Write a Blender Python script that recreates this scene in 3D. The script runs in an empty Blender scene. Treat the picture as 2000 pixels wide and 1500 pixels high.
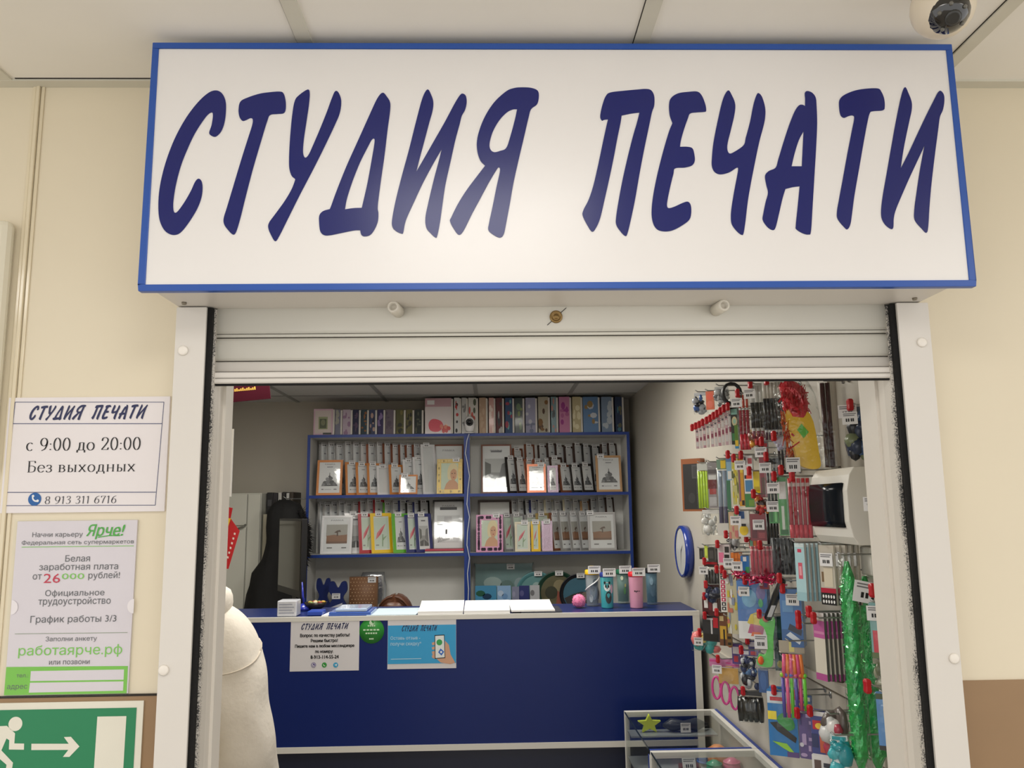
import bpy, bmesh, math, random
from mathutils import Vector, Matrix, noise
from mathutils.geometry import tessellate_polygon, delaunay_2d_cdt
random.seed(7)
SC = bpy.context.scene
COL = SC.collection
V = Vector
# ------------------------------------------------------------ camera
FPX = 1590.58
_p, _y, _r = .15162, .025769, -.012503
FWD = V((math.sin(_y)*math.cos(_p), math.cos(_y)*math.cos(_p), math.sin(_p)))
_ri = V((math.cos(_y), -math.sin(_y), 0)); _up = _ri.cross(FWD)
RGT = _ri*math.cos(_r) + _up*math.sin(_r)
UPV = -_ri*math.sin(_r) + _up*math.cos(_r)
EYE = V((0, 0, 1.65))
cd = bpy.data.cameras.new('camera'); cam = bpy.data.objects.new('camera', cd); COL.objects.link(cam)
cd.sensor_fit = 'HORIZONTAL'; cd.sensor_width = 36; cd.lens = FPX/2000*36
cam.matrix_world = Matrix(((RGT.x, UPV.x, -FWD.x, EYE.x), (RGT.y, UPV.y, -FWD.y, EYE.y), (RGT.z, UPV.z, -FWD.z, EYE.z), (0, 0, 0, 1)))
cd.clip_start = .02
SC.camera = cam
# ------------------------------------------------------------ world, exposure
SC.view_settings.view_transform = 'Standard'; SC.view_settings.look = 'None'
SC.view_settings.gamma = 1; SC.view_settings.use_curve_mapping = False
SC.view_settings.exposure = 0.48
LAMP_OUT, LAMP_IN, WORLD = 5.2, 11, .93
w = bpy.data.worlds.new('hall'); SC.world = w; w.use_nodes = True
w.node_tree.nodes['Background'].inputs[0].default_value = (1, .98, .955, 1)
w.node_tree.nodes['Background'].inputs[1].default_value = WORLD
# ------------------------------------------------------------ pixel to plane
def ray(px, py): return RGT*((px-1000)/FPX) - UPV*((py-750)/FPX) + FWD
def PY(px, py, y): r = ray(px, py); return EYE + r*(y/r.y)
def PX(px, py, x): r = ray(px, py); return EYE + r*(x/r.x)
def PZ(px, py, z): r = ray(px, py); return EYE + r*((z-EYE.z)/r.z)
# ------------------------------------------------------------ materials
MATS = {}
def lin(c):
    c = c/255
    return c/12.92 if c <= .04045 else ((c+.055)/1.055)**2.4
def M(name, col=(200, 200, 200), rough=.5, metal=0, noise=.05, scale=14, bump=0, coat=0, emit=0, alpha=None, spec=.5):
    if name in MATS: return MATS[name]
    m = bpy.data.materials.new(name); m.use_nodes = True; nt = m.node_tree
    b = nt.nodes['Principled BSDF']; c = [lin(x) for x in col]
    b.inputs['Roughness'].default_value = rough; b.inputs['Metallic'].default_value = metal
    b.inputs['Coat Weight'].default_value = coat; b.inputs['Coat Roughness'].default_value = .06
    b.inputs['Specular IOR Level'].default_value = spec
    tc = nt.nodes.new('ShaderNodeTexCoord'); n = nt.nodes.new('ShaderNodeTexNoise')
    n.inputs['Scale'].default_value = scale; n.inputs['Detail'].default_value = 4
    nt.links.new(tc.outputs['Object'], n.inputs['Vector'])
    mx = nt.nodes.new('ShaderNodeMix'); mx.data_type = 'RGBA'
    mx.inputs[6].default_value = [max(0, x*(1-noise)) for x in c]+[1]
    mx.inputs[7].default_value = [min(1, x*(1+noise)) for x in c]+[1]
    nt.links.new(n.outputs['Fac'], mx.inputs[0]); nt.links.new(mx.outputs[2], b.inputs['Base Color'])
    if bump:
        bp = nt.nodes.new('ShaderNodeBump'); bp.inputs['Strength'].default_value = bump; bp.inputs['Distance'].default_value = .003
        nt.links.new(n.outputs['Fac'], bp.inputs['Height']); nt.links.new(bp.outputs['Normal'], b.inputs['Normal'])
    if emit:
        b.inputs['Emission Color'].default_value = c+[1]; b.inputs['Emission Strength'].default_value = emit
    if alpha is not None:
        b.inputs['Alpha'].default_value = alpha
    MATS[name] = m; return m
def film(name, col=(235, 240, 240), a=.16, rough=.12, bump=.6, scale=30, clear=True):
    """thin clear plastic: mostly see-through with crinkled glossy highlights"""
    if name in MATS: return MATS[name]
    m = bpy.data.materials.new(name); m.use_nodes = True; nt = m.node_tree; nt.nodes.clear()
    out = nt.nodes.new('ShaderNodeOutputMaterial'); mix = nt.nodes.new('ShaderNodeMixShader')
    tr = nt.nodes.new('ShaderNodeBsdfTransparent'); tr.inputs[0].default_value = (.985, .99, .985, 1)
    if clear:
        p = nt.nodes.new('ShaderNodeBsdfGlossy'); p.inputs['Color'].default_value = [lin(x) for x in col]+[1]
    else:
        p = nt.nodes.new('ShaderNodeBsdfPrincipled'); p.inputs['Base Color'].default_value = [lin(x) for x in col]+[1]
    p.inputs['Roughness'].default_value = rough
    tc = nt.nodes.new('ShaderNodeTexCoord'); n = nt.nodes.new('ShaderNodeTexNoise'); n.inputs['Scale'].default_value = scale
    bp = nt.nodes.new('ShaderNodeBump'); bp.inputs['Strength'].default_value = bump; bp.inputs['Distance'].default_value = .01
    nt.links.new(tc.outputs['Object'], n.inputs['Vector']); nt.links.new(n.outputs['Fac'], bp.inputs['Height'])
    nt.links.new(bp.outputs['Normal'], p.inputs['Normal'])
    if clear:   # a film mirrors little face-on and much at a glance
        lw = nt.nodes.new('ShaderNodeLayerWeight'); lw.inputs['Blend'].default_value = .5
        nt.links.new(bp.outputs['Normal'], lw.inputs['Normal'])
        pw = nt.nodes.new('ShaderNodeMath'); pw.operation = 'POWER'; pw.inputs[1].default_value = 5; nt.links.new(lw.outputs['Facing'], pw.inputs[0])
        sc = nt.nodes.new('ShaderNodeMapRange'); sc.inputs[3].default_value = a*.3; sc.inputs[4].default_value = min(.9, .35+a*2)
        nt.links.new(pw.outputs[0], sc.inputs[0]); nt.links.new(sc.outputs[0], mix.inputs[0])
    else: mix.inputs[0].default_value = a
    nt.links.new(tr.outputs[0], mix.inputs[1]); nt.links.new(p.outputs[0], mix.inputs[2]); nt.links.new(mix.outputs[0], out.inputs[0])
    MATS[name] = m; return m
def C(r, g, b, rough=.45, coat=0, **k):
    return M('paint_%d_%d_%d_%d_%d' % (r, g, b, int(rough*100), int(coat*10)), (r, g, b), rough, coat=coat, **k)
def gloss(r, g, b): return C(r, g, b, .34, .25)
WHITE = M('white_paper', (232, 232, 232), .6, noise=.02)
INK = M('black_ink', (18, 18, 20), .5)
NAVYINK = M('navy_vinyl', (20, 28, 102), .28, noise=.02)
GREYINK = M('grey_ink', (96, 96, 100), .6)
CLEAR = film('clear_film', a=.11); CLEAR2 = film('clear_film_thick', a=.16)
REDCAP = M('red_plastic', (178, 22, 32), .35, noise=.08)
STEEL = M('hook_steel', (170, 172, 172), .3, .9)
# ------------------------------------------------------------ mesh builder
class MB:
    def __init__(s): s.v = []; s.f = []; s.mi = []; s.mats = []; s.sm = []
    def m(s, mat):
        if mat not in s.mats: s.mats.append(mat)
        return s.mats.index(mat)
    def add(s, vs, fs, mat, smooth=False):
        o = len(s.v); k = s.m(mat); s.v += [V(x) for x in vs]
        for f in fs: s.f.append([o+i for i in f]); s.mi.append(k); s.sm.append(smooth)
    def box(s, a, b, mat, fr=None, top=None):
        (x0, y0, z0), (x1, y1, z1) = a, b
        vs = [(x0, y0, z0), (x1, y0, z0), (x1, y1, z0), (x0, y1, z0), (x0, y0, z1), (x1, y0, z1), (x1, y1, z1), (x0, y1, z1)]
        if fr: vs = [fr(*q) for q in vs]
        s.add(vs, [(0, 3, 2, 1), (4, 5, 6, 7), (0, 1, 5, 4), (1, 2, 6, 5), (2, 3, 7, 6), (3, 0, 4, 7)], mat)
        return s
    def poly(s, pts, mat, fr=None):
        vs = [fr(*q) for q in pts] if fr else pts
        s.add(vs, [tuple(range(len(vs)))], mat); return s
    def region(s, loops, mat, fr, n=0, depth=0):
        """flat region with holes (2-D loops) laid at height n of a frame; depth gives it edges"""
        l3 = [[V((x, y, 0)) for x, y in L] for L in loops]
        flat = [q for L in loops for q in L]
        tr = tessellate_polygon(l3)
        s.add([fr(x, y, n) for x, y in flat], [tuple(t) for t in tr], mat)
        if depth:
            for L in loops:
                k = len(L); vs = [fr(x, y, n) for x, y in L]+[fr(x, y, n-depth) for x, y in L]
                s.add(vs, [(i, (i+1) % k, k+(i+1) % k, k+i) for i in range(k)], mat)
        return s
    def tube(s, pts, r, mat, n=8, caps=True):
        pts = [V(p) for p in pts]; rs = r if isinstance(r, (list, tuple)) else [r]*len(pts)
        prev = None; vs = []; fs = []
        for i, p in enumerate(pts):
            d = (pts[min(i+1, len(pts)-1)]-pts[max(i-1, 0)])
            d = d.normalized() if d.length > 1e-9 else V((0, 0, 1))
            if prev is None: a = d.orthogonal().normalized()
            else: a = (prev-d*prev.dot(d)); a = a.normalized() if a.length > 1e-6 else d.orthogonal().normalized()
            prev = a; b = d.cross(a)
            for k in range(n):
                t = 2*math.pi*k/n; vs.append(p+(a*math.cos(t)+b*math.sin(t))*rs[i])
        for i in range(len(pts)-1):
            for k in range(n): fs.append((i*n+k, i*n+(k+1) % n, (i+1)*n+(k+1) % n, (i+1)*n+k))
        if caps: fs += [tuple(range(n))[::-1], tuple((len(pts)-1)*n+k for k in range(n))]
        s.add(vs, fs, mat, True); return s
    def lathe(s, prof, mat, o=(0, 0, 0), ax=(0, 0, 1), n=20, cap=True):
        o = V(o); ax = V(ax).normalized(); a = ax.orthogonal().normalized(); b = ax.cross(a); vs = []; fs = []
        for r, h in prof:
            for k in range(n):
                t = 2*math.pi*k/n; vs.append(o+ax*h+(a*math.cos(t)+b*math.sin(t))*r)
        for i in range(len(prof)-1):
            for k in range(n): fs.append((i*n+k, i*n+(k+1) % n, (i+1)*n+(k+1) % n, (i+1)*n+k))
        if cap and prof[0][0] > 1e-5: fs.append(tuple(range(n))[::-1])
        if cap and prof[-1][0] > 1e-5: fs.append(tuple((len(prof)-1)*n+k for k in range(n)))
        s.add(vs, fs, mat, True); return s
    def ball(s, c, r, mat, n=14, sq=(1, 1, 1)):
        c = V(c); vs = []; fs = []; m = n//2
        for i in range(m+1):
            p = math.pi*i/m
            for k in range(n):
                t = 2*math.pi*k/n
                vs.append(c+V((r*sq[0]*math.sin(p)*math.cos(t), r*sq[1]*math.sin(p)*math.sin(t), r*sq[2]*math.cos(p))))
        for i in range(m):
            for k in range(n): fs.append((i*n+k, (i+1)*n+k, (i+1)*n+(k+1) % n, i*n+(k+1) % n))
        s.add(vs, fs, mat, True); return s
    def loft(s, rings, mat, close=True, caps=True):
        n = len(rings[0]); vs = [q for r in rings for q in r]; fs = []
        for i in range(len(rings)-1):
            for k in range(n if close else n-1): fs.append((i*n+k, i*n+(k+1) % n, (i+1)*n+(k+1) % n, (i+1)*n+k))
        if caps: fs += [tuple(range(n))[::-1], tuple((len(rings)-1)*n+k for k in range(n))]
        s.add(vs, fs, mat, True); return s
    def build(s, name, parent=None, origin=None, bevel=0, subd=0):
        me = bpy.data.meshes.new(name)
        pr = parent; off = V((0, 0, 0))
        if origin is not None: off = V(origin)
        elif parent is None and s.v:
            xs = [q.x for q in s.v]; ys = [q.y for q in s.v]; zs = [q.z for q in s.v]
            off = V(((min(xs)+max(xs))/2, (min(ys)+max(ys))/2, min(zs)))
        elif parent is not None: off = V(parent.get('_off', (0, 0, 0)))
        me.from_pydata([q-off for q in s.v], [], s.f); me.update()
        for m in s.mats: me.materials.append(m)
        me.polygons.foreach_set('material_index', s.mi); me.polygons.foreach_set('use_smooth', s.sm)
        bm = bmesh.new(); bm.from_mesh(me); bmesh.ops.remove_doubles(bm, verts=bm.verts, dist=1e-6)
        if not any(len(f.verts) > 4 and False for f in bm.faces): bmesh.ops.recalc_face_normals(bm, faces=bm.faces)
        bm.to_mesh(me); bm.free()
        o = bpy.data.objects.new(name, me); COL.objects.link(o)
        if parent is not None: o.parent = parent; o['_off'] = tuple(off)
        else: o.location = off; o['_off'] = tuple(off)
        if bevel:
            b = o.modifiers.new('bevel', 'BEVEL'); b.width = bevel; b.segments = 2; b.limit_method = 'ANGLE'; b.angle_limit = .6
        if subd:
            b = o.modifiers.new('sub', 'SUBSURF'); b.levels = subd; b.render_levels = subd
        return o
def tag(o, label, cat, group=None, kind=None):
    o['label'] = label; o['category'] = cat
    if group: o['group'] = group
    if kind: o['kind'] = kind
    return o
def thing(name, label, cat, loc, group=None):
    o = bpy.data.objects.new(name, None); COL.objects.link(o); o.location = loc; o.empty_display_size = .05
    o['_off'] = tuple(loc)
    return tag(o, label, cat, group)
def struct(o): o['kind'] = 'structure'; return o
def dup(root, loc=None, rot=None, label=None):
    r = root.copy(); COL.objects.link(r)
    if loc is not None: r.location = loc
    if rot is not None: r.rotation_euler = rot
    if label: r['label'] = label
    for ch in root.children:
        c = ch.copy(); COL.objects.link(c); c.parent = r
        for g in ch.children:
            d = g.copy(); COL.objects.link(d); d.parent = c
    return r
def frame(o, u, v, n):
    o, u, v, n = V(o), V(u), V(v), V(n)
    return lambda a, b, c=0: o+u*a+v*b+n*c
def WF(y, s=1):   # frame whose a,b are world x,z on a plane facing the camera at depth y
    return lambda a, b, c=0: V((a, y-c, b))
# ------------------------------------------------------------ curves and lettering
def smooth(pts, k=5, closed=True):
    """Catmull-Rom; a point written as (x, y, 1) stays sharp"""
    P = []
    for q in pts:
        P.append((q[0], q[1])); 
        if len(q) > 2: P.append((q[0], q[1]))
    n = len(P); out = []
    rng = range(n) if closed else range(n-1)
    for i in rng:
        g = (lambda j: P[j % n]) if closed else (lambda j: P[max(0, min(n-1, j))])
        p0, p1, p2, p3 = g(i-1), g(i), g(i+1), g(i+2)
        if p1 == p2: continue
        if p0 == p1: p0 = (2*p1[0]-p2[0], 2*p1[1]-p2[1])
        if p3 == p2: p3 = (2*p2[0]-p1[0], 2*p2[1]-p1[1])
        for t in range(k):
            t /= k; r = []
            for d in (0, 1):
                a, b, c, e = p0[d], p1[d], p2[d], p3[d]
                r.append(.5*(2*b+(c-a)*t+(2*a-5*b+4*c-e)*t*t+(3*b-a-3*c+e)*t**3))
            out.append(tuple(r))
    if not closed: out.append(P[-1])
    return out
_tx = {}
def winding(p, loops):
    w_ = 0
    for L in loops:
        for (x0, y0), (x1, y1) in zip(L, L[1:]+L[:1]):
            if (y0 > p[1]) != (y1 > p[1]) and p[0] < (x1-x0)*(p[1]-y0)/(y1-y0)+x0: w_ += 1 if y1 > y0 else -1
    return w_
def text2d(s):
    """flat lettering: outlines of the built-in font, filled by winding so that crossing strokes stay solid"""
    if s in _tx: return _tx[s]
    c = bpy.data.curves.new('t', 'FONT'); c.body = s; c.resolution_u = 2; c.fill_mode = 'NONE'
    o = bpy.data.objects.new('t', c); COL.objects.link(o)
    dg = bpy.context.evaluated_depsgraph_get(); me = bpy.data.meshes.new_from_object(o.evaluated_get(dg))
    pts = [(q.co.x, q.co.y) for q in me.vertices]; nxt = {}
    for e in me.edges: nxt.setdefault(e.vertices[0], []).append(e.vertices[1]); nxt.setdefault(e.vertices[1], []).append(e.vertices[0])
    seen = set(); loops = []
    for st in range(len(pts)):
        if st in seen or st not in nxt: continue
        L = [st]; seen.add(st); cur = nxt[st][0]
        if cur < st: cur = nxt[st][-1]
        while cur not in seen:
            L.append(cur); seen.add(cur); k = [q for q in nxt[cur] if q not in seen]
            if not k: break
            cur = k[0]
        if len(L) > 2: loops.append(L)
    bpy.data.objects.remove(o); bpy.data.meshes.remove(me); bpy.data.curves.remove(c)
    ed = [(p, q) for L in loops for p, q in zip(L, L[1:]+L[:1])]
    cv, _, cf, _, _, _ = delaunay_2d_cdt([V(p) for p in pts], ed, [], 0, 1e-5)
    LP = [[pts[p] for p in L] for L in loops]; vs = [(q.x, q.y) for q in cv]; fs = []
    for f in cf:
        g = (sum(vs[k][0] for k in f)/len(f), sum(vs[k][1] for k in f)/len(f))
        near = [L for L in LP if min(p[1] for p in L) <= g[1] <= max(p[1] for p in L) and max(p[0] for p in L) >= g[0]]
        if winding(g, near): fs.append(tuple(f))
    _tx[s] = (vs, fs, min(q[0] for q in vs), max(q[0] for q in vs)); return _tx[s]
def put_text(mb, s, mat, fr, x0, x1, base, h=None, n=.0006, slant=0):
    """lettering squeezed between x0 and x1, standing on base; h is the capital height"""
    vs, fs, a, b = text2d(s); sx = (x1-x0)/(b-a); sy = (h/.73) if h else sx
    mb.add([fr(x0+(x-a)*sx+slant*y*sy, base+y*sy, n) for x, y in vs], fs, mat)
def serif(mb, s, mat, fr, x0, x1, base, h, n=.0006, slant=0):
    """book lettering with thick and thin strokes and serifs, drawn with an elliptical pen"""
    adv = []; segs = []; x = 0
    for ch in s:
        if ch == ' ': x += .3; continue
        wd, st, sf = SERIF[ch]
        segs.append((x, st, sf)); x += wd+.1
    tot = x-.1; sx = (x1-x0)/tot/1.0; sy = h
    rx, ry = .055*h/.9*.9, .016*h
    f2 = lambda a, b: (x0+a*sx+slant*b*sy, base+b*sy)
    for ox, st, sf in segs:
        for ln in st:
            pts = [f2(ox+a, b) for a, b in (smooth(ln, 5, False) if len(ln) > 2 else ln)]
            L = []; R = []
            for i, q in enumerate(pts):
                a = pts[max(0, i-1)]; b = pts[min(len(pts)-1, i+1)]
                dx, dy = b[0]-a[0], b[1]-a[1]; l = math.hypot(dx, dy) or 1; nx, ny = -dy/l, dx/l
                wd = math.sqrt((rx*nx)**2+(ry*ny)**2)
                L.append(fr(q[0]+nx*wd, q[1]+ny*wd, n)); R.append(fr(q[0]-nx*wd, q[1]-ny*wd, n))
            for i in range(len(pts)-1): mb.add([L[i], L[i+1], R[i+1], R[i]], [(0, 1, 2, 3)], mat)
        for a, b in sf:
            c = f2(ox+a, b); t = .013*h; e = .1*h
            mb.add([fr(c[0]-e, c[1]-t, n), fr(c[0]+e, c[1]-t, n), fr(c[0]+e, c[1]+t, n), fr(c[0]-e, c[1]+t, n)], [(0, 1, 2, 3)], mat)
def arc(cx, cy, rx, ry, a0, a1, k=10):
    return [(cx+rx*math.cos(math.radians(a0+(a1-a0)*i/k)), cy+ry*math.sin(math.radians(a0+(a1-a0)*i/k))) for i in range(k+1)]
SERIF = {
 'с': (.42, [arc(.22, .32, .19, .3, 45, 315)], []),
 '9': (.46, [arc(.23, .67, .19, .3, 0, 360, 14), [(.42, .72), (.4, .45), (.3, .15), (.1, .01)]], []),
 ':': (.14, [[(.07, .05), (.07, .13)], [(.07, .47), (.07, .55)]], []),
 '0': (.46, [arc(.23, .49, .19, .48, 0, 360, 16)], []),
 'д': (.5, [[(.12, .04), (.16, .3), (.17, .6)], [(.17, .6), (.4, .6)], [(.4, .6), (.4, .03)], [(.03, .03), (.48, .03)], [(.04, .03), (.03, -.16)], [(.47, .03), (.48, -.16)]], []),
 'о': (.46, [arc(.23, .31, .2, .3, 0, 360, 14)], []),
 '2': (.46, [[(.05, .72), (.1, .92), (.25, .97), (.38, .87), (.39, .68), (.27, .42), (.04, .05)], [(.04, .04), (.4, .04)], [(.4, .04), (.44, .2)]], []),
 'Б': (.56, [[(.12, .02), (.12, .96)], [(.12, .96), (.48, .96)], [(.48, .96), (.5, .8)], [(.12, .55), (.3, .56), (.48, .45), (.5, .28), (.45, .1), (.3, .03), (.12, .03)]], [(.1, .02), (.1, .96)]),
 'е': (.42, [[(.04, .36), (.4, .36), (.36, .55), (.22, .62), (.08, .52), (.03, .3), (.1, .08), (.24, .01), (.4, .12)]], []),
 'з': (.38, [[(.05, .5), (.12, .6), (.25, .61), (.33, .5), (.28, .37), (.15, .33)], [(.15, .33), (.3, .29), (.35, .15), (.24, .02), (.1, .02), (.03, .13)]], []),
 'в': (.46, [[(.1, .02), (.1, .6)], [(.1, .6), (.28, .6), (.37, .47), (.3, .34), (.1, .33)], [(.1, .33), (.33, .31), (.41, .17), (.32, .03), (.1, .02)]], [(.08, .02), (.08, .61)]),
 'ы': (.6, [[(.1, .02), (.1, .6)], [(.1, .33), (.28, .32), (.35, .17), (.28, .03), (.1, .02)], [(.52, .02), (.52, .6)]], [(.1, .02), (.1, .61), (.52, .02), (.52, .61)]),
 'х': (.5, [[(.06, .6), (.44, .02)], [(.42, .6), (.06, .02)]], [(.08, .61), (.42, .61), (.08, .02), (.43, .02)]),
 'н': (.54, [[(.1, .02), (.1, .6)], [(.44, .02), (.44, .6)], [(.1, .32), (.44, .32)]], [(.1, .02), (.1, .61), (.44, .02), (.44, .61)]),
 '8': (.44, [arc(.22, .73, .15, .23, 0, 360, 12), arc(.22, .25, .18, .24, 0, 360, 12)], []),
 '1': (.3, [[(.16, .02), (.16, .96)], [(.03, .82), (.16, .95)]], [(.16, .02)]),
 '3': (.42, [[(.06, .8), (.14, .94), (.27, .95), (.35, .8), (.28, .62), (.15, .54)], [(.15, .54), (.33, .45), (.37, .25), (.28, .05), (.14, .02), (.04, .1)]], []),
 '6': (.44, [arc(.22, .3, .18, .28, 0, 360, 14), [(.04, .3), (.1, .65), (.22, .85), (.4, .96)]], []),
 '7': (.42, [[(.05, .76), (.05, .94)], [(.05, .94), (.4, .94)], [(.4, .94), (.28, .6), (.18, .02)]], []),
}
LET = [  # the sign's brush lettering: (scale, origin x, outer, hole), y down
 (4.4125, 290, [(585,120),(635,145),(665,210),(668,300),(655,400),(625,475),(580,517),(540,507),(525,482),(545,420),(557,340),(548,308),(510,330),(450,410),(390,510),(330,640),(280,770),(240,920),(217,1060),(215,1140),(228,1172),(255,1160),(310,1085),(365,990),(405,905),(435,880),(460,905),(467,970),(455,1050),(420,1140),(360,1240),(300,1320),(255,1357),(200,1362),(145,1330),(105,1260),(88,1160),(92,1010),(120,850),(170,680),(240,510),(330,350),(430,220),(520,140)], None),
 (4.4125, 290, [(1130,130),(1165,145),(1183,210),(1183,280),(1165,315),(1110,322),(1050,330),(1025,380),(970,560),(900,800),(840,1030),(790,1230),(755,1340),(728,1360),(690,1325),(655,1275),(650,1220),(680,1120),(740,920),(800,720),(860,530),(895,420),(900,370),(880,357),(840,375),(810,380),(785,345),(778,280),(795,215),(860,180),(960,148),(1050,135)], None),
 (4.4125, 290, [(1370,113),(1390,135),(1385,230),(1365,370),(1340,540),(1333,650),(1350,698),(1380,675),(1420,590),(1480,450),(1540,300),(1580,190),(1610,127),(1640,140),(1662,210),(1650,310),(1610,410),(1520,600),(1420,800),(1310,1010),(1210,1210),(1130,1370),(1095,1418),(1065,1380),(1035,1310),(1040,1260),(1090,1190),(1170,1080),(1230,980),(1262,900),(1262,880),(1235,855),(1215,790),(1213,690),(1222,520),(1240,330),(1262,210),(1300,160)], None),
 (4.1667, 600, [(615,132),(650,165),(675,210),(675,280),(655,430),(630,640),(600,850),(575,1050),(580,1110),(575,1180),(545,1250),(510,1290),(465,1300),(440,1285),(432,1250,1),(380,1252),(280,1272),(190,1290),(140,1290),(108,1260),(98,1190),(100,1130),(130,1095),(185,1078,1),(200,1040),(240,930),(320,730),(410,530),(500,330),(570,180)], [(545,505),(548,540),(525,680),(490,870),(445,1068,1),(380,1070),(308,1080,1),(325,990),(370,850),(430,700),(490,580),(525,515)]),
 (4.1667, 600, [(980,105),(1010,150),(1027,210),(1020,280),(995,370),(955,520),(920,650),(888,775,1),(960,650),(1040,510),(1120,370),(1200,220),(1245,150),(1270,140),(1292,160),(1298,210),(1285,270),(1258,320),(1240,390),(1205,520),(1165,700),(1125,880),(1100,1050),(1080,1190),(1060,1290),(1045,1310),(1005,1275),(970,1230),(962,1150),(985,1030),(1030,840),(1070,690),(1095,590,1),(1020,720),(940,870),(870,1020),(815,1140),(795,1200),(783,1265),(770,1278),(720,1255),(693,1220),(692,1160),(720,1010),(770,810),(830,590),(890,350),(940,170)], None),
 (4.1667, 600, [(1740,88),(1820,92),(1875,115),(1885,165),(1870,225),(1822,265),(1800,340),(1765,490),(1720,680),(1680,860),(1650,1030),(1620,1190),(1600,1280),(1570,1310),(1520,1290),(1475,1250),(1480,1190),(1510,1050),(1540,900),(1568,770),(1560,738),(1540,760),(1480,860),(1410,990),(1340,1120),(1275,1250),(1237,1287),(1200,1250),(1163,1180),(1175,1140),(1230,1030),(1300,920),(1390,800),(1448,725,1),(1410,685),(1385,610),(1382,520),(1410,410),(1460,300),(1530,200),(1620,120),(1680,95)], [(1708,265,1),(1690,350),(1655,480),(1620,580),(1570,605),(1520,615),(1490,590),(1485,540),(1510,450),(1560,360),(1620,295),(1670,268)]),
 (4.4105, 1120, [(625,107),(670,120),(695,170),(695,250),(675,310),(650,430),(610,620),(570,830),(530,1060),(490,1250),(465,1350),(448,1373),(410,1340),(368,1275),(368,1200),(390,1060),(420,900),(460,720),(510,520),(545,400),(568,310,1),(500,318),(415,335,1),(405,400),(380,520),(350,680),(315,850),(270,1050),(230,1220),(190,1310),(160,1335),(125,1290),(80,1200),(85,1150),(130,1060),(170,940),(210,770),(250,580),(280,440),(297,368,1),(265,372),(245,378),(230,340),(250,240),(280,165),(320,137),(440,122),(550,112)], None),
 (4.4105, 1120, [(1065,130),(1105,165),(1135,240),(1142,290),(1130,303),(1060,308),(1005,318),(985,360),(950,460),(925,550),(917,605,1),(980,605),(1025,620),(1042,680),(1043,730),(1020,765),(960,783),(875,790),(860,840),(835,940),(812,1050),(805,1110),(820,1133),(870,1120),(940,1088),(985,1078),(1010,1110),(1013,1180),(995,1235),(930,1285),(850,1325),(780,1333),(720,1315),(685,1260),(672,1170),(685,1030),(720,850),(770,650),(820,480),(852,400,1),(828,330),(823,240),(840,185),(900,145),(990,132)], None),
 (4.4105, 1120, [(1330,120),(1365,165),(1392,240),(1385,330),(1355,460),(1328,570),(1325,630),(1345,663),(1390,645),(1465,590),(1485,520),(1520,390),(1550,240),(1578,155),(1597,145),(1625,180),(1650,270),(1650,350),(1635,430),(1600,560),(1560,750),(1525,930),(1500,1080),(1480,1250),(1465,1345),(1450,1363),(1410,1335),(1365,1275),(1355,1210),(1362,1120),(1385,980),(1410,850),(1418,795),(1405,785),(1340,825),(1265,842),(1215,820),(1192,770),(1192,700),(1205,570),(1240,390),(1285,200)], None),
 (4.412, 1460, [(515,125),(555,140),(585,180),(593,250),(598,400),(590,600),(575,850),(560,1100),(545,1330),(525,1360),(475,1350),(420,1315),(415,1280),(430,1130),(448,945,1),(390,952),(325,968,1),(300,1050),(270,1180),(240,1300),(215,1322),(170,1295),(130,1235),(135,1180),(155,1080),(175,1000),(160,930),(150,855),(180,815),(240,785),(265,710),(310,560),(360,410),(405,300),(440,250),(470,243),(495,255,1),(495,190),(493,140)], [(482,470,1),(475,600),(467,773,1),(378,773,1),(405,660),(440,550)]),
 (4.412, 1460, [(1120,103),(1150,130),(1175,190),(1180,260),(1165,290),(1080,298),(1052,315),(1030,400),(1000,560),(960,790),(920,1020),(900,1170),(885,1270),(860,1315),(830,1295),(775,1225),(770,1160),(785,1070),(820,880),(860,660),(895,480),(918,360),(905,335),(870,340),(830,355),(800,330),(788,260),(792,200),(830,160),(920,122),(1020,105)], None),
 (4.412, 1460, [(1355,92),(1385,145),(1412,220),(1412,290),(1395,370),(1365,510),(1340,640),(1318,790,1),(1380,670),(1450,520),(1530,350),(1600,210),(1640,135),(1665,125),(1690,160),(1693,220),(1680,290),(1655,350),(1640,460),(1620,610),(1600,770),(1580,950),(1565,1130),(1555,1290),(1540,1345),(1500,1310),(1440,1235),(1437,1140),(1455,1000),(1480,830),(1505,690),(1525,590,1),(1460,730),(1390,880),(1320,1040),(1275,1150),(1258,1220),(1250,1310),(1200,1290),(1158,1230),(1150,1150),(1165,1020),(1195,850),(1235,620),(1280,370),(1325,160)], None)]
YS = 1.33      # sign face depth
LETW = []
for sc, ox, outer, hole in LET:
    ls = []
    for lp in (outer, hole):
        if lp:
            q = [PY(ox+x/sc, 150+y/sc, YS) for x, y in [(a[0], a[1]) for a in lp]]
            ls.append([(p.x, p.z)+tuple(a[2:]) for p, a in zip(q, lp)])
    LETW.append(ls)
def brush_title(mb, mat, fr, x0, x1, base, h, n=.0006):
    allp = [q for L in LETW for lp in L for q in lp]
    ax, bx = min(q[0] for q in allp), max(q[0] for q in allp); az, bz = min(q[1] for q in allp), max(q[1] for q in allp)
    f = lambda a, b, c=0: fr(x0+(a-ax)/(bx-ax)*(x1-x0), base+(b-az)/(bz-az)*h, c)
    for L in LETW: mb.region([smooth(lp, 2) for lp in L], mat, f, n)
def disc(cx, cy, r, k=24, ry=None): return [(cx+r*math.cos(2*math.pi*i/k), cy+(ry or r)*math.sin(2*math.pi*i/k)) for i in range(k)]
def rect(x0, y0, x1, y1): return [(x0, y0), (x1, y0), (x1, y1), (x0, y1)]
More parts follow.
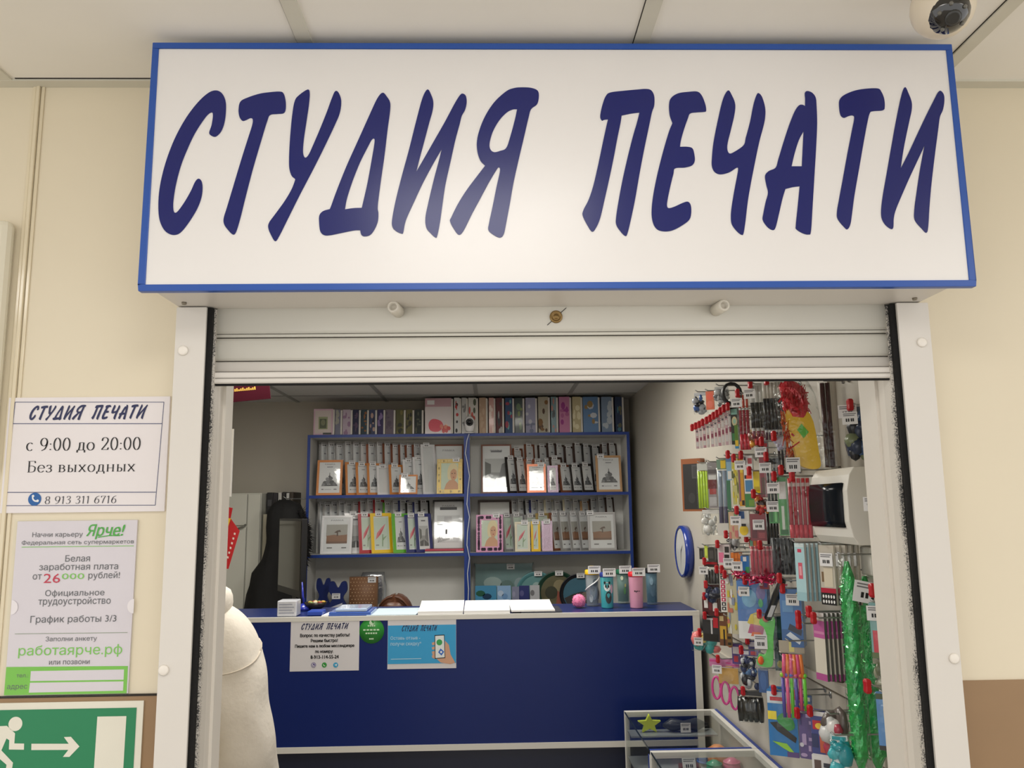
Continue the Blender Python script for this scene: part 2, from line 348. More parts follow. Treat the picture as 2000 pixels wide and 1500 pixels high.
def paint(mb, polys, fr, n0=.0006):
    for i, (mat, pts) in enumerate(polys): mb.region([pts], mat, fr, n0+i*.00012)
ORD = ['first', 'second', 'third', 'fourth', 'fifth', 'sixth', 'seventh', 'eighth', 'ninth', 'tenth', 'eleventh', 'twelfth', 'thirteenth', 'fourteenth', 'fifteenth', 'sixteenth', 'seventeenth', 'eighteenth', 'nineteenth', 'twentieth']
# ============================================================ setting
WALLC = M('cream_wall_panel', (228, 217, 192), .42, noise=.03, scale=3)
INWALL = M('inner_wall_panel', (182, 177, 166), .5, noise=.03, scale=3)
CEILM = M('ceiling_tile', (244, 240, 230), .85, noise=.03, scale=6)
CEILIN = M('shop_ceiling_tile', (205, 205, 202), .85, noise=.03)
TBAR = M('ceiling_grid', (214, 210, 194), .6)
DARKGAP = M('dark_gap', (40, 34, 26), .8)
FRAMEW = M('shutter_paint', (219, 214, 206), .4, noise=.03, scale=5)
YW, YI, XR, YB, XL, ZC, ZI = 1.5, 1.545, .925, 5.42, -2.0, 2.475, 2.37
OX0, OX1, OZ = -.4985, .732, 2.0
mb = MB()
mb.box((-3.2, YW, 0), (OX0, YI, ZC), WALLC).box((OX1, YW, 0), (3.2, YI, ZC), WALLC).box((OX0, YW, OZ), (OX1, YI, ZC), WALLC)
struct(mb.build('wall_front'))
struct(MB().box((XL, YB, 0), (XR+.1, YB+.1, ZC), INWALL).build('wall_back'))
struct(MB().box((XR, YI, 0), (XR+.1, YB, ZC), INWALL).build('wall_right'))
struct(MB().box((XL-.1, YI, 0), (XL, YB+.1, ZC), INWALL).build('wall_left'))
FL = M('floor_tile', (168, 160, 148), .35, noise=.08, scale=5)
struct(MB().box((-3.2, -3, -.1), (3.2, YB+.1, 0), FL).build('floor'))
mb = MB().box((-3.2, -3, ZC), (3.2, YI, ZC+.06), CEILM)
for x in (-2.108, -1.51, -.925, -.3254, .274, .875, 1.47, 2.07):
    mb.box((x-.0135, -3, ZC-.004), (x+.0135, YW, ZC), TBAR)
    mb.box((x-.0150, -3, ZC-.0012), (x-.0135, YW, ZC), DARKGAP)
for y in (-2.3, -1.7, -1.1, -.5, .1, .7):
    mb.box((-3.2, y-.0135, ZC-.0035), (3.2, y+.0135, ZC), TBAR)
mb.box((-3.2, YW-.026, ZC-.0046), (3.2, YW, ZC), TBAR)
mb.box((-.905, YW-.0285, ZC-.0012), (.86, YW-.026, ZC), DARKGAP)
struct(mb.build('ceiling'))
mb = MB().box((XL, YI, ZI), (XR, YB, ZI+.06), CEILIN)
for x in (-1.885, -1.287, -.697, -.0965, .4995):
    mb.box((x-.012, YI, ZI-.004), (x+.012, YB, ZI), M('shop_ceiling_grid', (150, 150, 148), .6))
for y in (5.12, 4.52, 3.92, 3.32, 2.72, 2.12):
    mb.box((XL, y-.012, ZI-.003), (XR, y+.012, ZI), M('shop_ceiling_grid'))
struct(mb.build('ceiling_inner'))
WOOD = M('brown_wainscot', (152, 122, 88), .5, noise=.1, scale=9)
zl = 1.336
struct(MB().box((-3.2, YW-.004, 0), (-.562, YW, zl), WOOD).box((-3.2, YW-.005, zl), (-.562, YW, zl+.003), DARKGAP).build('trim_1'))
struct(MB().box((.8, YW-.004, 0), (3.2, YW, zl), WOOD).build('trim_2'))
JP = M('joint_profile', (226, 214, 186), .12, noise=.02)
a, b = PY(62, 178, 1.494).x, PY(86, 178, 1.494).x; t = (b-a)/3
mb = MB()
for i, d in enumerate((.004, .007, .003)):
    mb.box((a+t*i+.0006, YW-d, zl), (a+t*(i+1)-.0006, YW, ZC-.004), JP)
struct(mb.build('trim_3', bevel=.0012))
JW = M('jamb_lining', (218, 212, 202), .5, noise=.03)
JB = M('jamb_bead', (228, 210, 188), .5)
for nm, x, s in (('trim_4', OX0, 1), ('trim_5', OX1, -1)):
    mb = MB()
    mb.box((min(x, x+s*.003), 1.478, 0), (max(x, x+s*.003), 1.55, OZ), JW)
    mb.box((min(x, x+s*.008), 1.505, 0), (max(x, x+s*.008), (1.547 if s > 0 else 1.572), OZ), JW)
    mb.box((min(x+s*.003, x+s*.0055), 1.535, 0), (max(x+s*.003, x+s*.0055), 1.542, OZ), JB)
    struct(mb.build(nm))
# rails on the right inner wall
RAILM = M('rail_dark_strip', (92, 84, 70), .6)  # dark strip along the lower edge of each rail
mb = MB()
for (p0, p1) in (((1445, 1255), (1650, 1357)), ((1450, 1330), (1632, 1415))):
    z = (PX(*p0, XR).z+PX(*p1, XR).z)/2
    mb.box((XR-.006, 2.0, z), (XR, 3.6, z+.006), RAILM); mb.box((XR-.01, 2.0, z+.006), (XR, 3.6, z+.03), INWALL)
z0 = 1.72
for p0, p1 in ((1617, 1637),):
    y1, y0 = PX(p0, 830, XR).y, PX(p1, 830, XR).y
    mb.box((XR-.022, y0, PX(1627, 912, XR).z), (XR, y1, ZI), FRAMEW)
struct(mb.build('trim_6'))
mb = MB(); y1, y0 = PX(1318, 775, XR).y, PX(1352, 745, XR).y
mb.box((XR-.04, y0-.4, 2.315), (XR, y1, 2.345), M('white_duct', (222, 222, 218), .4))
struct(mb.build('trim_7'))
# ============================================================ lamps in the ceilings
def lamp(x, y, z, power, label, s=.29, col=(255, 252, 249)):
    t = thing('ceiling_light', label, 'ceiling light', (x, y, z))
    fr_ = MB(); W_ = M('lamp_frame', (235, 235, 232), .4)
    for a, b in (((-s-.005, -s-.005), (s+.005, -s+.006)), ((-s-.005, s-.006), (s+.005, s+.005)), ((-s-.005, -s+.006), (-s+.006, s-.006)), ((s-.006, -s+.006), (s+.005, s-.006))):
        fr_.box((x+a[0], y+a[1], z-.012), (x+b[0], y+b[1], z-.004), W_)
    fr_.build('frame', t)
    e = M('lamp_glow_%d' % int(power*100), col, .5, emit=power, noise=0)
    d = MB(); d.add([(x-s+.006, y-s+.006, z-.008), (x-s+.006, y+s-.006, z-.008), (x+s-.006, y+s-.006, z-.008), (x+s-.006, y-s+.006, z-.008)], [(0, 1, 2, 3)], e)
    d.build('diffuser', t)
for x, y, lb in ((-.025, .38, 'square ceiling panel light right above the shop entrance'), (-1.75, -.02, 'square ceiling panel light to the left in the hall'), (1.8, -.1, 'square ceiling panel light to the right in the hall'), (-.025, -1.4, 'square ceiling panel light behind the viewer in the hall')):
    lamp(x, y, ZC, LAMP_OUT, lb)
lamp(.2015, 3.62, ZI, LAMP_IN, 'square ceiling panel light inside the shop nearer the right wall', col=(255, 250, 240))
lamp(-.394, 2.42, ZI, LAMP_IN, 'added square ceiling panel light out of view, brightening the counter front', col=(255, 250, 240))  # extra unseen panel, put in to brighten the counter posters
lamp(-.992, 3.62, ZI, LAMP_IN, 'square ceiling panel light inside the shop further left', col=(255, 250, 240))
# ============================================================ sign
p0, p1, p2, p3 = PY(297, 83, YS), PY(1856, 88, YS), PY(1908, 557, YS), PY(272, 572, YS)
sx0, sx1, sz0, sz1 = (p0.x+p3.x)/2, (p1.x+p2.x)/2, (p2.z+p3.z)/2, min((p0.z+p1.z)/2, ZC-.012)
sg = thing('shop_sign', 'long white lightbox sign with blue frame and big slanted blue Cyrillic lettering', 'sign', ((sx0+sx1)/2, YS+.03, sz0))
BLUEF = M('blue_sign_frame', (40, 84, 168), .35, noise=.03)
e = .0112; mb = MB()
for a, b in (((sx0, sz0), (sx1, sz0+e)), ((sx0, sz1-e), (sx1, sz1)), ((sx0, sz0+e), (sx0+e, sz1-e)), ((sx1-e, sz0+e), (sx1, sz1-e))):
    mb.box((a[0], YS-.002, a[1]), (b[0], YS+.012, b[1]), BLUEF)
mb.build('frame', sg, bevel=.001)
SIGNW = M('sign_face', (236, 233, 230), .3, noise=.01)
MB().box((sx0+e, YS, sz0+e), (sx1-e, YS+.011, sz1-e), SIGNW).build('face_panel', sg)
for L in LETW:
    MB().region([smooth(lp, 5) for lp in L], NAVYINK, WF(YS), .0012, .0012).build('letter', sg)
# ============================================================ roller shutter
YG = 1.43
gx0, gx1 = PY(345, 600, YG).x, PY(1812, 585, YG).x
rs = thing('roller_shutter', 'white roller shutter rolled most of the way up in its side guides', 'shutter', ((gx0+gx1)/2, 1.46, 0))
hz = sz0
BLACKR = M('black_brush', (14, 13, 12), .9, bump=.6, scale=160)
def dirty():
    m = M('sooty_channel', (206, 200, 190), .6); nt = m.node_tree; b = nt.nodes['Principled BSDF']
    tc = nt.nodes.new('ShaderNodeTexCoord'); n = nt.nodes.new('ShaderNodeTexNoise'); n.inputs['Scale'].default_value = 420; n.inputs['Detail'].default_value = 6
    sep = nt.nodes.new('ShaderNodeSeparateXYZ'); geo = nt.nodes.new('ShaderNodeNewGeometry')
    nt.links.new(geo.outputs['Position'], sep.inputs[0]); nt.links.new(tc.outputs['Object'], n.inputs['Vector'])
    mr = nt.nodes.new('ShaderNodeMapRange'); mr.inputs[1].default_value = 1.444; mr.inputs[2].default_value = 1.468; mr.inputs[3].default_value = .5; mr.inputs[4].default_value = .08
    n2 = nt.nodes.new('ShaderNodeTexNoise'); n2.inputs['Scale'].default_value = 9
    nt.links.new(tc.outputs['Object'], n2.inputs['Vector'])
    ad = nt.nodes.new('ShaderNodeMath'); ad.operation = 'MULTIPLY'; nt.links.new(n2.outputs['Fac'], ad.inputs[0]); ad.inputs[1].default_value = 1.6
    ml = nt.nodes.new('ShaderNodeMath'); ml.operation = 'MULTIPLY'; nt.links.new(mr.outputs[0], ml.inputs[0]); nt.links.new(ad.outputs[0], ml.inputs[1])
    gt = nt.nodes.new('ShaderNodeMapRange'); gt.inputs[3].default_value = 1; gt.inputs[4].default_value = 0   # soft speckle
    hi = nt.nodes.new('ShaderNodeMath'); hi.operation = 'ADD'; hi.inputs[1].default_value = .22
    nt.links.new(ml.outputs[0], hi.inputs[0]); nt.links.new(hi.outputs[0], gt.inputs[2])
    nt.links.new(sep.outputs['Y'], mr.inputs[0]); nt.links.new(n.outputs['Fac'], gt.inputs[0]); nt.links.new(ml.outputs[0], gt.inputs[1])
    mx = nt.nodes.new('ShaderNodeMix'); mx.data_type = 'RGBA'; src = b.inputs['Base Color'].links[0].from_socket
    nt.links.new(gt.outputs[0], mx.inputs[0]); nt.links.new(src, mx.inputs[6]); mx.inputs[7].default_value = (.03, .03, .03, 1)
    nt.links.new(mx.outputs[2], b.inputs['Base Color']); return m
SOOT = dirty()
CAPW = M('screw_cap', (238, 232, 222), .4)
for s, x0, x1, caps in ((1, gx0, -.507, ((358, 685), (320, 1309))), (-1, .741, gx1, ((1800, 669), (1863, 1286)))):
    g = MB().box((x0, YG, 0), (x1, YG+.006, hz-.002), FRAMEW)
    xa = x0 if s > 0 else x1-.004
    g.box((xa, YG+.006, 0), (xa+.004, YW, hz-.002), FRAMEW)
    xi = OX0 if s > 0 else OX1-.003
    g.box((xi-.001, 1.4465, 0), (xi+.004, 1.478, hz-.002), SOOT)
    go = g.build('guide', rs, bevel=.0008)
    xb = -.5075 if s > 0 else OX1
    MB().box((xb, YG+.007, 0), (xb+.0092, 1.446, hz-.002), BLACKR).build('brush_seal', rs)
    for q in caps:
        c = PY(q[0], q[1], YG)
        MB().lathe([(.0088, 0), (.0086, .003), (.006, .0042), (.0, .0046)], CAPW, c, (0, -1, 0), 20).build('screw_cap', go)
YC = 1.452
def zc(py): return PY(1080, py, YC).z
def slat(pys, bulge, name, mat):
    z1, z0 = zc(pys[0]), zc(pys[1]); k = 8; prof = []
    for i in range(k+1):
        t = i/k; prof.append((YC-bulge*math.sin(math.pi*t)**.6, z0+(z1-z0)*t))
    prof += [(YC+.008, z1), (YC+.008, z0)]
    m_ = MB(); m_.loft([[V((x, a, b)) for a, b in prof] for x in (OX0+.0035, OX1-.0035)], mat); return m_
SL = M('shutter_slat', (220, 217, 206), .38, noise=.04, scale=6)
slat((595, 648), .004, 'slat', SL).build('slat', rs)
slat((649, 655), .002, 'slat', SL).build('slat', rs)
slat((657, 700), .004, 'slat', SL).build('slat', rs)
bb = slat((702, 721), .003, 'bar', FRAMEW); 
m2 = slat((722, 733), .002, 'bar', FRAMEW); m3 = slat((734, 744), .003, 'bar', FRAMEW)
for q in (m2, m3): bb.add(q.v, q.f, FRAMEW, False)
bb.build('bottom_bar', rs)
gk = MB()
for py in (648.5, 656, 701, 721.5, 733.5): gk.box((OX0+.0035, YC+.0005, zc(py)-.0012), (OX1-.0035, YC+.004, zc(py)+.0012), DARKGAP)
gk.box((OX0+.0035, YC+.001, zc(747.5)), (OX1-.0035, YC+.008, zc(744)), BLACKR).build('gasket', rs)
for q in ((778, 609), (1398, 606)):
    c = PY(q[0], q[1], YC-.004)
    s = MB().lathe([(.0112, 0), (.0108, .037), (.0098, .040), (.0068, .040), (.0062, .030), (0, .030)], M('stopper_plastic', (226, 220, 206), .35), c, (-.13 if q[0] < 900 else .12, -1, -.0), 22)
    so = s.build('end_stop', rs)
c = PY(1086, 619, YC-.004)
lk = MB().lathe([(.0118, 0), (.0115, .003), (.008, .0038), (.0078, .003), (.0045, .003), (.0043, .0045), (0, .0045)], M('brass', (150, 122, 76), .35, .7), c, (0, -1, 0), 24)
lo = lk.build('lock', rs)
d0, d1 = PY(1069, 635, YC-.0048), PY(1106, 601, YC-.0048)
MB().tube([d0, d1], .0006, INK, 5).build('scratch', lo)
hx0, hx1 = gx0-.0, gx1-.012
HS = MB().box((hx0, YS+.0125, hz), (hx1, YW, ZC-.06), FRAMEW)
HS.build('housing', rs, bevel=.002)
for q in ((345, 581), (1815, 568)):
    c = PZ(q[0], q[1], hz); c.x = max(hx0+.012, min(hx1-.012, c.x))
    MB().lathe([(.0045, 0), (.0045, .003), (.003, .004), (0, .004)], M('zinc_bolt', (140, 132, 118), .35, .8), (c.x, 1.405, hz), (0, 0, -1), 8).build('bolt', rs)
# ============================================================ camera on the hall ceiling
cc = PY(1841, 14, 1.16); DOME = M('dome_cream', (226, 214, 192), .35)
dc = thing('dome_camera', 'cream dome security camera with a black window on the hall ceiling', 'security camera', (cc.x, cc.y, cc.z-.05))
d = V((-.13, -.72, -.85)).normalized()
MB().ball(cc, .0475, DOME, 24).lathe([(.05, 0), (.046, -.02), (.035, -.035)], DOME, (cc.x, cc.y, ZC), (0, 0, 1), 24).tube([(cc.x, cc.y, ZC-.02), (cc.x, cc.y, cc.z+.03)], .034, DOME, 20).build('housing', dc)
BL = M('black_bubble', (10, 10, 10), .06, coat=1)
MB().ball(cc+d*.0185, .0352, BL, 24).build('window', dc)
side = d.cross(V((0, 0, 1))).normalized(); up2 = side.cross(d)
MB().lathe([(.036, 0), (.039, .004), (.037, .008), (.0345, .008)], DOME, cc+d*.017, d, 26, False).build('rim', dc)
ln = MB(); ln.lathe([(.012, 0), (.012, .003), (.007, .004), (0, .002)], M('lens_ring', (52, 52, 50), .25), cc+d*.0515, d, 18)
for t in (20, 75, 140, 215, 300): ln.ball(cc+d*.0475+(side*math.cos(math.radians(t))+up2*math.sin(math.radians(t)))*.0205, .0035, M('led_lens', (110, 108, 100), .2), 8)
ln.build('lens', dc)
# ============================================================ papers on the hall wall
def ptxt(mb, s, mat, y, x0, x1, yb, yt, fn=put_text, slant=0, n=.0008):
    a, b = PY(x0, yb, y), PY(x1, yb, y); t = PY((x0+x1)/2, yt, y).z
    z = (a.z+b.z)/2; fn(mb, s, mat, WF(y), a.x, b.x, z, t-z, n, slant)
def pline(mb, mat, y, pts, wd=.0006, n=.0007):
    q = [PY(px, py, y) for px, py in pts]
    for a, b in zip(q, q[1:]):
        dx, dz = b.x-a.x, b.z-a.z; l = math.hypot(dx, dz); nx, nz = -dz/l*wd, dx/l*wd
        mb.region([[(a.x+nx, a.z+nz), (b.x+nx, b.z+nz), (b.x-nx, b.z-nz), (a.x-nx, a.z-nz)]], mat, WF(y), n)
def ppoly(mb, mat, y, pts, n=.0007): mb.region([[(q.x, q.z) for q in [PY(px, py, y) for px, py in pts]]], mat, WF(y), n)
z_ = lambda x, y: (x/3.948, 750+y/3.948)
y = YW-.005
hs = MB()
c4 = [PY(*q, y) for q in ((18, 776), (335, 775), (318, 999), (-4, 1002))]
hs.box((c4[0].x, y, (c4[2].z+c4[3].z)/2), ((c4[1].x+c4[2].x)/2, YW, (c4[0].z+c4[1].z)/2), M('sign_board', (232, 226, 226), .45, noise=.01))
hb = thing('opening_hours_sign', 'white landscape board with the opening hours and a phone number, on the cream wall', 'sign', ((c4[0].x+c4[1].x)/2, YW-.003, c4[2].z))
hs.build('board', hb)
pr = MB(); LN = M('navy_line', (60, 68, 110), .5)
F4 = [z_(118, 140), z_(1265, 140), z_(1198, 934), z_(36, 938)]
pline(pr, LN, y, F4+[F4[0]], .0005)
pline(pr, LN, y, [z_(97, 306), z_(1250, 306)], .0006); pline(pr, LN, y, [z_(45, 836), z_(1203, 834)], .0006)
pr.build('border', hb)
tx = MB(); a, b = PY(*z_(226, 276), y), PY(*z_(1135, 276), y); t = PY(*z_(680, 160), y).z
brush_title(tx, M('navy_ink', (22, 30, 78), .4), WF(y), a.x, b.x, b.z, t-b.z, .0008)
tx.build('title', hb); tx = MB()
sf = lambda *k, **q: ptxt(*k, fn=serif, **q)
sf(tx, 'с 9:00 до 20:00', INK, y, *[z_(203, 512)[0], z_(1082, 512)[0]], z_(0, 512)[1], z_(0, 412)[1])
tx.build('text_line', hb); tx = MB()
sf(tx, 'Без выходных', INK, y, z_(208, 678)[0], z_(1042, 678)[0], z_(0, 678)[1], z_(0, 588)[1])
tx.build('text_line', hb); tx = MB()
sf(tx, '8 913 311 6716', M('dark_ink', (48, 50, 62), .5), y, z_(345, 920)[0], z_(895, 920)[0], z_(0, 922)[1], z_(0, 862)[1], slant=.06)
tx.build('phone_number', hb)
ic = MB(); c = PY(*z_(269, 888), y); ic.region([disc(c.x, c.z, .0116)], M('phone_blue', (24, 92, 160), .4), WF(y), .0008)
hd = arc(c.x+.0035, c.z+.0035, .0085, .0085, 160, 290, 8); hd2 = arc(c.x+.0035, c.z+.0035, .0058, .0058, 290, 160, 8)
ic.region([hd+hd2], WHITE, WF(y), .0011)
for t in (163, 287): ic.region([disc(c.x+.0035+.0068*math.cos(math.radians(t)), c.z+.0035+.0068*math.sin(math.radians(t)), .0024, 10)], WHITE, WF(y), .0012)
ic.build('phone_icon', hb)
# job advert in a clear holder
z_ = lambda x, y: (x/3, 1000+y/3)
y = YW-.004; JA = M('advert_paper', (222, 214, 222), .5, noise=.02)
cs = [PY(*z_(*q), y) for q in ((105, 53), (806, 48), (748, 1062), (22, 1076))]
jx0, jx1, jz0, jz1 = (cs[0].x+cs[3].x)/2, (cs[1].x+cs[2].x)/2, (cs[2].z+cs[3].z)/2, (cs[0].z+cs[1].z)/2
jb = thing('job_advert', 'portrait job advert with a green foot in a clear wall pocket', 'poster', ((jx0+jx1)/2, YW-.003, jz0))
MB().box((jx0, y, jz0), (jx1, YW-.001, jz1), JA).build('paper', jb)
GRN = M('advert_green', (122, 196, 70), .5); GRN2 = M('advert_green_text', (128, 200, 84), .5); G3 = M('advert_red', (200, 40, 70), .5)
pr = MB()
ppoly(pr, GRN, y, [z_(38, 908), z_(750, 902), z_(742, 1062), z_(24, 1074)], .0005)
ppoly(pr, JA, y, [z_(182, 932), z_(728, 922), z_(725, 982), z_(178, 990)], .0007); ppoly(pr, JA, y, [z_(177, 1000), z_(725, 992), z_(722, 1046), z_(170, 1058)], .0007)
pr.build('form_fields', jb); pr = MB(); pline(pr, GRN, y, [z_(128, 206), z_(785, 198)], .0005); pr.build('rule_line', jb); pr = MB(); pline(pr, M('advert_grey', (150, 160, 140), .5), y, [z_(88, 714), z_(748, 706)], .0005)
pr.build('rule_lines', jb)
D = GREYINK
for s, x0, x1, yb, yt, mt in (('Начни карьеру', 190, 485, 145, 117, D), ('Федеральная сеть супермаркетов', 128, 785, 188, 164, D), ('Белая', 383, 527, 290, 252, D), ('заработная плата', 230, 692, 338, 300, D), ('от', 192, 244, 395, 355, D), ('26', 255, 352, 415, 358, G3), ('000', 362, 494, 393, 357, GRN2), ('рублей!', 518, 702, 388, 350, D), ('Официальное', 265, 612, 490, 455, D), ('трудоустройство', 225, 648, 540, 500, D), ('График работы 3/3', 178, 682, 645, 605, D), ('Заполни анкету', 268, 568, 755, 728, D), ('работаярче.рф', 108, 715, 836, 778, GRN2), ('или позвони', 288, 525, 892, 862, D), ('тел.:', 97, 166, 969, 945, D), ('адрес', 42, 160, 1036, 1005, D)):
    tx = MB(); ptxt(tx, s, mt, y, z_(x0, yb)[0], z_(x1, yb)[0], z_(0, yb)[1], z_(0, yt)[1]); tx.build('text_line', jb)
tx = MB(); GB = M('advert_logo_green', (74, 170, 60), .5)
ptxt(tx, 'Ярче!', GB, y, z_(505, 150)[0], z_(716, 150)[0], z_(0, 140)[1], z_(0, 72)[1], slant=.22)
for k in (0, 2): ptxt(tx, 'Ярче!', GB, y, z_(506+k, 150)[0], z_(719+k, 150)[0], z_(0, 139)[1], z_(0, 71)[1], slant=.22, n=.0009+k*.0001)
pline(tx, GB, y, [z_(575, 148), z_(640, 138), z_(706, 138)], .0009)
tx.build('logo', jb)
for q in ((68, 560), (780, 552)):
    c = PY(*z_(*q), y-.0015); ck = MB(); s_ = 1 if q[0] < 400 else -1; ck.region([[(c.x-s_*.001+s_*.0115*math.sin(k*math.pi/12), c.z+.0125*math.cos(k*math.pi/12)) for k in range(13)]], M('white_tack', (240, 232, 236), .5), WF(YW-.004), .0011); ck.build('thumb_tab', jb)
MB().box((jx0-.004, y-.003, jz0-.003), (jx1+.005, y-.0018, jz1+.004), film('acrylic', a=.04, bump=.05, scale=4)).build('clear_cover', jb)
# emergency exit sign
y = YW-.007; EW = M('exit_white', (228, 224, 208), .45); EG = M('exit_green', (30, 128, 82), .4, noise=.02)
q0, q1 = PY(*z_(842, 1108), y), PY(*z_(-113, 1120), y)
ez1 = (q0.z+q1.z)/2; ez0 = ez1-.152; ex1, ex0 = q0.x, q1.x
eb = thing('exit_sign', 'green and white emergency exit plate with a running man and arrow', 'sign', ((ex0+ex1)/2, YW-.004, ez0))
MB().box((ex0, y, ez0), (ex1, YW-.0045, ez1), EW).build('plate', eb)
pr = MB(); g_ = .0112
pr.region([rect(ex0+g_, ez0+g_, ex1-g_, ez1-g_)], EG, WF(y), .0006); pr.build('green_field', eb)
pr = MB(); ppoly(pr, EW, y, [z_(572, 1198), z_(742, 1195), z_(722, 1530), z_(550, 1530)], .0009)
ppoly(pr, EW, y, [z_(186, 1357), z_(404, 1357), z_(376, 1318), z_(417, 1316), z_(467, 1373), z_(408, 1434), z_(370, 1434), z_(402, 1393), z_(185, 1394)], .0009)
pr.build('door_and_arrow', eb)
pr = MB(); c = PY(*z_(92, 1241), y); pr.region([disc(c.x, c.z, .0118)], EW, WF(y), .0009)
ppoly(pr, EW, y, [z_(-40, 1256), z_(42, 1252), z_(90, 1296), z_(86, 1355), z_(143, 1356), z_(142, 1392), z_(54, 1391), z_(56, 1336), z_(40, 1326), z_(10, 1396), z_(78, 1468), z_(64, 1556), z_(30, 1552), z_(40, 1480), z_(-30, 1420), z_(-44, 1470), z_(-95, 1468), z_(-95, 1436), z_(-66, 1434), z_(-36, 1330), z_(-10, 1284), z_(-44, 1284), z_(-70, 1330), z_(-92, 1312), z_(-62, 1262)], .0009)
pr.build('running_man', eb)
# white board at the left edge
q = PY(18, 427, YW-.03)
bx = MB(); bx.box((q.x-.3, YW-.03, 1.72), (q.x, YW, q.z), M('gloss_white_box', (226, 220, 200), .12))
tag(bx.build('wall_box', bevel=.012), 'glossy white wall box with rounded corners cut off by the left edge', 'box')
# ============================================================ counter
NAVY = M('navy_laminate', (12, 34, 100), .3, noise=.03, scale=4, spec=.3)
NAVYT = M('navy_worktop', (20, 38, 96), .35, noise=.03)
EDGE = M('pale_edge', (214, 212, 206), .45, noise=.02)
GREYL = M('grey_laminate', (205, 205, 202), .5, noise=.02)
YCT, ZCT, YCB = 3.62, 1.2, 3.97
cl, cr = -1.62, .893
ct = thing('shop_counter', 'long dark blue shop counter with pale edges and a blue top', 'counter', ((cl+cr)/2, 3.8, 0))
MB().box((cl, YCT+.0125, ZCT-.0178), (cr-.002, YCB, ZCT), NAVYT).build('worktop', ct)
MB().box((cl, YCT-.003, ZCT-.018), (cr, YCT+.012, ZCT+.001), EDGE).build('worktop_edge', ct)
zb = PY(900, 1459, YCT).z
MB().box((cl, YCT, zb+.012), (cr-.03, YCT+.018, ZCT-.018), NAVY).build('front_panel', ct)
MB().box((cl, YCT-.004, zb-.012), (cr-.03, YCT+.018, zb+.012), EDGE).build('middle_edge', ct)
MB().box((cl, YCT+.02, .02), (cr-.03, YCT+.038, zb-.012), M('dark_navy_plinth', (16, 24, 50), .4)).build('lower_panel', ct)
MB().box((cr-.03, YCT-.002, 0), (cr, YCT+.03, ZCT-.018), EDGE).box((cr-.018, YCT+.03, 0), (cr, YCB, ZCT-.03), NAVY).build('side_panel', ct)
MB().box((cl, YCT+.038, 0), (cl+.018, YCB, ZCT-.03), NAVY).build('side_panel', ct)
def on(px, py, z=ZCT+.0012): return PZ(px, py, z)
# posters on the counter
y = YCT-.0014
def poster(c4, lab, nm, mat):
    q = [PY(*p, y) for p in c4]
    x0, x1, z0, z1 = (q[0].x+q[3].x)/2, (q[1].x+q[2].x)/2, (q[2].z+q[3].z)/2, min((q[0].z+q[1].z)/2, ZCT-.0185)
    t = thing(nm, lab, 'poster', ((x0+x1)/2, YCT-.001, z0))
    MB().box((x0, y, z0), (x1, YCT-.0003, z1), mat).build('sheet', t)
    return t, x0, x1, z0, z1
z_ = lambda x, yy: (380+x/3.7037, 1100+yy/3.7037)
PW = M('poster_white', (214, 212, 216), .5, noise=.01)
t, x0, x1, z0, z1 = poster(((568, 1215), (702, 1212), (701, 1309), (566, 1312)), 'white notice with a messenger phone number on the blue counter front', 'notice_poster', PW)
NI = M('navy_ink')
def title(px0, px1, pb, pt, par):
    m = MB(); a, b = PY(*z_(px0, pb), y), PY(*z_(px1, pb), y); tt = PY(*z_((px0+px1)/2, pt), y).z
    brush_title(m, NI, WF(y), a.x, b.x, (a.z+b.z)/2, tt-(a.z+b.z)/2, .0012); m.build('title', par)
title(772, 1116, 482, 432, t)
for s, a, b, yb, yt in (('Вопрос по качеству работы?', 765, 1122, 532, 508), ('Решим быстро!', 842, 1035, 570, 547), ('Пишите нам в любом мессенджере', 728, 1155, 608, 586), ('по номеру:', 874, 1002, 648, 626), ('8-913-114-55-24', 840, 1042, 690, 664)):
    m = MB(); ptxt(m, s, INK, y, z_(a, yb)[0], z_(b, yb)[0], z_(0, yb)[1], z_(0, yt)[1], n=.0012)
    for q in (.8, -.8): ptxt(m, s, INK, y, z_(a+q*1.6, yb)[0], z_(b+q*1.6, yb)[0], z_(0, yb+q)[1], z_(0, yt+q)[1], n=.00125+.00002*q)
    m.build('text_line', t)
for k, (px, col) in enumerate(((861, (104, 92, 150)), (939, (52, 150, 66)), (1021, (54, 160, 206)))):
    m = MB(); c = PY(*z_(px, 736), y); m.region([disc(c.x, c.z, .0105)], C(*col), WF(y), .0012)
    if k < 2:
        hh = arc(c.x+.002, c.z+.002, .0068, .0068, 165, 285, 7)+arc(c.x+.002, c.z+.002, .0046, .0046, 285, 165, 7)
        m.region([hh], WHITE, WF(y), .0015)
        if k == 0: m.region([disc(c.x, c.z, .008), ], WHITE, WF(y), .0013); m.region([disc(c.x, c.z, .0066)], C(*col), WF(y), .0014)
    else: m.region([[(c.x-.006, c.z), (c.x+.006, c.z+.005), (c.x+.0035, c.z-.0055), (c.x-.0005, c.z-.0015)]], WHITE, WF(y), .0015)
    m.build('messenger_icon', t)
t, x0, x1, z0, z1 = poster(((757, 1210), (891, 1207), (891, 1304), (757, 1308)), 'light blue poster with a hand holding a phone on the counter front', 'discount_poster', PW)
m = MB(); zt = z1-(z1-z0)*.105; zz = z0+(z1-z0)*.105
BP = M('poster_blue', (52, 158, 212), .45, noise=.02)
m.region([rect(x0+.001, zz, x1-.001, zt)], BP, WF(y), .0008); m.build('blue_field', t)
title(1500, 1756, 494, 446, t)
PT = M('poster_pale_text', (186, 216, 232), .5)
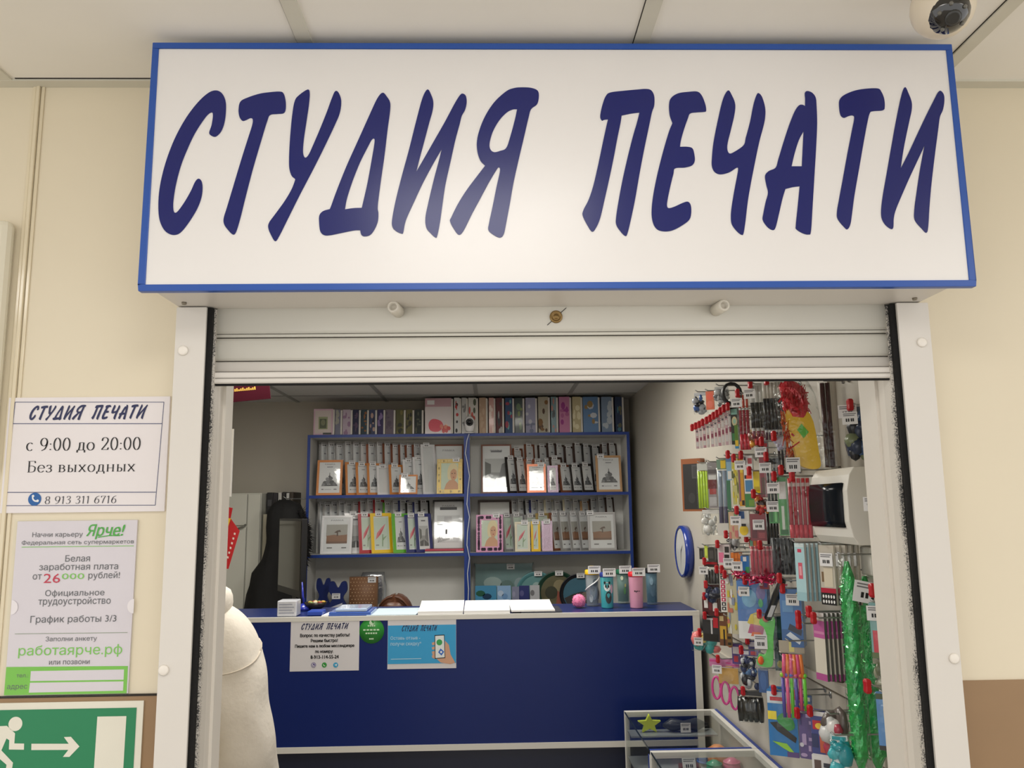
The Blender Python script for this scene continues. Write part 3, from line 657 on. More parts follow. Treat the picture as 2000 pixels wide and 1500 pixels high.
for s, a, b, yb, yt in (('Оставь отзыв -', 1418, 1632, 552, 528), ('получи скидку*', 1418, 1640, 594, 568)):
    m = MB(); ptxt(m, s, PT, y, z_(a, yb)[0], z_(b, yb)[0], z_(0, yb)[1], z_(0, yt)[1], n=.0012); m.build('text_line', t)
m = MB(); pline(m, PT, y, [z_(1420, 694), z_(1640, 690)], .0012, .0011); m.build('footnote', t)
SKIN = M('skin', (206, 160, 132), .55)
m = MB()
ppoly(m, SKIN, y, [z_(1812, 560), z_(1840, 590), z_(1852, 660), z_(1885, 718), z_(1850, 730), z_(1780, 718), z_(1752, 692), z_(1730, 690), z_(1716, 640), z_(1812, 680)], .0011)
for py in (575, 608, 640, 668): ppoly(m, SKIN, y, [z_(1716, py), z_(1740, py-8), z_(1742, py+14), z_(1720, py+18)], .00115)
m.build('hand_picture', t)
m = MB(); ppoly(m, INK, y, [z_(1736, 520), z_(1808, 516), z_(1814, 686), z_(1738, 692)], .0013)
ppoly(m, M('screen_pale', (226, 232, 232), .4), y, [z_(1741, 526), z_(1804, 522), z_(1809, 680), z_(1743, 686)], .00145)
c = PY(*z_(1771, 572), y); m.region([disc(c.x, c.z, .0125)], C(54, 160, 84), WF(y), .0016)
ppoly(m, C(40, 104, 200), y, [z_(1780, 616), z_(1806, 640), z_(1786, 668), z_(1762, 644)], .0016)
c = PY(*z_(1784, 642), y); m.region([disc(c.x, c.z, .0048)], WHITE, WF(y), .00175)
m.build('phone_picture', t)
c = PY(726, 1232, y); m = MB(); m.lathe([(.053, 0), (.053, .0008), (0, .0008)], M('sticker_green', (40, 134, 52), .4), c+V((0, .0009, 0)), (0, -1, 0), 36)
st = thing('round_sticker', 'round green sticker between the two counter posters', 'sticker', (c.x, YCT-.0002, c.z-.053)); m.build('disc', st)
m = MB(); f = WF(y); PG = M('sticker_pale', (200, 226, 196), .5)
m.region([disc(c.x, c.z+.034, .0105)], PG, f, .0014); m.region([arc(c.x+.002, c.z+.036, .0075, .0075, -60, 140, 8)], M('sticker_green'), f, .0016)
m.build('emblem', st); m = MB()
for r_, wd, dz in ((4, .034, .021), (5, .072, .004), (5, .052, -.010), (3, .02, -.033)):
    for i in range(r_):
        xa = c.x-wd/2+wd*i/r_; m.region([rect(xa, c.z+dz-.003, xa+wd/r_*.72, c.z+dz+.003)], PG, f, .0014)
mk = m.build('small_print', st); mk['kind'] = 'stuff'
# ============================================================ bookcases
YF, YBK = 5.15, 5.405
BLUEE = M('blue_edge', (24, 58, 140), .4, noise=.03)
zT, zA, zB = PY(760, 848, YF).z, PY(760, 966, YF).z, PY(760, 1082, YF).z
zT = max(zT, 2.08); zC_ = .99
xs = [PY(598, 960, YF).x, PY(912, 960, YF).x, PY(1233, 960, YF).x]
def board(m, a, b):
    (x0, y0, z0), (x1, y1, z1) = a, b
    m.box((x0, y0+.002, z0), (x1, y1, z1), GREYL); m.box((x0, y0, z0), (x1, y0+.002, z1), BLUEE)
    return m
T = .018; CELLS = []
for i, nm in enumerate(('left', 'right')):
    a, b = xs[i]+.0004, xs[i+1]-.0004
    bc = thing('bookcase', 'grey shelving unit with blue front edges, the %s one of the pair behind the counter' % nm, 'bookcase', ((a+b)/2, 5.28, 0))
    for x in (a, b-T): board(MB(), (x, YF, 0), (x+T, YBK, zT-T)).build('side_panel', bc)
    board(MB(), (a, YF, zT-T), (b, YBK, zT)).build('top_panel', bc)
    for z in (zA, zB, zC_, .55, .1): board(MB(), (a+T, YF, z-T), (b-T, YBK, z)).build('shelf', bc)
    MB().box((a+T, YBK-.006, .1), (b-T, YBK, zT-T), GREYL).build('back_panel', bc)
    CELLS.append((a+T, b-T))
# ============================================================ price tags and picture prints
TAGW = M('tag_white', (226, 226, 228), .4, noise=.02)
def price_tag(parent, fr, w=.042, h=.03, txt=None):
    """card with a line of print and a price; fr(a,b,n) is centred on the card"""
    m = MB(); m.box((-w/2, -h/2, 0), (w/2, h/2, .0012), TAGW, fr)
    for i, q in enumerate((.36, .22)): m.region([rect(-w*.42, h*q-h*.035, w*(.42-.1*i), h*q+h*.035)], M('tag_grey', (120, 120, 124), .6), fr, .0016)
    for i, x in enumerate((-.22, -.08, .1, .22)): m.region([rect(w*x-w*.045, -h*.28, w*x+w*.045, -h*.02)], INK, fr, .0016)
    return m.build('price_tag', parent)
def still(u0, v0, u1, v1):   # grey still life in a frame insert
    f = lambda p: [(u0+(u1-u0)*a, v0+(v1-v0)*b) for a, b in p]
    o = [(C(88, 90, 94), f([(.12, .22), (.9, .22), (.86, .28), (.16, .27)]))]
    for k, (x, y, r, s) in enumerate(((.3, .32, .12, 96), (.46, .36, .13, 120), (.62, .34, .12, 84), (.74, .29, .09, 110), (.4, .45, .09, 140), (.56, .47, .1, 104), (.5, .53, .06, 74), (.22, .27, .08, 130), (.82, .25, .05, 90))):
        o.append((C(s, s+2, s+6), f(disc(x, y, r, 10, r*.62))))
    return o+[(C(86, 88, 92), f([(.48, .55), (.52, .55), (.51, .66), (.49, .66)])), (C(140, 140, 146), f(rect(.36, .83, .64, .855))), (C(120, 120, 126), f(rect(.14, .1, .24, .13))), (C(160, 160, 166), f(rect(.28, .105, .6, .12))), (C(120, 120, 126), f(rect(.72, .1, .86, .13)))]
def street(u0, v0, u1, v1):
    f = lambda p: [(u0+(u1-u0)*a, v0+(v1-v0)*b) for a, b in p]
    return [(C(150, 152, 152), f(rect(.08, .1, .92, .72))), (C(188, 190, 190), f(rect(.08, .42, .92, .72))), (C(104, 106, 104), f([(.08, .3), (.3, .36), (.3, .6), (.08, .66)])), (C(120, 122, 124), f([(.6, .34), (.92, .2), (.92, .66), (.7, .6)])), (C(84, 86, 88), f([(.08, .1), (.92, .1), (.92, .18), (.5, .3), (.08, .24)])), (C(170, 172, 172), f([(.4, .1), (.5, .1), (.5, .3), (.48, .3)])), (C(120, 120, 126), f(rect(.3, .86, .7, .9)))]
def portrait(u0, v0, u1, v1):
    f = lambda p: [(u0+(u1-u0)*a, v0+(v1-v0)*b) for a, b in p]
    S = C(214, 164, 130); H = C(232, 218, 176)
    return [(C(206, 220, 200), f(rect(0, 0, 1, 1))), (S, f([(.18, 0), (1, 0), (.98, .22), (.8, .34), (.5, .36), (.3, .22)])), (H, f(smooth([(.4, .4), (.38, .75), (.56, .97), (.86, .96), (1, .74), (.99, .5), (.9, .4), (.6, .38)], 3))), (S, f(disc(.72, .58, .19, 16, .24))), (H, f(smooth([(.5, .62), (.55, .86), (.75, .92), (.94, .8), (.92, .7), (.75, .78), (.6, .72)], 3))), (S, f([(.6, .3), (.8, .3), (.8, .42), (.6, .42)])), (C(70, 50, 44), f(disc(.64, .6, .035, 8, .018))), (C(70, 50, 44), f(disc(.8, .61, .035, 8, .018))), (C(176, 70, 70), f(disc(.73, .46, .05, 8, .018)))]
def desert(u0, v0, u1, v1):
    f = lambda p: [(u0+(u1-u0)*a, v0+(v1-v0)*b) for a, b in p]
    return [(C(168, 166, 160), f(rect(.1, .45, .9, .8))), (C(146, 108, 84), f([(.12, .24), (.9, .24), (.9, .5), (.6, .48), (.4, .5), (.12, .47)])), (C(90, 70, 60), f([(.5, .46), (.55, .46), (.55, .58), (.66, .58), (.62, .64), (.5, .62), (.4, .56), (.5, .55)])), (C(120, 90, 74), f(rect(.12, .24, .9, .3))), (C(110, 110, 110), f(rect(.15, .1, .35, .13))), (C(110, 110, 110), f(rect(.7, .1, .88, .13)))]
def pier(u0, v0, u1, v1):
    f = lambda p: [(u0+(u1-u0)*a, v0+(v1-v0)*b) for a, b in p]
    o = [(C(202, 204, 206), f(rect(.1, .12, .9, .7))), (C(180, 180, 184), f(rect(.35, .52, .62, .68)))]
    for i in range(9): x = .14+i*.055; o.append((C(70, 70, 74), f([(x, .12+.01*i), (x+.02, .12+.01*i), (x+.09, .3-.004*i), (x+.075, .3-.004*i)])))
    return o+[(C(110, 110, 114), f(rect(.1, .32, .9, .325))), (C(80, 80, 84), f(rect(.4, .3, .46, .4))), (C(96, 96, 100), f(rect(.12, .5, .3, .51))), (C(60, 60, 64), f(rect(.2, .82, .8, .88)))]
def flower(u0, v0, u1, v1):
    f = lambda p: [(u0+(u1-u0)*a, v0+(v1-v0)*b) for a, b in p]
    return [(C(206, 220, 208), f(rect(.04, .04, .96, .96))), (C(222, 130, 140), f([(.1, .3), (.45, .46), (.8, .78), (.5, .66), (.2, .5)])), (C(206, 84, 100), f([(.2, .34), (.5, .5), (.72, .7), (.4, .54)])), (C(120, 150, 110), f([(.5, .1), (.56, .1), (.6, .46), (.55, .46)])), (C(150, 176, 140), f([(.55, .25), (.85, .42), (.6, .36)])), (C(150, 150, 150), f(rect(.1, .12, .3, .16)))]
def headword(m, fr, x0, x1, b, h, n): put_text(m, 'РАМКА', C(120, 120, 126), fr, x0, x1, b, h, n)
# ============================================================ picture frames
def lean(x, y, z, deg, yaw):
    """frame standing on z at (x,y): a along its width, b up its face, n out of its face"""
    t = math.radians(deg); a = math.radians(yaw)
    u = V((math.cos(a), math.sin(a), 0)); nrm0 = V((math.sin(a), -math.cos(a), 0))
    v = V((0, 0, 1))*math.cos(t) - nrm0*math.sin(t); n = nrm0*math.cos(t)+V((0, 0, 1))*math.sin(t)
    return frame((x, y, z), u, v, n)
SHEET = M('frame_sheet', (222, 224, 226), .4, noise=.01)
FGLASS = film('frame_glass', (245, 248, 250), .24, .05, .06, 12)
def picture_frame(label, grp, x, y, z, w, h, col, pic, deg=8, yaw=0, bw=.014, th=.012, tagpos=None, sheet=SHEET, orn=None, head=False):
    z += th*math.sin(math.radians(deg))+.0006
    fr = lean(x, y, z, deg, yaw)
    t = thing('framed_picture', label, 'picture frame', (x, y, z), grp)
    m = MB(); mat = col
    for a, b in (((-w/2, 0), (w/2, bw)), ((-w/2, h-bw), (w/2, h)), ((-w/2, bw), (-w/2+bw, h-bw)), ((w/2-bw, bw), (w/2, h-bw))):
        m.box((a[0], a[1], -th), (b[0], b[1], 0), mat, fr)
        if th > .008: m.box((a[0]+bw*.25, a[1]+bw*.25, 0), (b[0]-bw*.25, b[1]-bw*.25, .0018), mat, fr)
    if orn:
        rr = random.Random(int(x*1000))
        for i in range(orn[1]):
            e = rr.random()
            if rr.random() < w/(w+h): px, py = -w/2+bw/2+(w-bw)*e, (bw/2 if rr.random() < .5 else h-bw/2)
            else: px, py = ((-w/2+bw/2) if rr.random() < .5 else w/2-bw/2), bw/2+(h-bw)*e
            m.region([[(px+q[0], py+q[1]) for q in disc(0, 0, bw*.22, 6, bw*.32)]], orn[0], fr, .0022)
    m.build('moulding', t)
    m = MB(); m.box((-w/2+bw, bw, -th*.7), (w/2-bw, h-bw, -.003), sheet, fr)
    if pic: paint(m, pic(-w/2+bw, bw, w/2-bw, h-bw), fr, -.0026)
    if head: headword(m, fr, -w*.2, w*.2, h*.86, h*.035, -.002)
    m.build('print', t)
    m = MB(); m.add([fr(-w/2+bw, bw, -.0012), fr(w/2-bw, bw, -.0012), fr(w/2-bw, h-bw, -.0012), fr(-w/2+bw, h-bw, -.0012)], [(0, 1, 2, 3)], FGLASS); m.build('glass', t)
    if tagpos is not None:
        f2 = lambda a, b, c=0: fr(tagpos*w+a, h-.004+b, .004+c)
        price_tag(t, f2, .043, .03)
    return t
WD = M('orange_wood', (206, 132, 66), .4, noise=.18, scale=18); BRN = M('brown_wood', (124, 72, 50), .4, noise=.2, scale=18); CPR = M('copper_frame', (176, 110, 84), .3, .5)
SLV = M('silver_frame', (186, 186, 188), .28, .6); WHF = M('white_frame', (226, 226, 228), .3, coat=.4); BLK = M('black_frame', (36, 32, 32), .3, coat=.3); DBR = M('dark_brown_frame', (62, 44, 38), .35)
GLD = M('gold_frame', (196, 172, 110), .35, .4); REDF = M('red_frame', (176, 30, 46), .28, coat=.4); YEL = M('yellow_frame', (238, 196, 24), .28, coat=.4); GRNF = M('green_frame', (98, 178, 52), .28, coat=.4); NVF = M('navy_frame', (40, 48, 110), .28, coat=.4)
LWD = M('light_wood', (190, 150, 108), .4, noise=.15, scale=18); CRM = M('cream_frame', (222, 214, 190), .3, coat=.3); PNK = M('pink_frame', (214, 150, 190), .35); MAU = M('mauve_glitter', (170, 150, 168), .25, .5, noise=.3, scale=220, bump=.5)
CN = {id(WD): 'orange wooden', id(BRN): 'brown wooden', id(CPR): 'copper coloured', id(SLV): 'silver', id(WHF): 'white', id(BLK): 'black', id(DBR): 'dark brown', id(GLD): 'ornate gold', id(REDF): 'red', id(YEL): 'yellow', id(GRNF): 'green', id(NVF): 'navy blue', id(LWD): 'light wooden', id(CRM): 'cream', id(PNK): 'pink leopard spotted', id(MAU): 'glittery mauve'}
def row(cell, zb, yy, items, where, grp, w, yaw, deg, tagp=-.12):
    """a fanned row: items are (left pixel, top pixel, colour, picture)"""
    n = len(items)
    for i, it in enumerate(items):
        pxl, pyt, col, pic = it[:4]; ww = it[4] if len(it) > 4 else w
        a = PY(pxl, 960, yy).x; h = PY(pxl, pyt, yy+.03).z-zb
        ca, sa = math.cos(math.radians(yaw)), math.sin(math.radians(yaw))
        cx = a+ww/2*abs(ca); cy = yy+(ww/2*sa if yaw > 0 else -ww/2*sa)
        if cx+ww/2*ca > cell[1]-.017: cx = cell[1]-.017-ww/2*ca
        if cx-ww/2*ca < cell[0]+.032: cx = cell[0]+.032+ww/2*ca
        picture_frame('%s frame, %s from the left in the %s' % (CN[id(col)], ORD[i], where), grp, cx, cy, zb, ww, h/math.cos(math.radians(deg)), col, pic, deg, yaw, bw=(.02 if col in (REDF, YEL, GRNF, NVF) and ww > .1 else min(.014, ww*.14)), th=.008, tagpos=tagp)
L_, R_ = CELLS
def single(pxl, pxr, pyt, zb, yy, col, pic, label, deg=8.9, yaw=0, pyb=960, **k):
    a, b = PY(pxl, pyb, yy).x, PY(pxr, pyb, yy).x
    for q in (L_, R_):
        if q[0] < (a+b)/2 < q[1]: a, b = max(a, q[0]+.004), min(b, q[1]-.004)
    h = (PY((pxl+pxr)/2, pyt, yy+.02).z-zb)/math.cos(math.radians(deg))
    return picture_frame(label, None, (a+b)/2, yy, zb, b-a, h, col, pic, deg, yaw, **k)
g = 'picture frames on the upper left shelf'
row(L_, zA, 5.315, [(p, q, c_, s_) for p, q, c_, s_ in ((622, 868, SLV, still), (639, 867, SLV, still), (655, 870, SLV, still), (672, 866, SLV, still), (688, 867, SLV, still), (703, 868, SLV, still), (718, 868, CPR, still), (735, 867, SLV, still), (750, 867, BRN, still), (766, 870, BRN, still), (781, 869, BRN, still), (794, 870, BRN, still), (808, 869, BRN, still))], 'back row of the upper left shelf', g, .085, 38, 4)
row(L_, zA, 5.235, [(676, 903, WD, still, .12), (697, 905, WD, still), (719, 905, WD, still), (738, 910, WHF, None), (762, 908, WD, still), (790, 898, WHF, still), (810, 893, WHF, still), (827, 868, WHF, None)], 'middle row of the upper left shelf', g, .1, 30, 8)
single(846, 905, 868, zA, 5.30, BRN, None, 'tall white picture sheet in a brown frame, right end of the upper left shelf', head=True, bw=.01)
single(617, 667, 899, zA, 5.19, WD, still, 'orange wooden frame with a still life, left end of the upper left shelf', deg=8.2, head=True)
single(779, 815, 928, zA, 5.17, WD, still, 'small orange wooden frame lying lowest in front on the upper left shelf', bw=.01, tagpos=-.2)
single(853, 903, 897, zA, 5.185, GLD, portrait, 'ornate gold frame with a portrait of a woman on the upper left shelf', bw=.026, orn=(C(222, 204, 150), 40), tagpos=.25)
g = 'picture frames on the lower left shelf'
row(L_, zB, 5.315, [(p, q, c_, s_) for p, q, c_, s_ in ((620, 984, SLV, still), (634, 985, SLV, still), (648, 984, WHF, still), (662, 982, SLV, still), (676, 984, WHF, still), (690, 983, SLV, still), (704, 980, REDF, still), (718, 978, SLV, still), (733, 977, REDF, still), (752, 982, GRNF, still), (768, 981, SLV, still), (782, 978, NVF, still), (796, 983, BLK, still), (810, 981, NVF, still), (822, 978, BLK, still))], 'back row of the lower left shelf', g, .08, 38, 4)
row(L_, zB, 5.212, [(678, 1003, WHF, street, .14), (704, 1004, REDF, flower), (728, 1003, YEL, flower, .14), (770, 1004, GRNF, still), (795, 1006, NVF, flower), (815, 1004, NVF, street)], 'front row of the lower left shelf', g, .11, 26, 11)
single(844, 908, 977, zB+.012, 5.27, BLK, pier, 'tall black frame with a white pier picture on the lower left shelf', head=True, bw=.011, pyb=1070)
single(625, 686, 1008, zB, 5.18, WHF, desert, 'big white frame with a pale picture, left end of the lower left shelf', deg=11, pyb=1075, head=True)
for i, (c_, z) in enumerate(((C(200, 206, 196), 0), (C(196, 70, 90), .013))):
    a, b = PY(830, 1070, 5.16).x, min(L_[1]-.004, PY(908, 1070, 5.16).x)
    tag(MB().box((a, 5.155, zB+z+.0006), (b, 5.255, zB+z+.0116), c_).build('framed_picture', bevel=.002), '%s frame lying flat, %s of the two under the pier picture' % (('pale', 'lower'), ('pinkish red', 'upper'))[i], 'picture frame')
g = 'picture frames on the upper right shelf'
row(R_, zA, 5.315, [(p, q, c_, still) for p, q, c_ in ((1006, 876, BRN), (1030, 868, BRN), (1056, 870, DBR), (1074, 866, DBR), (1090, 869, DBR), (1108, 872, DBR), (1126, 866, DBR), (1143, 869, BLK), (1160, 871, BLK), (1180, 868, DBR), (1196, 866, DBR))], 'back row of the upper right shelf', g, .085, 38, 4)
row(R_, zA, 5.235, [(993, 893, BLK, still), (1011, 896, DBR, still), (1030, 897, CPR, still), (1046, 899, CPR, still), (1066, 898, SLV, still), (1080, 893, DBR, still), (1096, 908, BRN, still), (1118, 908, BLK, still), (1139, 906, BLK, still)], 'middle row of the upper right shelf', g, .1, 30, 9.2)
single(940, 1000, 868, zA, 5.30, BRN, street, 'big brown frame with a street picture, left end of the upper right shelf', deg=8.7, head=True, bw=.01)
single(1030, 1067, 907, zA, 5.185, CPR, still, 'small copper frame in front on the upper right shelf', head=True, tagpos=.25)
single(1070, 1091, 910, zA, 5.19, MAU, still, 'narrow glittery copper frame beside the small copper one')
single(1166, 1216, 890, zA, 5.2, LWD, still, 'light wooden frame with a still life, right end of the upper right shelf', head=True, tagpos=-.3)
g = 'picture frames on the lower right shelf'
row(R_, zB, 5.315, [(p, q, c_, still) for p, q, c_ in ((1000, 980, DBR), (1013, 977, SLV), (1027, 979, BLK), (1038, 977, NVF), (1052, 979, SLV), (1067, 977, CRM), (1084, 979, SLV), (1104, 976, CRM), (1120, 977, SLV), (1138, 979, LWD), (1155, 975, DBR), (1170, 973, SLV), (1186, 972, DBR))], 'back row of the lower right shelf', g, .08, 38, 4)
row(R_, zB, 5.235, [(984, 1005, SLV, flower), (1003, 1004, SLV, flower), (1030, 1006, SLV, flower), (1052, 1003, GLD, flower), (1078, 1002, BRN, desert), (1094, 1002, SLV, desert), (1114, 1002, SLV, desert), (1132, 1002, SLV, desert)], 'middle row of the lower right shelf', g, .1, 30, 9)
single(934, 1000, 977, zB, 5.33, DBR, None, 'big dark brown frame behind the leopard spotted one', pyb=1070, deg=4)
single(930, 983, 1006, zB, 5.18, PNK, portrait, 'pink leopard spotted frame with a portrait of a woman, lower right shelf', deg=8, bw=.034, orn=(C(60, 20, 60), 90), pyb=1075, tagpos=.25)
single(1006, 1036, 1020, zB, 5.18, CRM, flower, 'cream frame with a pink lily in front on the lower right shelf', pyb=1075, tagpos=.15)
single(1038, 1056, 1019, zB, 5.18, YEL, flower, 'narrow yellow frame beside the lily frame', pyb=1075, tagpos=0)
single(1059, 1080, 1018, zB, 5.18, MAU, None, 'glittery mauve frame beside the narrow yellow one', pyb=1075, tagpos=0, sheet=M('mauve_glitter'))
single(1150, 1205, 1001, zB, 5.2, SLV, desert, 'big silver frame with a desert picture, right end of the lower right shelf', pyb=1075, head=True, deg=9, tagpos=-.4)
# ============================================================ albums on top
def album(i, pxl, pxr, pyt, cols, label, pic=None, yy=5.165, d=.21):
    a, b = PY(pxl, 845, yy).x, PY(pxr, 845, yy).x; h = PY(pxl, pyt, yy).z-zT
    t = thing('photo_album', label, 'photo album', ((a+b)/2, yy+d/2, zT), 'photo albums on top of the bookcases')
    m = MB(); e = min(.012, (b-a)*.26)
    sh = (lambda *q: C(*q, .55)) if i < 40 or i % 3 else gloss   # most covers are dull, some laminated
    m.box((a, yy, zT+.0006), (b-e, yy+d, zT+h), sh(*cols[0]))
    rr = random.Random(i*31+5); f = WF(yy)
    if pic: paint(m, pic(a, zT, b-e, zT+h), f, .0005)
    else:
        for k in range(7):
            u = a+(b-e-a)*rr.uniform(.15, .85); vv = zT+h*rr.uniform(.06, .9); c_ = cols[1+k % (len(cols)-1)]
            wv = (b-e-a)*rr.uniform(.1, .3); hv = h*rr.uniform(.03, .12)
            m.region([[(min(b-e, max(a, u+p[0])), min(zT+h, max(zT, vv+p[1]))) for p in disc(0, 0, wv, 7, hv)]], sh(*c_), f, .0005+k*.0001)
    m.build('cover', t)
    MB().box((b-e, yy+.004, zT+.003), (b-.0005, yy+d-.004, zT+h-.004), M('album_pages', (214, 210, 204), .5)).build('pages', t)
def lilac(x0, z0, x1, z1):
    f = lambda p: [(x0+(x1-x0)*a, z0+(z1-z0)*b) for a, b in p]
    return [(C(206, 194, 190), f(rect(.08, .06, .92, .94))), (C(150, 158, 120), f(rect(.26, .22, .74, .7))), (C(84, 92, 70), f(rect(.32, .26, .68, .62))), (C(126, 130, 100), f(disc(.5, .48, .12, 10))), (C(60, 66, 60), f(rect(.5, .02, .95, .09)))]
def rose(x0, z0, x1, z1):
    f = lambda p: [(x0+(x1-x0)*a, z0+(z1-z0)*b) for a, b in p]
    o = [(gloss(216, 206, 208), f(rect(0, 0, 1, 1))), (gloss(190, 150, 160), f(rect(0, .76, 1, 1))), (gloss(214, 70, 92), f(smooth([(.14, .3), (.2, .1), (.5, .06), (.7, .2), (.6, .36), (.3, .42)], 3)))]
    rr = random.Random(3)
    for k in range(14): o.append((gloss(*random.choice(((200, 60, 60), (236, 210, 190), (220, 130, 110)))), f(disc(rr.uniform(.62, .92), rr.uniform(.07, .24), .06, 7))))
    return o+[(TAGW, f(rect(.08, .82, .36, .94)))]
SM = [(612, 653, (206, 172, 190), (190, 160, 180)), (654, 668, (120, 122, 140), (160, 160, 150)), (669, 688, (184, 168, 184), (150, 120, 150)), (689, 704, (26, 28, 66), (80, 60, 90)), (705, 720, (30, 56, 70), (140, 90, 50)), (721, 736, (50, 60, 96), (180, 150, 140), (30, 30, 50)), (737, 752, (44, 36, 86), (130, 110, 160)), (753, 772, (104, 92, 106), (84, 74, 92)), (773, 792, (84, 84, 46), (40, 44, 36), (120, 110, 60)), (793, 809, (96, 92, 52), (40, 40, 30)), (810, 827, (30, 40, 40), (80, 84, 70))]
NM = ['pink one with a framed cottage picture', 'greyish lilac one', 'pale lilac one', 'dark navy one', 'dark teal one with orange', 'blue night picture one', 'violet one', 'mauve grey one', 'olive green one', 'olive and yellow one', 'blackish green one']
for i, s in enumerate(SM): album(i, s[0], s[1], 800 if i else 799, s[2:], 'small album, %s, %s from left on the bookcase' % (NM[i], ORD[i]), lilac if i == 0 else None)
BG = [(830, 885, (216, 206, 208), (200, 80, 90)), (887, 901, (206, 206, 206), (190, 60, 60), (60, 60, 60)), (902, 914, (186, 186, 184), (120, 120, 120)), (915, 934, (206, 204, 198), (80, 90, 70), (190, 80, 70)), (936, 953, (178, 150, 126), (190, 164, 140)), (955, 968, (206, 160, 152), (230, 210, 200)), (969, 985, (90, 40, 46), (60, 60, 66), (170, 170, 170)), (987, 1005, (40, 70, 110), (150, 60, 80), (100, 160, 160)), (1006, 1025, (30, 50, 50), (110, 130, 50), (80, 110, 70)), (1027, 1050, (150, 150, 176), (110, 116, 140), (190, 190, 200)), (1052, 1075, (170, 164, 146), (120, 84, 40), (80, 56, 40)), (1077, 1091, (110, 140, 150), (180, 120, 110), (60, 70, 76)), (1093, 1117, (190, 120, 160), (150, 50, 130), (170, 90, 140)), (1119, 1139, (190, 178, 140), (220, 212, 180)), (1140, 1173, (90, 126, 170), (150, 120, 70), (190, 196, 206)), (1176, 1200, (120, 140, 166), (180, 190, 200)), (1203, 1220, (28, 46, 80), (90, 90, 70), (60, 110, 130))]
NM = ['white one with a big red rose', 'white one with red flowers', 'plain pale grey one', 'white one behind the small camera', 'tan one', 'pink floral one', 'dark red one', 'dark blue one with pink', 'dark green one', 'silvery lilac one', 'cream and brown one', 'teal grey one', 'pink and magenta one', 'gold and cream one', 'blue glittering one', 'silver blue one', 'darkest blue one']
for i, s in enumerate(BG): album(40+i, s[0], s[1], 777-(i > 9)*2 + (i == 0), s[2:], 'tall album, %s, %s from left among tall ones' % (NM[i], ORD[i]), rose if i == 0 else None, d=.22)
# small white camera and its cable
c = PY(917, 826, 5.12); IPW = M('camera_white', (226, 226, 228), .3)
ic = thing('indoor_camera', 'small white indoor camera standing on the bookcase', 'camera', (c.x, 5.158, zT))
m = MB(); ring = lambda zc_, w_, d_: [V((c.x+w_*math.cos(t*math.pi/8), 5.145+d_*math.sin(t*math.pi/8), zc_)) for t in range(16)]
H = c.z+.038-zT
m.loft([ring(zT+.008+H*k, w_, d_) for k, w_, d_ in ((.02, .012, .008), (.1, .026, .011), (.3, .0305, .0125), (.55, .032, .013), (.8, .029, .0125), (.95, .018, .01), (1, .004, .004))], IPW); m.build('body', ic)
MB().lathe([(.034, 0), (.034, .006), (.012, .01), (0, .01)], IPW, (c.x, 5.152, zT), (0, 0, 1), 20).build('foot', ic)
MB().lathe([(.024, 0), (.023, .004), (.013, .0045), (.012, .002), (0, .005)], M('camera_black', (18, 18, 22), .12), (c.x, 5.1325, zT+H*.68), (0, -1, 0), 20).build('lens', ic)
cb = [V((c.x-.003, 5.142, zT-.004))]
for px, py in ((912, 860), (909, 885), (913, 905), (917, 930), (914, 955), (912, 985), (917, 1010), (913, 1040), (912, 1065), (917, 1090), (913, 1120), (915, 1150), (914, 1185), (914, 1230)):
    q = PY(px, py, 5.142); cb.append(q)
tag(MB().tube(cb, .0032, M('cable_white', (216, 222, 236), .4), 6).build('camera_cable'), 'thin white cable hanging wavily down between the two bookcases', 'cable')
# ============================================================ things on the lower shelves
def upright(pl, pr_, pt, yy, zb, pyb=1150): 
    a, b = PY(pl, pyb, yy).x, PY(pr_, pyb, yy).x; return a, b, PY((pl+pr_)/2, pt, yy).z-zb
zS = zC_
a, b, h = upright(682, 736, 1127, 5.22, zS)
bg = thing('gift_bag', 'brown gift bag with light dots on the lower left shelf', 'gift bag', ((a+b)/2, 5.25, zS))
m = MB(); m.loft([[V((a, 5.22, z)), V((b, 5.22, z)), V((b+.004*k, 5.29-.03*k, z)), V((a-.004*k, 5.29-.03*k, z))] for k, z in ((0, zS+.0005), (0, zS+h*.5), (1, zS+h))], M('kraft_brown', (128, 92, 66), .6))
dt = [(C(182, 150, 116), disc(a+(b-a)*(i+.5+(j % 2)*.5)/9, zS+h*(j+.5)/12, .0035, 6)) for i in range(8) for j in range(12)]
for q in dt: m.region([q[1]], q[0], WF(5.22), .0006)
m.build('bag', bg); price_tag(bg, frame((a+(b-a)*.82, 5.218, zS+h*.93), (1, 0, 0), (0, 0, 1), (0, -1, 0)), .05, .034)
a, b, h = upright(702, 752, 1118, 5.31, zS)
rr = random.Random(4); m = MB()
FOIL = M('silver_foil', (200, 204, 210), .16, .8, bump=.8, scale=40)
m.loft([[V(((a+b)/2+(b-a)/2*math.cos(t*.3927)*s*(1+rr.uniform(-.06, .06)), 5.335+.028*math.sin(t*.3927)*s, z)) for t in range(16)] for z, s in ((zS+.0005, .8), (zS+h*.3, 1), (zS+h*.7, 1.02), (zS+h*.9, .96), (zS+h, .86))], FOIL)
tag(m.build('foil_parcel'), 'parcel in crinkled silver cellophane behind the brown gift bag', 'parcel')
NVB = M('navy_card', (28, 42, 100), .35, coat=.3)
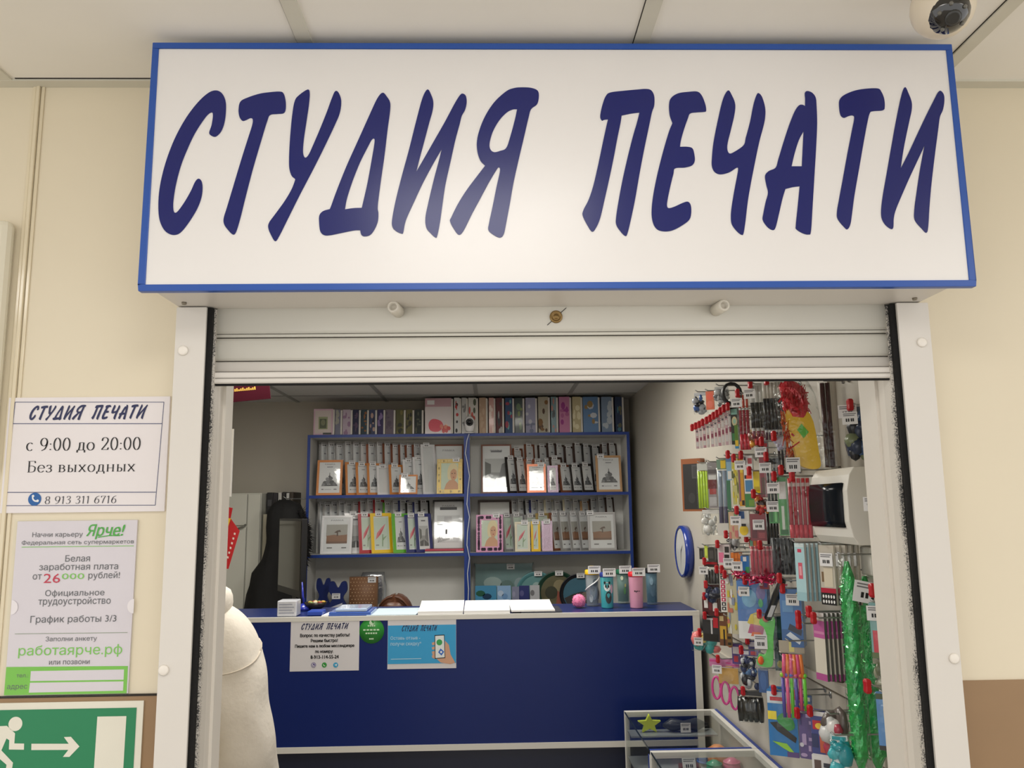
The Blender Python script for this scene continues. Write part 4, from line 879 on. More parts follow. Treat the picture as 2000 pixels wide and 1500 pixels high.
for i, (pl, pr_, pt, yy) in enumerate(((617, 646, 1129, 5.27), (641, 679, 1135, 5.21))):
    a, b, h = upright(pl, pr_, pt, yy, zS); c, hw = (a+b)/2, (b-a)/2
    t = thing('bear_shaped_card', 'navy blue bear shaped card on the lower left shelf, %s' % ('left and further back', 'in front with a price tag')[i], 'gift card', (c, yy, zS))
    out = smooth([(c-hw*.8, zS), (c+hw*.8, zS), (c+hw, zS+h*.3), (c+hw*.55, zS+h*.55), (c+hw*.95, zS+h*.75), (c+hw*.85, zS+h*.97), (c+hw*.4, zS+h*.98), (c, zS+h*.82), (c-hw*.4, zS+h*.98), (c-hw*.85, zS+h*.97), (c-hw*.95, zS+h*.75), (c-hw*.55, zS+h*.55), (c-hw, zS+h*.3)], 4)
    out = [(x, max(zS+.0005, z)) for x, z in out]
    MB().region([out], NVB, WF(yy), 0, .02).build('body', t)
    if i:
        m = MB(); m.region([[(c-hw*.75, zS+h*.3), (c+hw*.5, zS+h*.42), (c+hw*.1, zS+.01), (c-hw*.1, zS+.01), (c-hw*.1, zS+h*.26)]], M('card_silver', (198, 200, 210), .3), WF(yy), .001); m.build('ribbon', t)
        price_tag(t, frame((c-.01, yy-.001, zS+h*.6), (1, 0, 0), (0, 0, 1), (0, -1, 0)), .05, .034)
# right unit
TL = M('pale_teal_glass', (120, 146, 146), .15, coat=.6, noise=.2, scale=9)
a, b, h = upright(929, 1040, 1101, 5.33, zS)
tr = thing('glass_tray', 'large pale teal picture tray standing at the back of the lower right shelf', 'tray', ((a+b)/2, 5.34, zS))
m = MB(); m.region([smooth([(a, zS+.0005, 1), (b, zS+.0005, 1), (b, zS+h-.02), (b-.02, zS+h), (a+.02, zS+h), (a, zS+h-.02)], 3)], TL, WF(5.33), 0, .012)
for x_, z_1, s_, c_ in ((.3, .62, .16, (150, 170, 168)), (.55, .55, .12, (96, 122, 118)), (.78, .6, .1, (140, 160, 164)), (.4, .42, .2, (108, 132, 130))):
    m.region([disc(a+(b-a)*x_, zS+h*z_1, (b-a)*s_, 14, h*.12)], C(*c_), WF(5.33), .0006)
m.build('plate', tr); price_tag(tr, frame((a+(b-a)*.62, 5.327, zS+h*.94), (1, 0, 0), (0, 0, 1), (0, -1, 0)), .05, .034)
def plate(px, pt, r_px, yy, rim, face, extra, label):
    c = PY(px, pt+r_px, yy); r = r_px*yy/FPX; cz = zS+r+.0008
    t = thing('round_plate', label, 'plate', (c.x, yy, zS)); dz = PY(px, pt, yy).z-(zS+2*r)
    if dz > 0: r += dz/2; cz = zS+r+.0008
    MB().lathe([(0, .003), (r*.8, .003), (r*.84, .006), (r*.97, .014), (r, .012), (r*.98, .006), (r*.8, -.004), (0, -.004)], rim, (c.x, yy, cz), (0, -1, 0), 36).build('rim', t)
    m = MB(); m.lathe([(r*.8, 0), (0, .0004)], face, (c.x, yy-.0045, cz), (0, -1, 0), 32, False)
    for q in extra: m.region([[(c.x+r*p[0], cz+r*p[1]) for p in q[1]]], C(*q[0]), WF(yy-.0052), .0004+.0002*extra.index(q))
    m.build('picture', t); price_tag(t, frame((c.x+.01, yy-.02, cz+r*.9), (1, 0, 0), (0, 0, 1), (0, -1, 0)), .05, .03)
plate(1048, 1116, 34, 5.285, M('plate_teal', (88, 140, 146), .25), M('plate_teal_face', (104, 150, 152), .3, noise=.2), [((160, 186, 184), disc(0, .3, .2, 14)), ((70, 110, 116), disc(0, -.2, .3, 14))], 'round teal picture plate, left of the three plates')
plate(1089, 1115, 37, 5.26, M('plate_green', (34, 66, 52), .25), M('plate_olive_face', (104, 100, 76), .3, noise=.3), [((140, 130, 100), disc(.1, .3, .3, 12)), ((60, 62, 48), disc(-.3, 0, .3, 12)), ((150, 84, 70), [(-.1, -.7), (.4, -.7), (.2, -.1), (0, .1)]), ((96, 78, 60), disc(.3, -.1, .2, 10))], 'round dark green plate with an autumn picture, middle plate')
plate(1131, 1120, 34, 5.235, M('plate_black', (24, 26, 34), .25), M('plate_blue_face', (70, 110, 130), .3, noise=.2), [((60, 56, 56), [(-.75, -.2), (-.3, .0), (.1, .1), (.7, .1), (.7, -.5), (0, -.75), (-.6, -.5)]), ((120, 110, 100), disc(.3, -.1, .2, 10))], 'round dark rimmed plate with a mountain picture, right of the three plates')
for i, (pl, pr_, pt, yy, c_, ex, nm) in enumerate(((928, 970, 1144, 5.2, (70, 140, 180), ((40, 90, 70), (30, 60, 90)), 'blue seaside'), (971, 998, 1144, 5.2, (140, 176, 214), ((180, 200, 224), (110, 150, 196)), 'light blue'), (1000, 1014, 1146, 5.2, (130, 134, 160), ((150, 150, 176),), 'lilac grey'), (1014, 1034, 1144, 5.205, (52, 58, 116), ((90, 90, 140),), 'indigo'), (1035, 1054, 1143, 5.2, (186, 188, 194), ((120, 120, 124),), 'white'))):
    a, b, h = upright(pl, pr_, pt, yy, zS)
    m = MB(); m.box((a, yy, zS+.0005), (b-.001, yy+.012, zS+h), gloss(*c_)); f = WF(yy)
    for k, e_ in enumerate(ex): m.region([[(a+(b-a)*(.25+.3*k)+(b-a)*.22*p[0], zS+h*(.75-.1*k)+h*.1*p[1]) for p in disc(0, 0, 1, 9)]], gloss(*e_), f, .0006)
    tag(m.build('picture_magnet'), '%s picture tile, %s from the left in front of the round plates' % (nm, ORD[i]), 'picture tile')
# ============================================================ things on the counter
def tumbler(pl, pr_, pt, pb, body, lid, strap, label, art):
    b0 = on((pl+pr_)/2, pb); yy = b0.y; a, b = PY(pl, pb, yy).x, PY(pr_, pb, yy).x; r = (b-a)/2; x = (a+b)/2
    h = PY((pl+pr_)/2, pt, yy-r).z-ZCT-.012; zb = ZCT+.0012
    t = thing('tumbler', label, 'tumbler', (x, yy, zb), 'tumblers on the counter')
    MB().lathe([(r*.84, 0), (r*.86, .004), (r*.97, h*.8), (r*.98, h*.82), (r*.93, h*.82), (r*.8, .008), (0, .008)], body, (x, yy, zb), (0, 0, 1), 28).build('cup', t)
    m = MB(); m.lathe([(r*.74, .01), (r*.84, h*.78)], M('tumbler_liner_%s' % lid.name, art[0], .35), (x, yy, zb), (0, 0, 1), 24)
    for k, (cu, cv, ru, rv, c_) in enumerate(art[1]):
        pts = []
        for p in disc(0, 0, 1, 12):
            ang = (cu+ru*p[0]); vz = zb+h*(cv+rv*p[1]); rad = r*(.90+.0022*k+.10*(cv+rv*p[1])/.82) 
            pts.append((x+rad*math.sin(ang), yy-rad*math.cos(ang), vz))
        m.poly(pts, C(*c_))
    m.build('print', t)
    MB().lathe([(r*1.0, h*.8), (r*1.02, h*.82), (r*1.02, h*.9), (r*.9, h*.92), (r*.45, h*.93), (r*.45, h*1.0), (r*.3, h*1.02), (0, h*1.02)], lid, (x, yy, zb), (0, 0, 1), 24).build('lid', t)
    if strap:
        MB().tube([(x+r*1.04*math.sin(q), yy-r*1.05*math.cos(q), zb+h*(.42+.3*(q+1.2)/2.4)) for q in [-1.3+2.6*i/12 for i in range(13)]], .003, WHITE, 6).build('strap', t)
    price_tag(t, frame((x+r*.25, yy-r*1.06, zb+h*.93), (1, 0, 0), (0, 0, 1), (0, -1, 0)), .058, .036)
GL = lambda n, c_: film('cup_'+n, c_, .28, .08, .05, 3, clear=False)
OP = lambda n, c_: M('cup_'+n, c_, .3, coat=.4)
tumbler(1144, 1171, 1103, 1183, GL('clear', (190, 200, 206)), M('lid_yellow', (230, 188, 30), .4), True, 'clear grey tumbler with yellow lid and white strap, leftmost of the row', ((150, 158, 164), [(.1, .35, .6, .2, (120, 134, 150)), (-.3, .2, .3, .1, (160, 170, 178)), (.4, .6, .4, .1, (90, 100, 110))]))
tumbler(1205, 1231, 1103, 1178, GL('green', (150, 186, 176)), M('lid_green', (22, 96, 68), .4), False, 'pale green tumbler with dark green lid at the back of the row', ((126, 152, 146), [(-.3, .7, .22, .06, (210, 216, 190)), (.1, .35, .2, .1, (90, 140, 90)), (.2, .5, .12, .05, (190, 180, 110))]))
tumbler(1173, 1200, 1108, 1187, OP('teal', (66, 168, 176)), M('lid_navy', (30, 50, 130), .4), False, 'teal tumbler with a panda picture and navy lid', ((80, 160, 168), [(-.1, .56, .5, .12, (224, 228, 228)), (-.45, .66, .16, .04, (24, 24, 26)), (.25, .66, .16, .04, (24, 24, 26)), (-.3, .57, .12, .04, (24, 24, 26)), (.1, .57, .12, .04, (24, 24, 26)), (-.1, .52, .08, .02, (24, 24, 26)), (.1, .28, .5, .16, (52, 58, 60)), (.6, .5, .24, .12, (200, 170, 190))]))
tumbler(1262, 1286, 1100, 1180, GL('blue', (120, 160, 180)), M('lid_black', (24, 24, 28), .4), False, 'blue grey tumbler with black lid, rightmost of the row', ((104, 136, 152), [(0, .4, .5, .2, (80, 110, 130)), (-.2, .6, .3, .1, (130, 160, 176))]))
tumbler(1229, 1258, 1107, 1187, OP('pink', (214, 150, 176)), M('lid_red', (206, 30, 44), .4), False, 'pink tumbler with a red lid and dark script', ((206, 150, 176), [(-.35, .44, .1, .02, (40, 30, 40)), (-.15, .43, .08, .025, (40, 30, 40)), (.05, .44, .1, .015, (40, 30, 40)), (.3, .44, .12, .01, (40, 30, 40))]))
b0 = on(1131, 1187); m = MB(); r = .03; rr = random.Random(2); PKB = M('pink_fluff', (236, 130, 170), .8, noise=.35, scale=60, bump=1)
cc_ = b0+V((0, 0, r)); m.ball(cc_, r, PKB, 18)
for k in range(160):
    d = V((rr.gauss(0, 1), rr.gauss(0, 1), rr.gauss(0, 1))).normalized(); e_ = d.orthogonal().normalized()*.0022; g_ = d.cross(e_).normalized()*.0022
    if d.z < -.75: continue
    m.add([cc_+d*r*.97+e_, cc_+d*r*.97-e_, cc_+d*r*.97+g_, cc_+d*r*1.13], [(0, 1, 3), (1, 2, 3), (2, 0, 3)], PKB)
tag(m.build('fluffy_ball'), 'small pink fluffy ball on the counter left of the tumblers', 'ball')
def flat(pts, z0, th, mat, name, label, cat):
    q = [on(*p, z0) for p in pts]; m = MB()
    vs = q+[v+V((0, 0, th)) for v in q]; n = len(q)
    m.add(vs, [tuple(range(n))[::-1], tuple(range(n, 2*n))]+[(i, (i+1) % n, n+(i+1) % n, n+i) for i in range(n)], mat)
    o = m.build(name); tag(o, label, cat); return o
Z1 = ZCT+.0018
def pile(x0, x1, yf, yb, z0, th, mat, name, label, cat, sk=0, bow=0):
    """sheet or pile of sheets lying on the counter; bow lifts the far edge"""
    m = MB(); k = 8; rings = []
    for i in range(k+1):
        t = i/k; z = z0+bow*t**1.6
        y_ = yf+(yb-yf)*t; rings.append([V((x0+sk*t, y_, z)), V((x1+sk*t, y_, z)), V((x1+sk*t, y_, z+th)), V((x0+sk*t, y_, z+th))])
    m.loft(rings, mat); m.sm = [False]*len(m.sm); return tag(m.build(name), label, cat)
X = lambda px, yy: PY(px, 1190, yy).x
yf = YCT+.005
pile(X(716, yf), X(812, yf), yf, yf+.24, Z1, .003, M('pale_blue_sheet', (200, 218, 228), .45), 'leaflet', 'pale blue sheet lying on the counter left of the white booklets', 'leaflet', sk=.02)
pile(X(816, yf), X(904, yf), yf, yf+.2, Z1, .014, WHITE, 'booklet', 'white open booklet, left of the two on the counter', 'booklet', bow=.024)
pile(X(906, yf), X(996, yf), yf, yf+.2, Z1, .014, WHITE, 'booklet', 'white open booklet, right of the two on the counter', 'booklet', bow=.022)
pile(X(1018, yf), X(1098, yf), yf+.004, yf+.2, Z1, .006, M('grey_clipboard', (52, 54, 66), .4), 'clipboard', 'dark clipboard under the rightmost papers on the counter', 'clipboard')
pile(X(999, yf), X(1084, yf), yf+.002, yf+.2, Z1+.0064, .007, WHITE, 'paper_stack', 'loose white papers lying on the dark clipboard', 'papers', bow=.022, sk=-.01)
fz = thing('plastic_folder', 'blue clear plastic folder with papers on the counter', 'folder', (X(684, yf), yf+.09, Z1))
m = MB(); m.box((X(642, yf), yf+.003, Z1), (X(724, yf), yf+.19, Z1+.016), M('folder_blue', (60, 96, 180), .2, coat=.5)); m.build('cover', fz, bevel=.003)
MB().box((X(654, yf), yf+.006, Z1+.0165), (X(716, yf), yf+.17, Z1+.03), M('folder_clear', (176, 196, 226), .12, coat=.6, bump=.4, scale=12)).build('sleeve', fz, bevel=.004)
pile(X(628, yf), X(641, yf), yf, yf+.12, Z1, .004, WHITE, 'paper_slip', 'white slip of paper at the left of the blue folder', 'paper', sk=.01)
bx_ = thing('wrapped_box', 'small white box in clear wrap at the left end of the counter', 'box', (X(559, yf+.02), yf+.05, Z1))
xa, xb = X(540, yf), X(578, yf); zt_ = PY(560, 1174, yf).z
MB().box((xa, yf+.01, Z1), (xb, yf+.09, zt_), M('box_white', (206, 208, 216), .3, coat=.5, bump=.5, scale=60)).build('carton', bx_, bevel=.004)
m = MB()
for k in range(4): m.region([rect(xa+.008, Z1+(zt_-Z1)*(.2+.18*k), xb-.01-.008*(k % 2), Z1+(zt_-Z1)*(.26+.18*k))], C(150, 154, 170), WF(yf+.01), .001)
s_ = m.build('print', bx_); s_['kind'] = 'stuff'
m = MB(); q0_ = on(590, 1194); BLP = M('blue_plastic', (34, 48, 160), .25, coat=.4)
st_ = thing('pen_stand', 'blue plastic stand with an upright blue pen on the counter', 'pen stand', (q0_.x, q0_.y+.03, Z1))
MB().lathe([(.034, 0), (.034, .012), (.02, .022), (.012, .03), (.008, .03), (0, .02)], BLP, (q0_.x, q0_.y+.04, Z1), (0, 0, 1), 24).build('base', st_)
pt_ = PY(590, 1137, q0_.y+.04)
MB().tube([(q0_.x, q0_.y+.04, Z1+.022), ((q0_.x+pt_.x)/2-.001, q0_.y+.04, (Z1+pt_.z)/2), (pt_.x, q0_.y+.042, pt_.z)], [.0045, .0055, .003], BLP, 10).build('pen', st_)
m = MB(); m.box((X(598, yf), yf+.02, Z1), (X(628, yf), yf+.1, Z1+.02), M('tray_blue', (40, 72, 168), .3)); tag(m.build('pen_tray', bevel=.004), 'low blue tray beside the pen stand on the counter', 'tray')
q0_ = on(634, 1181); q0_.y = 3.84; m = MB(); ds = thing('sweet_dish', 'small dark bowl of wrapped sweets on the counter', 'bowl', (q0_.x, q0_.y, Z1))
MB().lathe([(.02, 0), (.04, .012), (.052, .034), (.048, .034), (.036, .014), (0, .006)], M('dish_black', (34, 28, 24), .3), (q0_.x, q0_.y+.03, Z1), (0, 0, 1), 24).build('dish', ds)
for k in range(9):
    m = MB(); t = k*2.4; c_ = ((196, 160, 60), (160, 60, 50), (210, 200, 170), (110, 130, 60))[k % 4]
    m.ball((q0_.x+.004*k**.5*3*math.cos(t), q0_.y+.03+.004*k**.5*3*math.sin(t), Z1+.034), .009, gloss(*c_), 8, (1.3, 1, .7))
    tag(m.build('wrapped_sweet'), 'small wrapped sweet in the dark bowl on the counter', 'sweet', 'sweets in the dark bowl')
# ============================================================ behind the counter, left
dk = thing('desk', 'plain grey desk behind the counter', 'desk', (-1.1, 4.55, 0))
MB().box((-1.75, 4.28, .86), (-.75, 4.85, .885), GREYL).build('desktop', dk)
for x in (-1.73, -.79): MB().box((x, 4.3, 0), (x+.02, 4.83, .86), GREYL).build('side_panel', dk)
# monitor turned away to the right
mc = PY(563, 1090, 4.42); mo = thing('monitor', 'black computer monitor turned sideways behind the counter', 'monitor', (mc.x, 4.45, .886))
pt0, pb0 = PY(565, 1013, 4.42).z, PY(560, 1162, 4.42).z
ang = math.radians(-62); u = V((math.cos(ang), math.sin(ang), 0)); n_ = V((math.sin(ang), -math.cos(ang), 0))
if n_.x > 0: pass
hw = .235; f = frame((mc.x, 4.44, pb0), u, (0, 0, 1), n_)
MP = M('monitor_black', (20, 20, 22), .35)
MB().box((-hw, 0, -.03), (hw, pt0-pb0, 0), MP, f).build('case', mo, bevel=.003)
MB().region([rect(-hw+.012, .035, hw-.012, pt0-pb0-.012)], M('monitor_screen', (50, 48, 40), .12, coat=.5, noise=.2, scale=3), f, .0012).build('screen', mo)
MB().box((-.04, -.2, -.07), (.04, .14, -.032), MP, f).build('neck', mo)
MB().lathe([(.12, 0), (.12, .01), (.03, .02), (.025, max(.02, pb0-.886-.1))], MP, (mc.x-n_.x*.05, 4.44-n_.y*.05, .8862), (0, 0, 1), 28).build('foot', mo)
# white cupboard against the back wall with binders beside it
CW = M('cupboard_white', (196, 196, 186), .4, noise=.02)
a, b = PY(410, 1050, 5.1).x, PY(517, 1050, 5.1).x-.03; z0_, z1_ = .5, PY(480, 963, 5.1).z
cp = thing('white_cupboard', 'white cupboard with two doors against the back wall', 'cupboard', ((a+b)/2, 5.25, 0))
MB().box((a, 5.112, 0), (b, 5.418, z1_), CW).build('body', cp, bevel=.003)
xm = PY(481, 1050, 5.1).x; zm = PY(470, 1030, 5.1).z
for xx0, xx1, zz0, zz1 in ((a+.004, xm-.003, zm+.012, z1_-.006), (xm+.003, b-.003, .1, z1_-.006), (a+.004, xm-.003, .1, zm)):
    dd = MB().box((xx0, 5.097, zz0), (xx1, 5.111, zz1), CW).build('door', cp, bevel=.003)
MB().tube([(xm-.05, 5.097, zm-.012), (xm-.05, 5.082, zm-.006), (xm-.016, 5.076, zm+.002), (xm-.008, 5.082, zm+.012), (xm-.008, 5.097, zm+.016)], .005, M('grey_handle', (120, 120, 112), .3, .5), 8).build('handle', dd)
a2, b2 = PY(519, 1000, 5.2).x+.006, PY(577, 1000, 5.2).x; zsh = PY(548, 1004, 5.2).z
lw = MB().box((a2-.002, 5.13, 0), (b2+.01, 5.418, zsh), M('low_cupboard', (176, 170, 150), .5)); tag(lw.build('low_cupboard', bevel=.002), 'lower beige cupboard between the white cupboard and the bookcase', 'cupboard')
for i, (pl, pr_, pt, c_, e_) in enumerate(((519, 531, 962, (30, 30, 34), (70, 70, 74)), (531, 540, 963, (40, 38, 44), (20, 20, 24)), (541, 548, 962, (186, 184, 180), (60, 60, 60)), (549, 556, 961, (30, 28, 30), (80, 80, 80)), (557, 563, 963, (190, 190, 188), (40, 40, 40)), (564, 571, 961, (54, 44, 36), (120, 110, 90)))):
    x0_, x1_ = PY(pl, 980, 5.2).x+.006, PY(pr_, 980, 5.2).x+.006; zt_ = PY(pl, pt, 5.2).z
    t = thing('ring_binder', '%s ring binder, %s from the left on the low cupboard' % (('black', 'black', 'white', 'black', 'white', 'brown')[i], ORD[i]), 'binder', ((x0_+x1_)/2, 5.3, zsh), 'ring binders on the low cupboard')
    MB().box((x0_, 5.2, zsh+.0008), (x1_-.0012, 5.41, zt_), C(*c_)).build('cover', t, bevel=.002)
    MB().box((x0_+.006, 5.1985, zsh+.05), (x1_-.008, 5.2, zsh+.09), C(*e_)).build('spine_label', t)
# black coat with a furry hood on a hook
yc = 5.02; BC = M('black_cloth', (10, 10, 12), .8, bump=.5, scale=30, noise=.3)
hk = PY(556, 985, yc); ch = thing('black_coat', 'black winter coat with a furry hood hanging beside the bookcase', 'coat', (hk.x, yc, .45))
def cring(pl, pr_, py, d, rough=.1, seed=0):
    a_, b_ = PY(pl, py, yc), PY(pr_, py, yc); c_, h_ = (a_+b_)/2, (b_.x-a_.x)/2; rr = random.Random(seed)
    return [V((c_.x+h_*math.cos(t*math.pi/12)*(1+rr.uniform(-rough, rough)*.5), yc+d*math.sin(t*math.pi/12)*(1+rr.uniform(-rough, rough)), c_.z)) for t in range(24)]
m = MB(); m.loft([cring(546, 566, 976, .02), cring(532, 586, 984, .06), cring(522, 593, 1000, .08), cring(520, 594, 1030, .085), cring(519, 592, 1060, .08, .15, 1), cring(512, 590, 1092, .075, .15, 2), cring(495, 592, 1118, .075, .2, 3), cring(485, 594, 1160, .075, .2, 4), cring(474, 597, 1210, .08, .2, 5), cring(462, 600, 1330, .085, .2, 6)], BC)
m.build('body', ch)
m = MB(); fur = M('black_fur', (12, 11, 12), .9, noise=.4); rr = random.Random(9)
for i in range(26):
    t = i/25; q = PY(588+13*math.sin(t*3.1), 1000+t*105, yc-.06)
    for k in range(22):
        d = V((rr.gauss(.5, .6), rr.gauss(-.35, .5), rr.gauss(-.2, .55))).normalized(); e_ = d.orthogonal().normalized()*.0035
        L = rr.uniform(.03, .055); m.add([q+e_, q-e_, q+d*L+V((0, 0, -.008))], [(0, 1, 2)], fur)
    m.ball(q, .017, fur, 8)
m.build('fur_trim', ch)
MB().tube([(hk.x, yc, hk.z-.004), (hk.x+.012, yc, hk.z+.02), (hk.x, yc, hk.z+.042), (hk.x-.012, yc, hk.z+.02), (hk.x, yc, hk.z-.004)], .003, BC, 6).build('hanging_loop', ch)
tag(MB().tube([(hk.x-.01, yc-.001, hk.z+.05), (hk.x+.005, yc, hk.z+.034), (hk.x+.04, yc+.08, hk.z+.034), (xs[0]-.008, 5.19, hk.z+.034), (xs[0]-.0008, 5.19, hk.z+.034)], .0035, STEEL, 8).lathe([(.014, 0), (.014, .003), (0, .003)], STEEL, (xs[0]-.0005, 5.19, hk.z+.034), (-1, 0, 0), 14).build('coat_hook'), 'steel hook on the side of the bookcase carrying the black coat', 'hook')
# maroon board hanging from the shop ceiling
MR = M('maroon_board', (60, 10, 24), .8, noise=.06, spec=.1); ym = 3.5
q = [PY(440, 745, ym), PY(521, 735, ym), PY(529, 777, ym), PY(456, 784, ym)]
pm = thing('maroon_board', 'maroon advertising board with gold print hanging from the shop ceiling', 'hanging board', ((q[2].x+q[3].x)/2, ym, q[3].z))
ux = (q[2]-q[3]); L = ux.length; f = frame(q[3]+V((-.1, 0, -.012)), ux.normalized(), V((-.12, 0, 1)).normalized(), (0, -1, 0))
zt_ = ZI-q[3].z
m = MB(); m.box((0, 0, -.004), (L+.1, .19, 0), MR, f); m.build('board', pm)
m = MB(); GO = M('gold_print', (206, 160, 70), .4)
for k in range(12): m.region([rect(.1+.0085*k, .045, .106+.0085*k, .053+.003*(k % 3))], GO, f, .001)
m.region([rect(.06, .072, .24, .0745)], GO, f, .001); m.region([rect(.06, .085, .26, .0875)], GO, f, .001)
k_ = m.build('gold_lettering', pm); k_['kind'] = 'stuff'
for a_ in (.06, L+.04):
    p_ = f(a_, .19); MB().tube([p_, (p_.x, p_.y, ZI)], .0012, STEEL, 5).build('wire', pm)
# paper and red price boards at the left jamb
q0_, q1_ = PY(458, 838, 1.62), PY(455, 970, 1.62)
tag(MB().box((-.62, 1.616, q1_.z), (q0_.x, 1.618, q0_.z), WHITE).box((-.62, 1.5455, q1_.z+.05), (-.6, 1.616, q1_.z+.07), WHITE).build('taped_paper'), 'white sheet of paper taped behind the left door jamb', 'paper')
yr = 1.64; RD = M('red_board', (186, 24, 36), .4); YL = M('yellow_print', (236, 190, 30), .4)
tt = thing('red_price_sign', 'red hanging price board with yellow corner behind the left jamb', 'price board', (-.54, yr, PY(443, 1110, yr).z))
def pp(m, mat, pts, n): m.region([[(v.x, v.z) for v in [PY(a_, b_, yr) for a_, b_ in pts]]], mat, WF(yr), n, .002 if n == 0 else 0)
m = MB(); pp(m, RD, [(418, 985), (454, 992), (449, 1018), (418, 1016)], 0); m.build('upper_board', tt)
m = MB(); pp(m, RD, [(418, 1010), (451, 1012), (469, 1037), (447, 1111), (418, 1108)], .0024); 
m.build('lower_board', tt)
m = MB(); pp(m, YL, [(418, 1014), (452, 1012), (446, 1030), (440, 1046), (418, 1050)], .003); m.build('yellow_corner', tt)
m = MB(); PWH = M('board_white_print', (232, 214, 208), .5)
for k in range(6):
    x_, y_ = 458-2.7*k, 1040+9.2*k; pp(m, PWH, [(x_, y_), (x_+3.4, y_+1), (x_+2.6, y_+5), (x_-.6, y_+4)], .003)
k_ = m.build('white_lettering', tt); k_['kind'] = 'stuff'
MB().box((-.57, 1.5455, tt.location.z+.05), (-.553, yr+.001, tt.location.z+.065), WHITE).build('clip', tt)
# ============================================================ people
def skin_chain(name, parent, verts, edges, mat, sub=2, off=None):
    """one continuous body: joints with radii grown by a skin modifier"""
    me = bpy.data.meshes.new(name); me.from_pydata([v[:3] for v in verts], edges, []); me.materials.append(mat)
    o = bpy.data.objects.new(name, me); COL.objects.link(o)
    s = o.modifiers.new('skin', 'SKIN'); s.use_smooth_shade = True
    for i, v in enumerate(verts):
        k = me.skin_vertices[0].data[i]; k.radius = (v[3], v[4] if len(v) > 4 else v[3]); k.use_root = (i == 0)
    b = o.modifiers.new('sub', 'SUBSURF'); b.levels = sub; b.render_levels = sub
    o.parent = parent; return o
def head(m, c, s, mat, yaw=0):
    """head with brow, nose, chin and ears; c centre, s half height, facing -y before yaw"""
    rings = []; cy, sy = math.cos(yaw), math.sin(yaw)
    for z, w_, d0, d1 in ((-1.0, .25, .45, .1), (-.9, .42, .62, .3), (-.7, .56, .72, .5), (-.4, .66, .76, .62), (-.1, .70, .78, .72), (.2, .72, .78, .82), (.5, .70, .76, .84), (.75, .58, .62, .7), (.93, .34, .36, .42), (1.0, .08, .1, .1)):
        r = []
        for k in range(20):
            t = 2*math.pi*k/20; x = w_*math.sin(t); y_ = -math.cos(t); y_ = y_*(d0 if y_ < 0 else d1)
            if abs(math.sin(t)) < .2 and y_ < 0 and -.45 < z < .15: y_ -= .14*(1-abs(z+.25))
            r.append(c+V((x*cy-y_*sy, x*sy+y_*cy, z))*s)
        rings.append(r)
    m.loft(rings, mat)
    for q in (-1, 1):
        e_ = V((q*.73, .12, -.05)); m.ball(c+V((e_.x*cy-e_.y*sy, e_.x*sy+e_.y*cy, e_.z))*s, .14*s, mat, 8, (.5, .8, 1.4))
def face(parent, c, s, yaw=0):
    cy, sy = math.cos(yaw), math.sin(yaw); g = lambda x, y_, z: c+V((x*cy-y_*sy, x*sy+y_*cy, z))*s
    m = MB()
    for q in (-1, 1): m.ball(g(q*.27, -.69, .08), .075*s, WHITE, 10, (1.3, .6, .8)).ball(g(q*.27, -.735, .08), .036*s, C(50, 40, 34), 8)
    m.build('eyes', parent)
    MB().tube([g(-.2, -.70, -.52), g(-.1, -.755, -.5), g(0, -.765, -.51), g(.1, -.755, -.5), g(.2, -.70, -.52)], [.02*s, .05*s, .05*s, .05*s, .02*s], C(176, 90, 88), 8).build('lips', parent)
def hand(V0, E0, root, wrist, d, palmn, side, s=1):
    """palm and five separate bent fingers grown from the wrist joint; d along the hand, side towards the thumb"""
    d, palmn, side = V(d).normalized(), V(palmn).normalized(), V(side).normalized()
    def addv(p, r): V0.append((p.x, p.y, p.z, r)); return len(V0)-1
    w0 = V(wrist); pc = addv(w0+d*.045*s, .022*s); E0.append((root, pc))
    for k, (o_, L) in enumerate(((-.027, .06), (-.009, .072), (.009, .078), (.027, .07))):
        b_ = addv(w0+d*.088*s+side*o_*s, .0095*s); E0.append((pc, b_))
        c_ = addv(w0+d*(.088+L*.5)*s+side*o_*1.05*s+palmn*.012*s, .0085*s); E0.append((b_, c_))
        e_ = addv(w0+d*(.088+L*.85)*s+side*o_*1.05*s+palmn*.036*s, .0072*s); E0.append((c_, e_))
    b_ = addv(w0+d*.04*s+side*.04*s+palmn*.008*s, .011*s); E0.append((pc, b_))
    c_ = addv(w0+d*.075*s+side*.055*s+palmn*.02*s, .0095*s); E0.append((b_, c_))
CREAM = M('cream_fleece', (218, 211, 200), .9, noise=.05, scale=60, bump=.5)
# customer, seen from behind at the left jamb
cx, cy_ = -.926, 2.32
cu = thing('person', 'person in a cream hooded sweatshirt standing at the counter behind the left jamb', 'person', (cx, cy_, 0))
VV = [(0, 0, .86, .13, .1), (0, 0, 1.02, .12, .09), (0, -.01, 1.18, .13, .09), (0, -.01, 1.31, .1, .07), (0, .0, 1.40, .05), (0, .03, 1.47, .05)]
EE = [(i, i+1) for i in range(5)]
def bodyv(p, r): VV.append((p[0], p[1], p[2], r)); return len(VV)-1
for s in (-1, 1):
    a0 = bodyv((s*.155, -.01, 1.30), .052); EE.append((3, a0)); a1 = bodyv((s*.225, -.01, 1.06), .042); EE.append((a0, a1)); a2 = bodyv((s*.235, .1, .84), .03); EE.append((a1, a2))
    hand(VV, EE, a2, V((s*.235, .1, .84)), V((0, .12, -1)), V((-s, .2, 0)), V((0, 1, .1)))
    l0 = bodyv((s*.085, 0, .78), .085); EE.append((0, l0)); l1 = bodyv((s*.09, -.01, .45), .058); EE.append((l0, l1)); l2 = bodyv((s*.09, .02, .09), .038); EE.append((l1, l2)); l3 = bodyv((s*.1, .14, .04), .034); EE.append((l2, l3))
body = skin_chain('body', cu, VV, EE, SKIN)
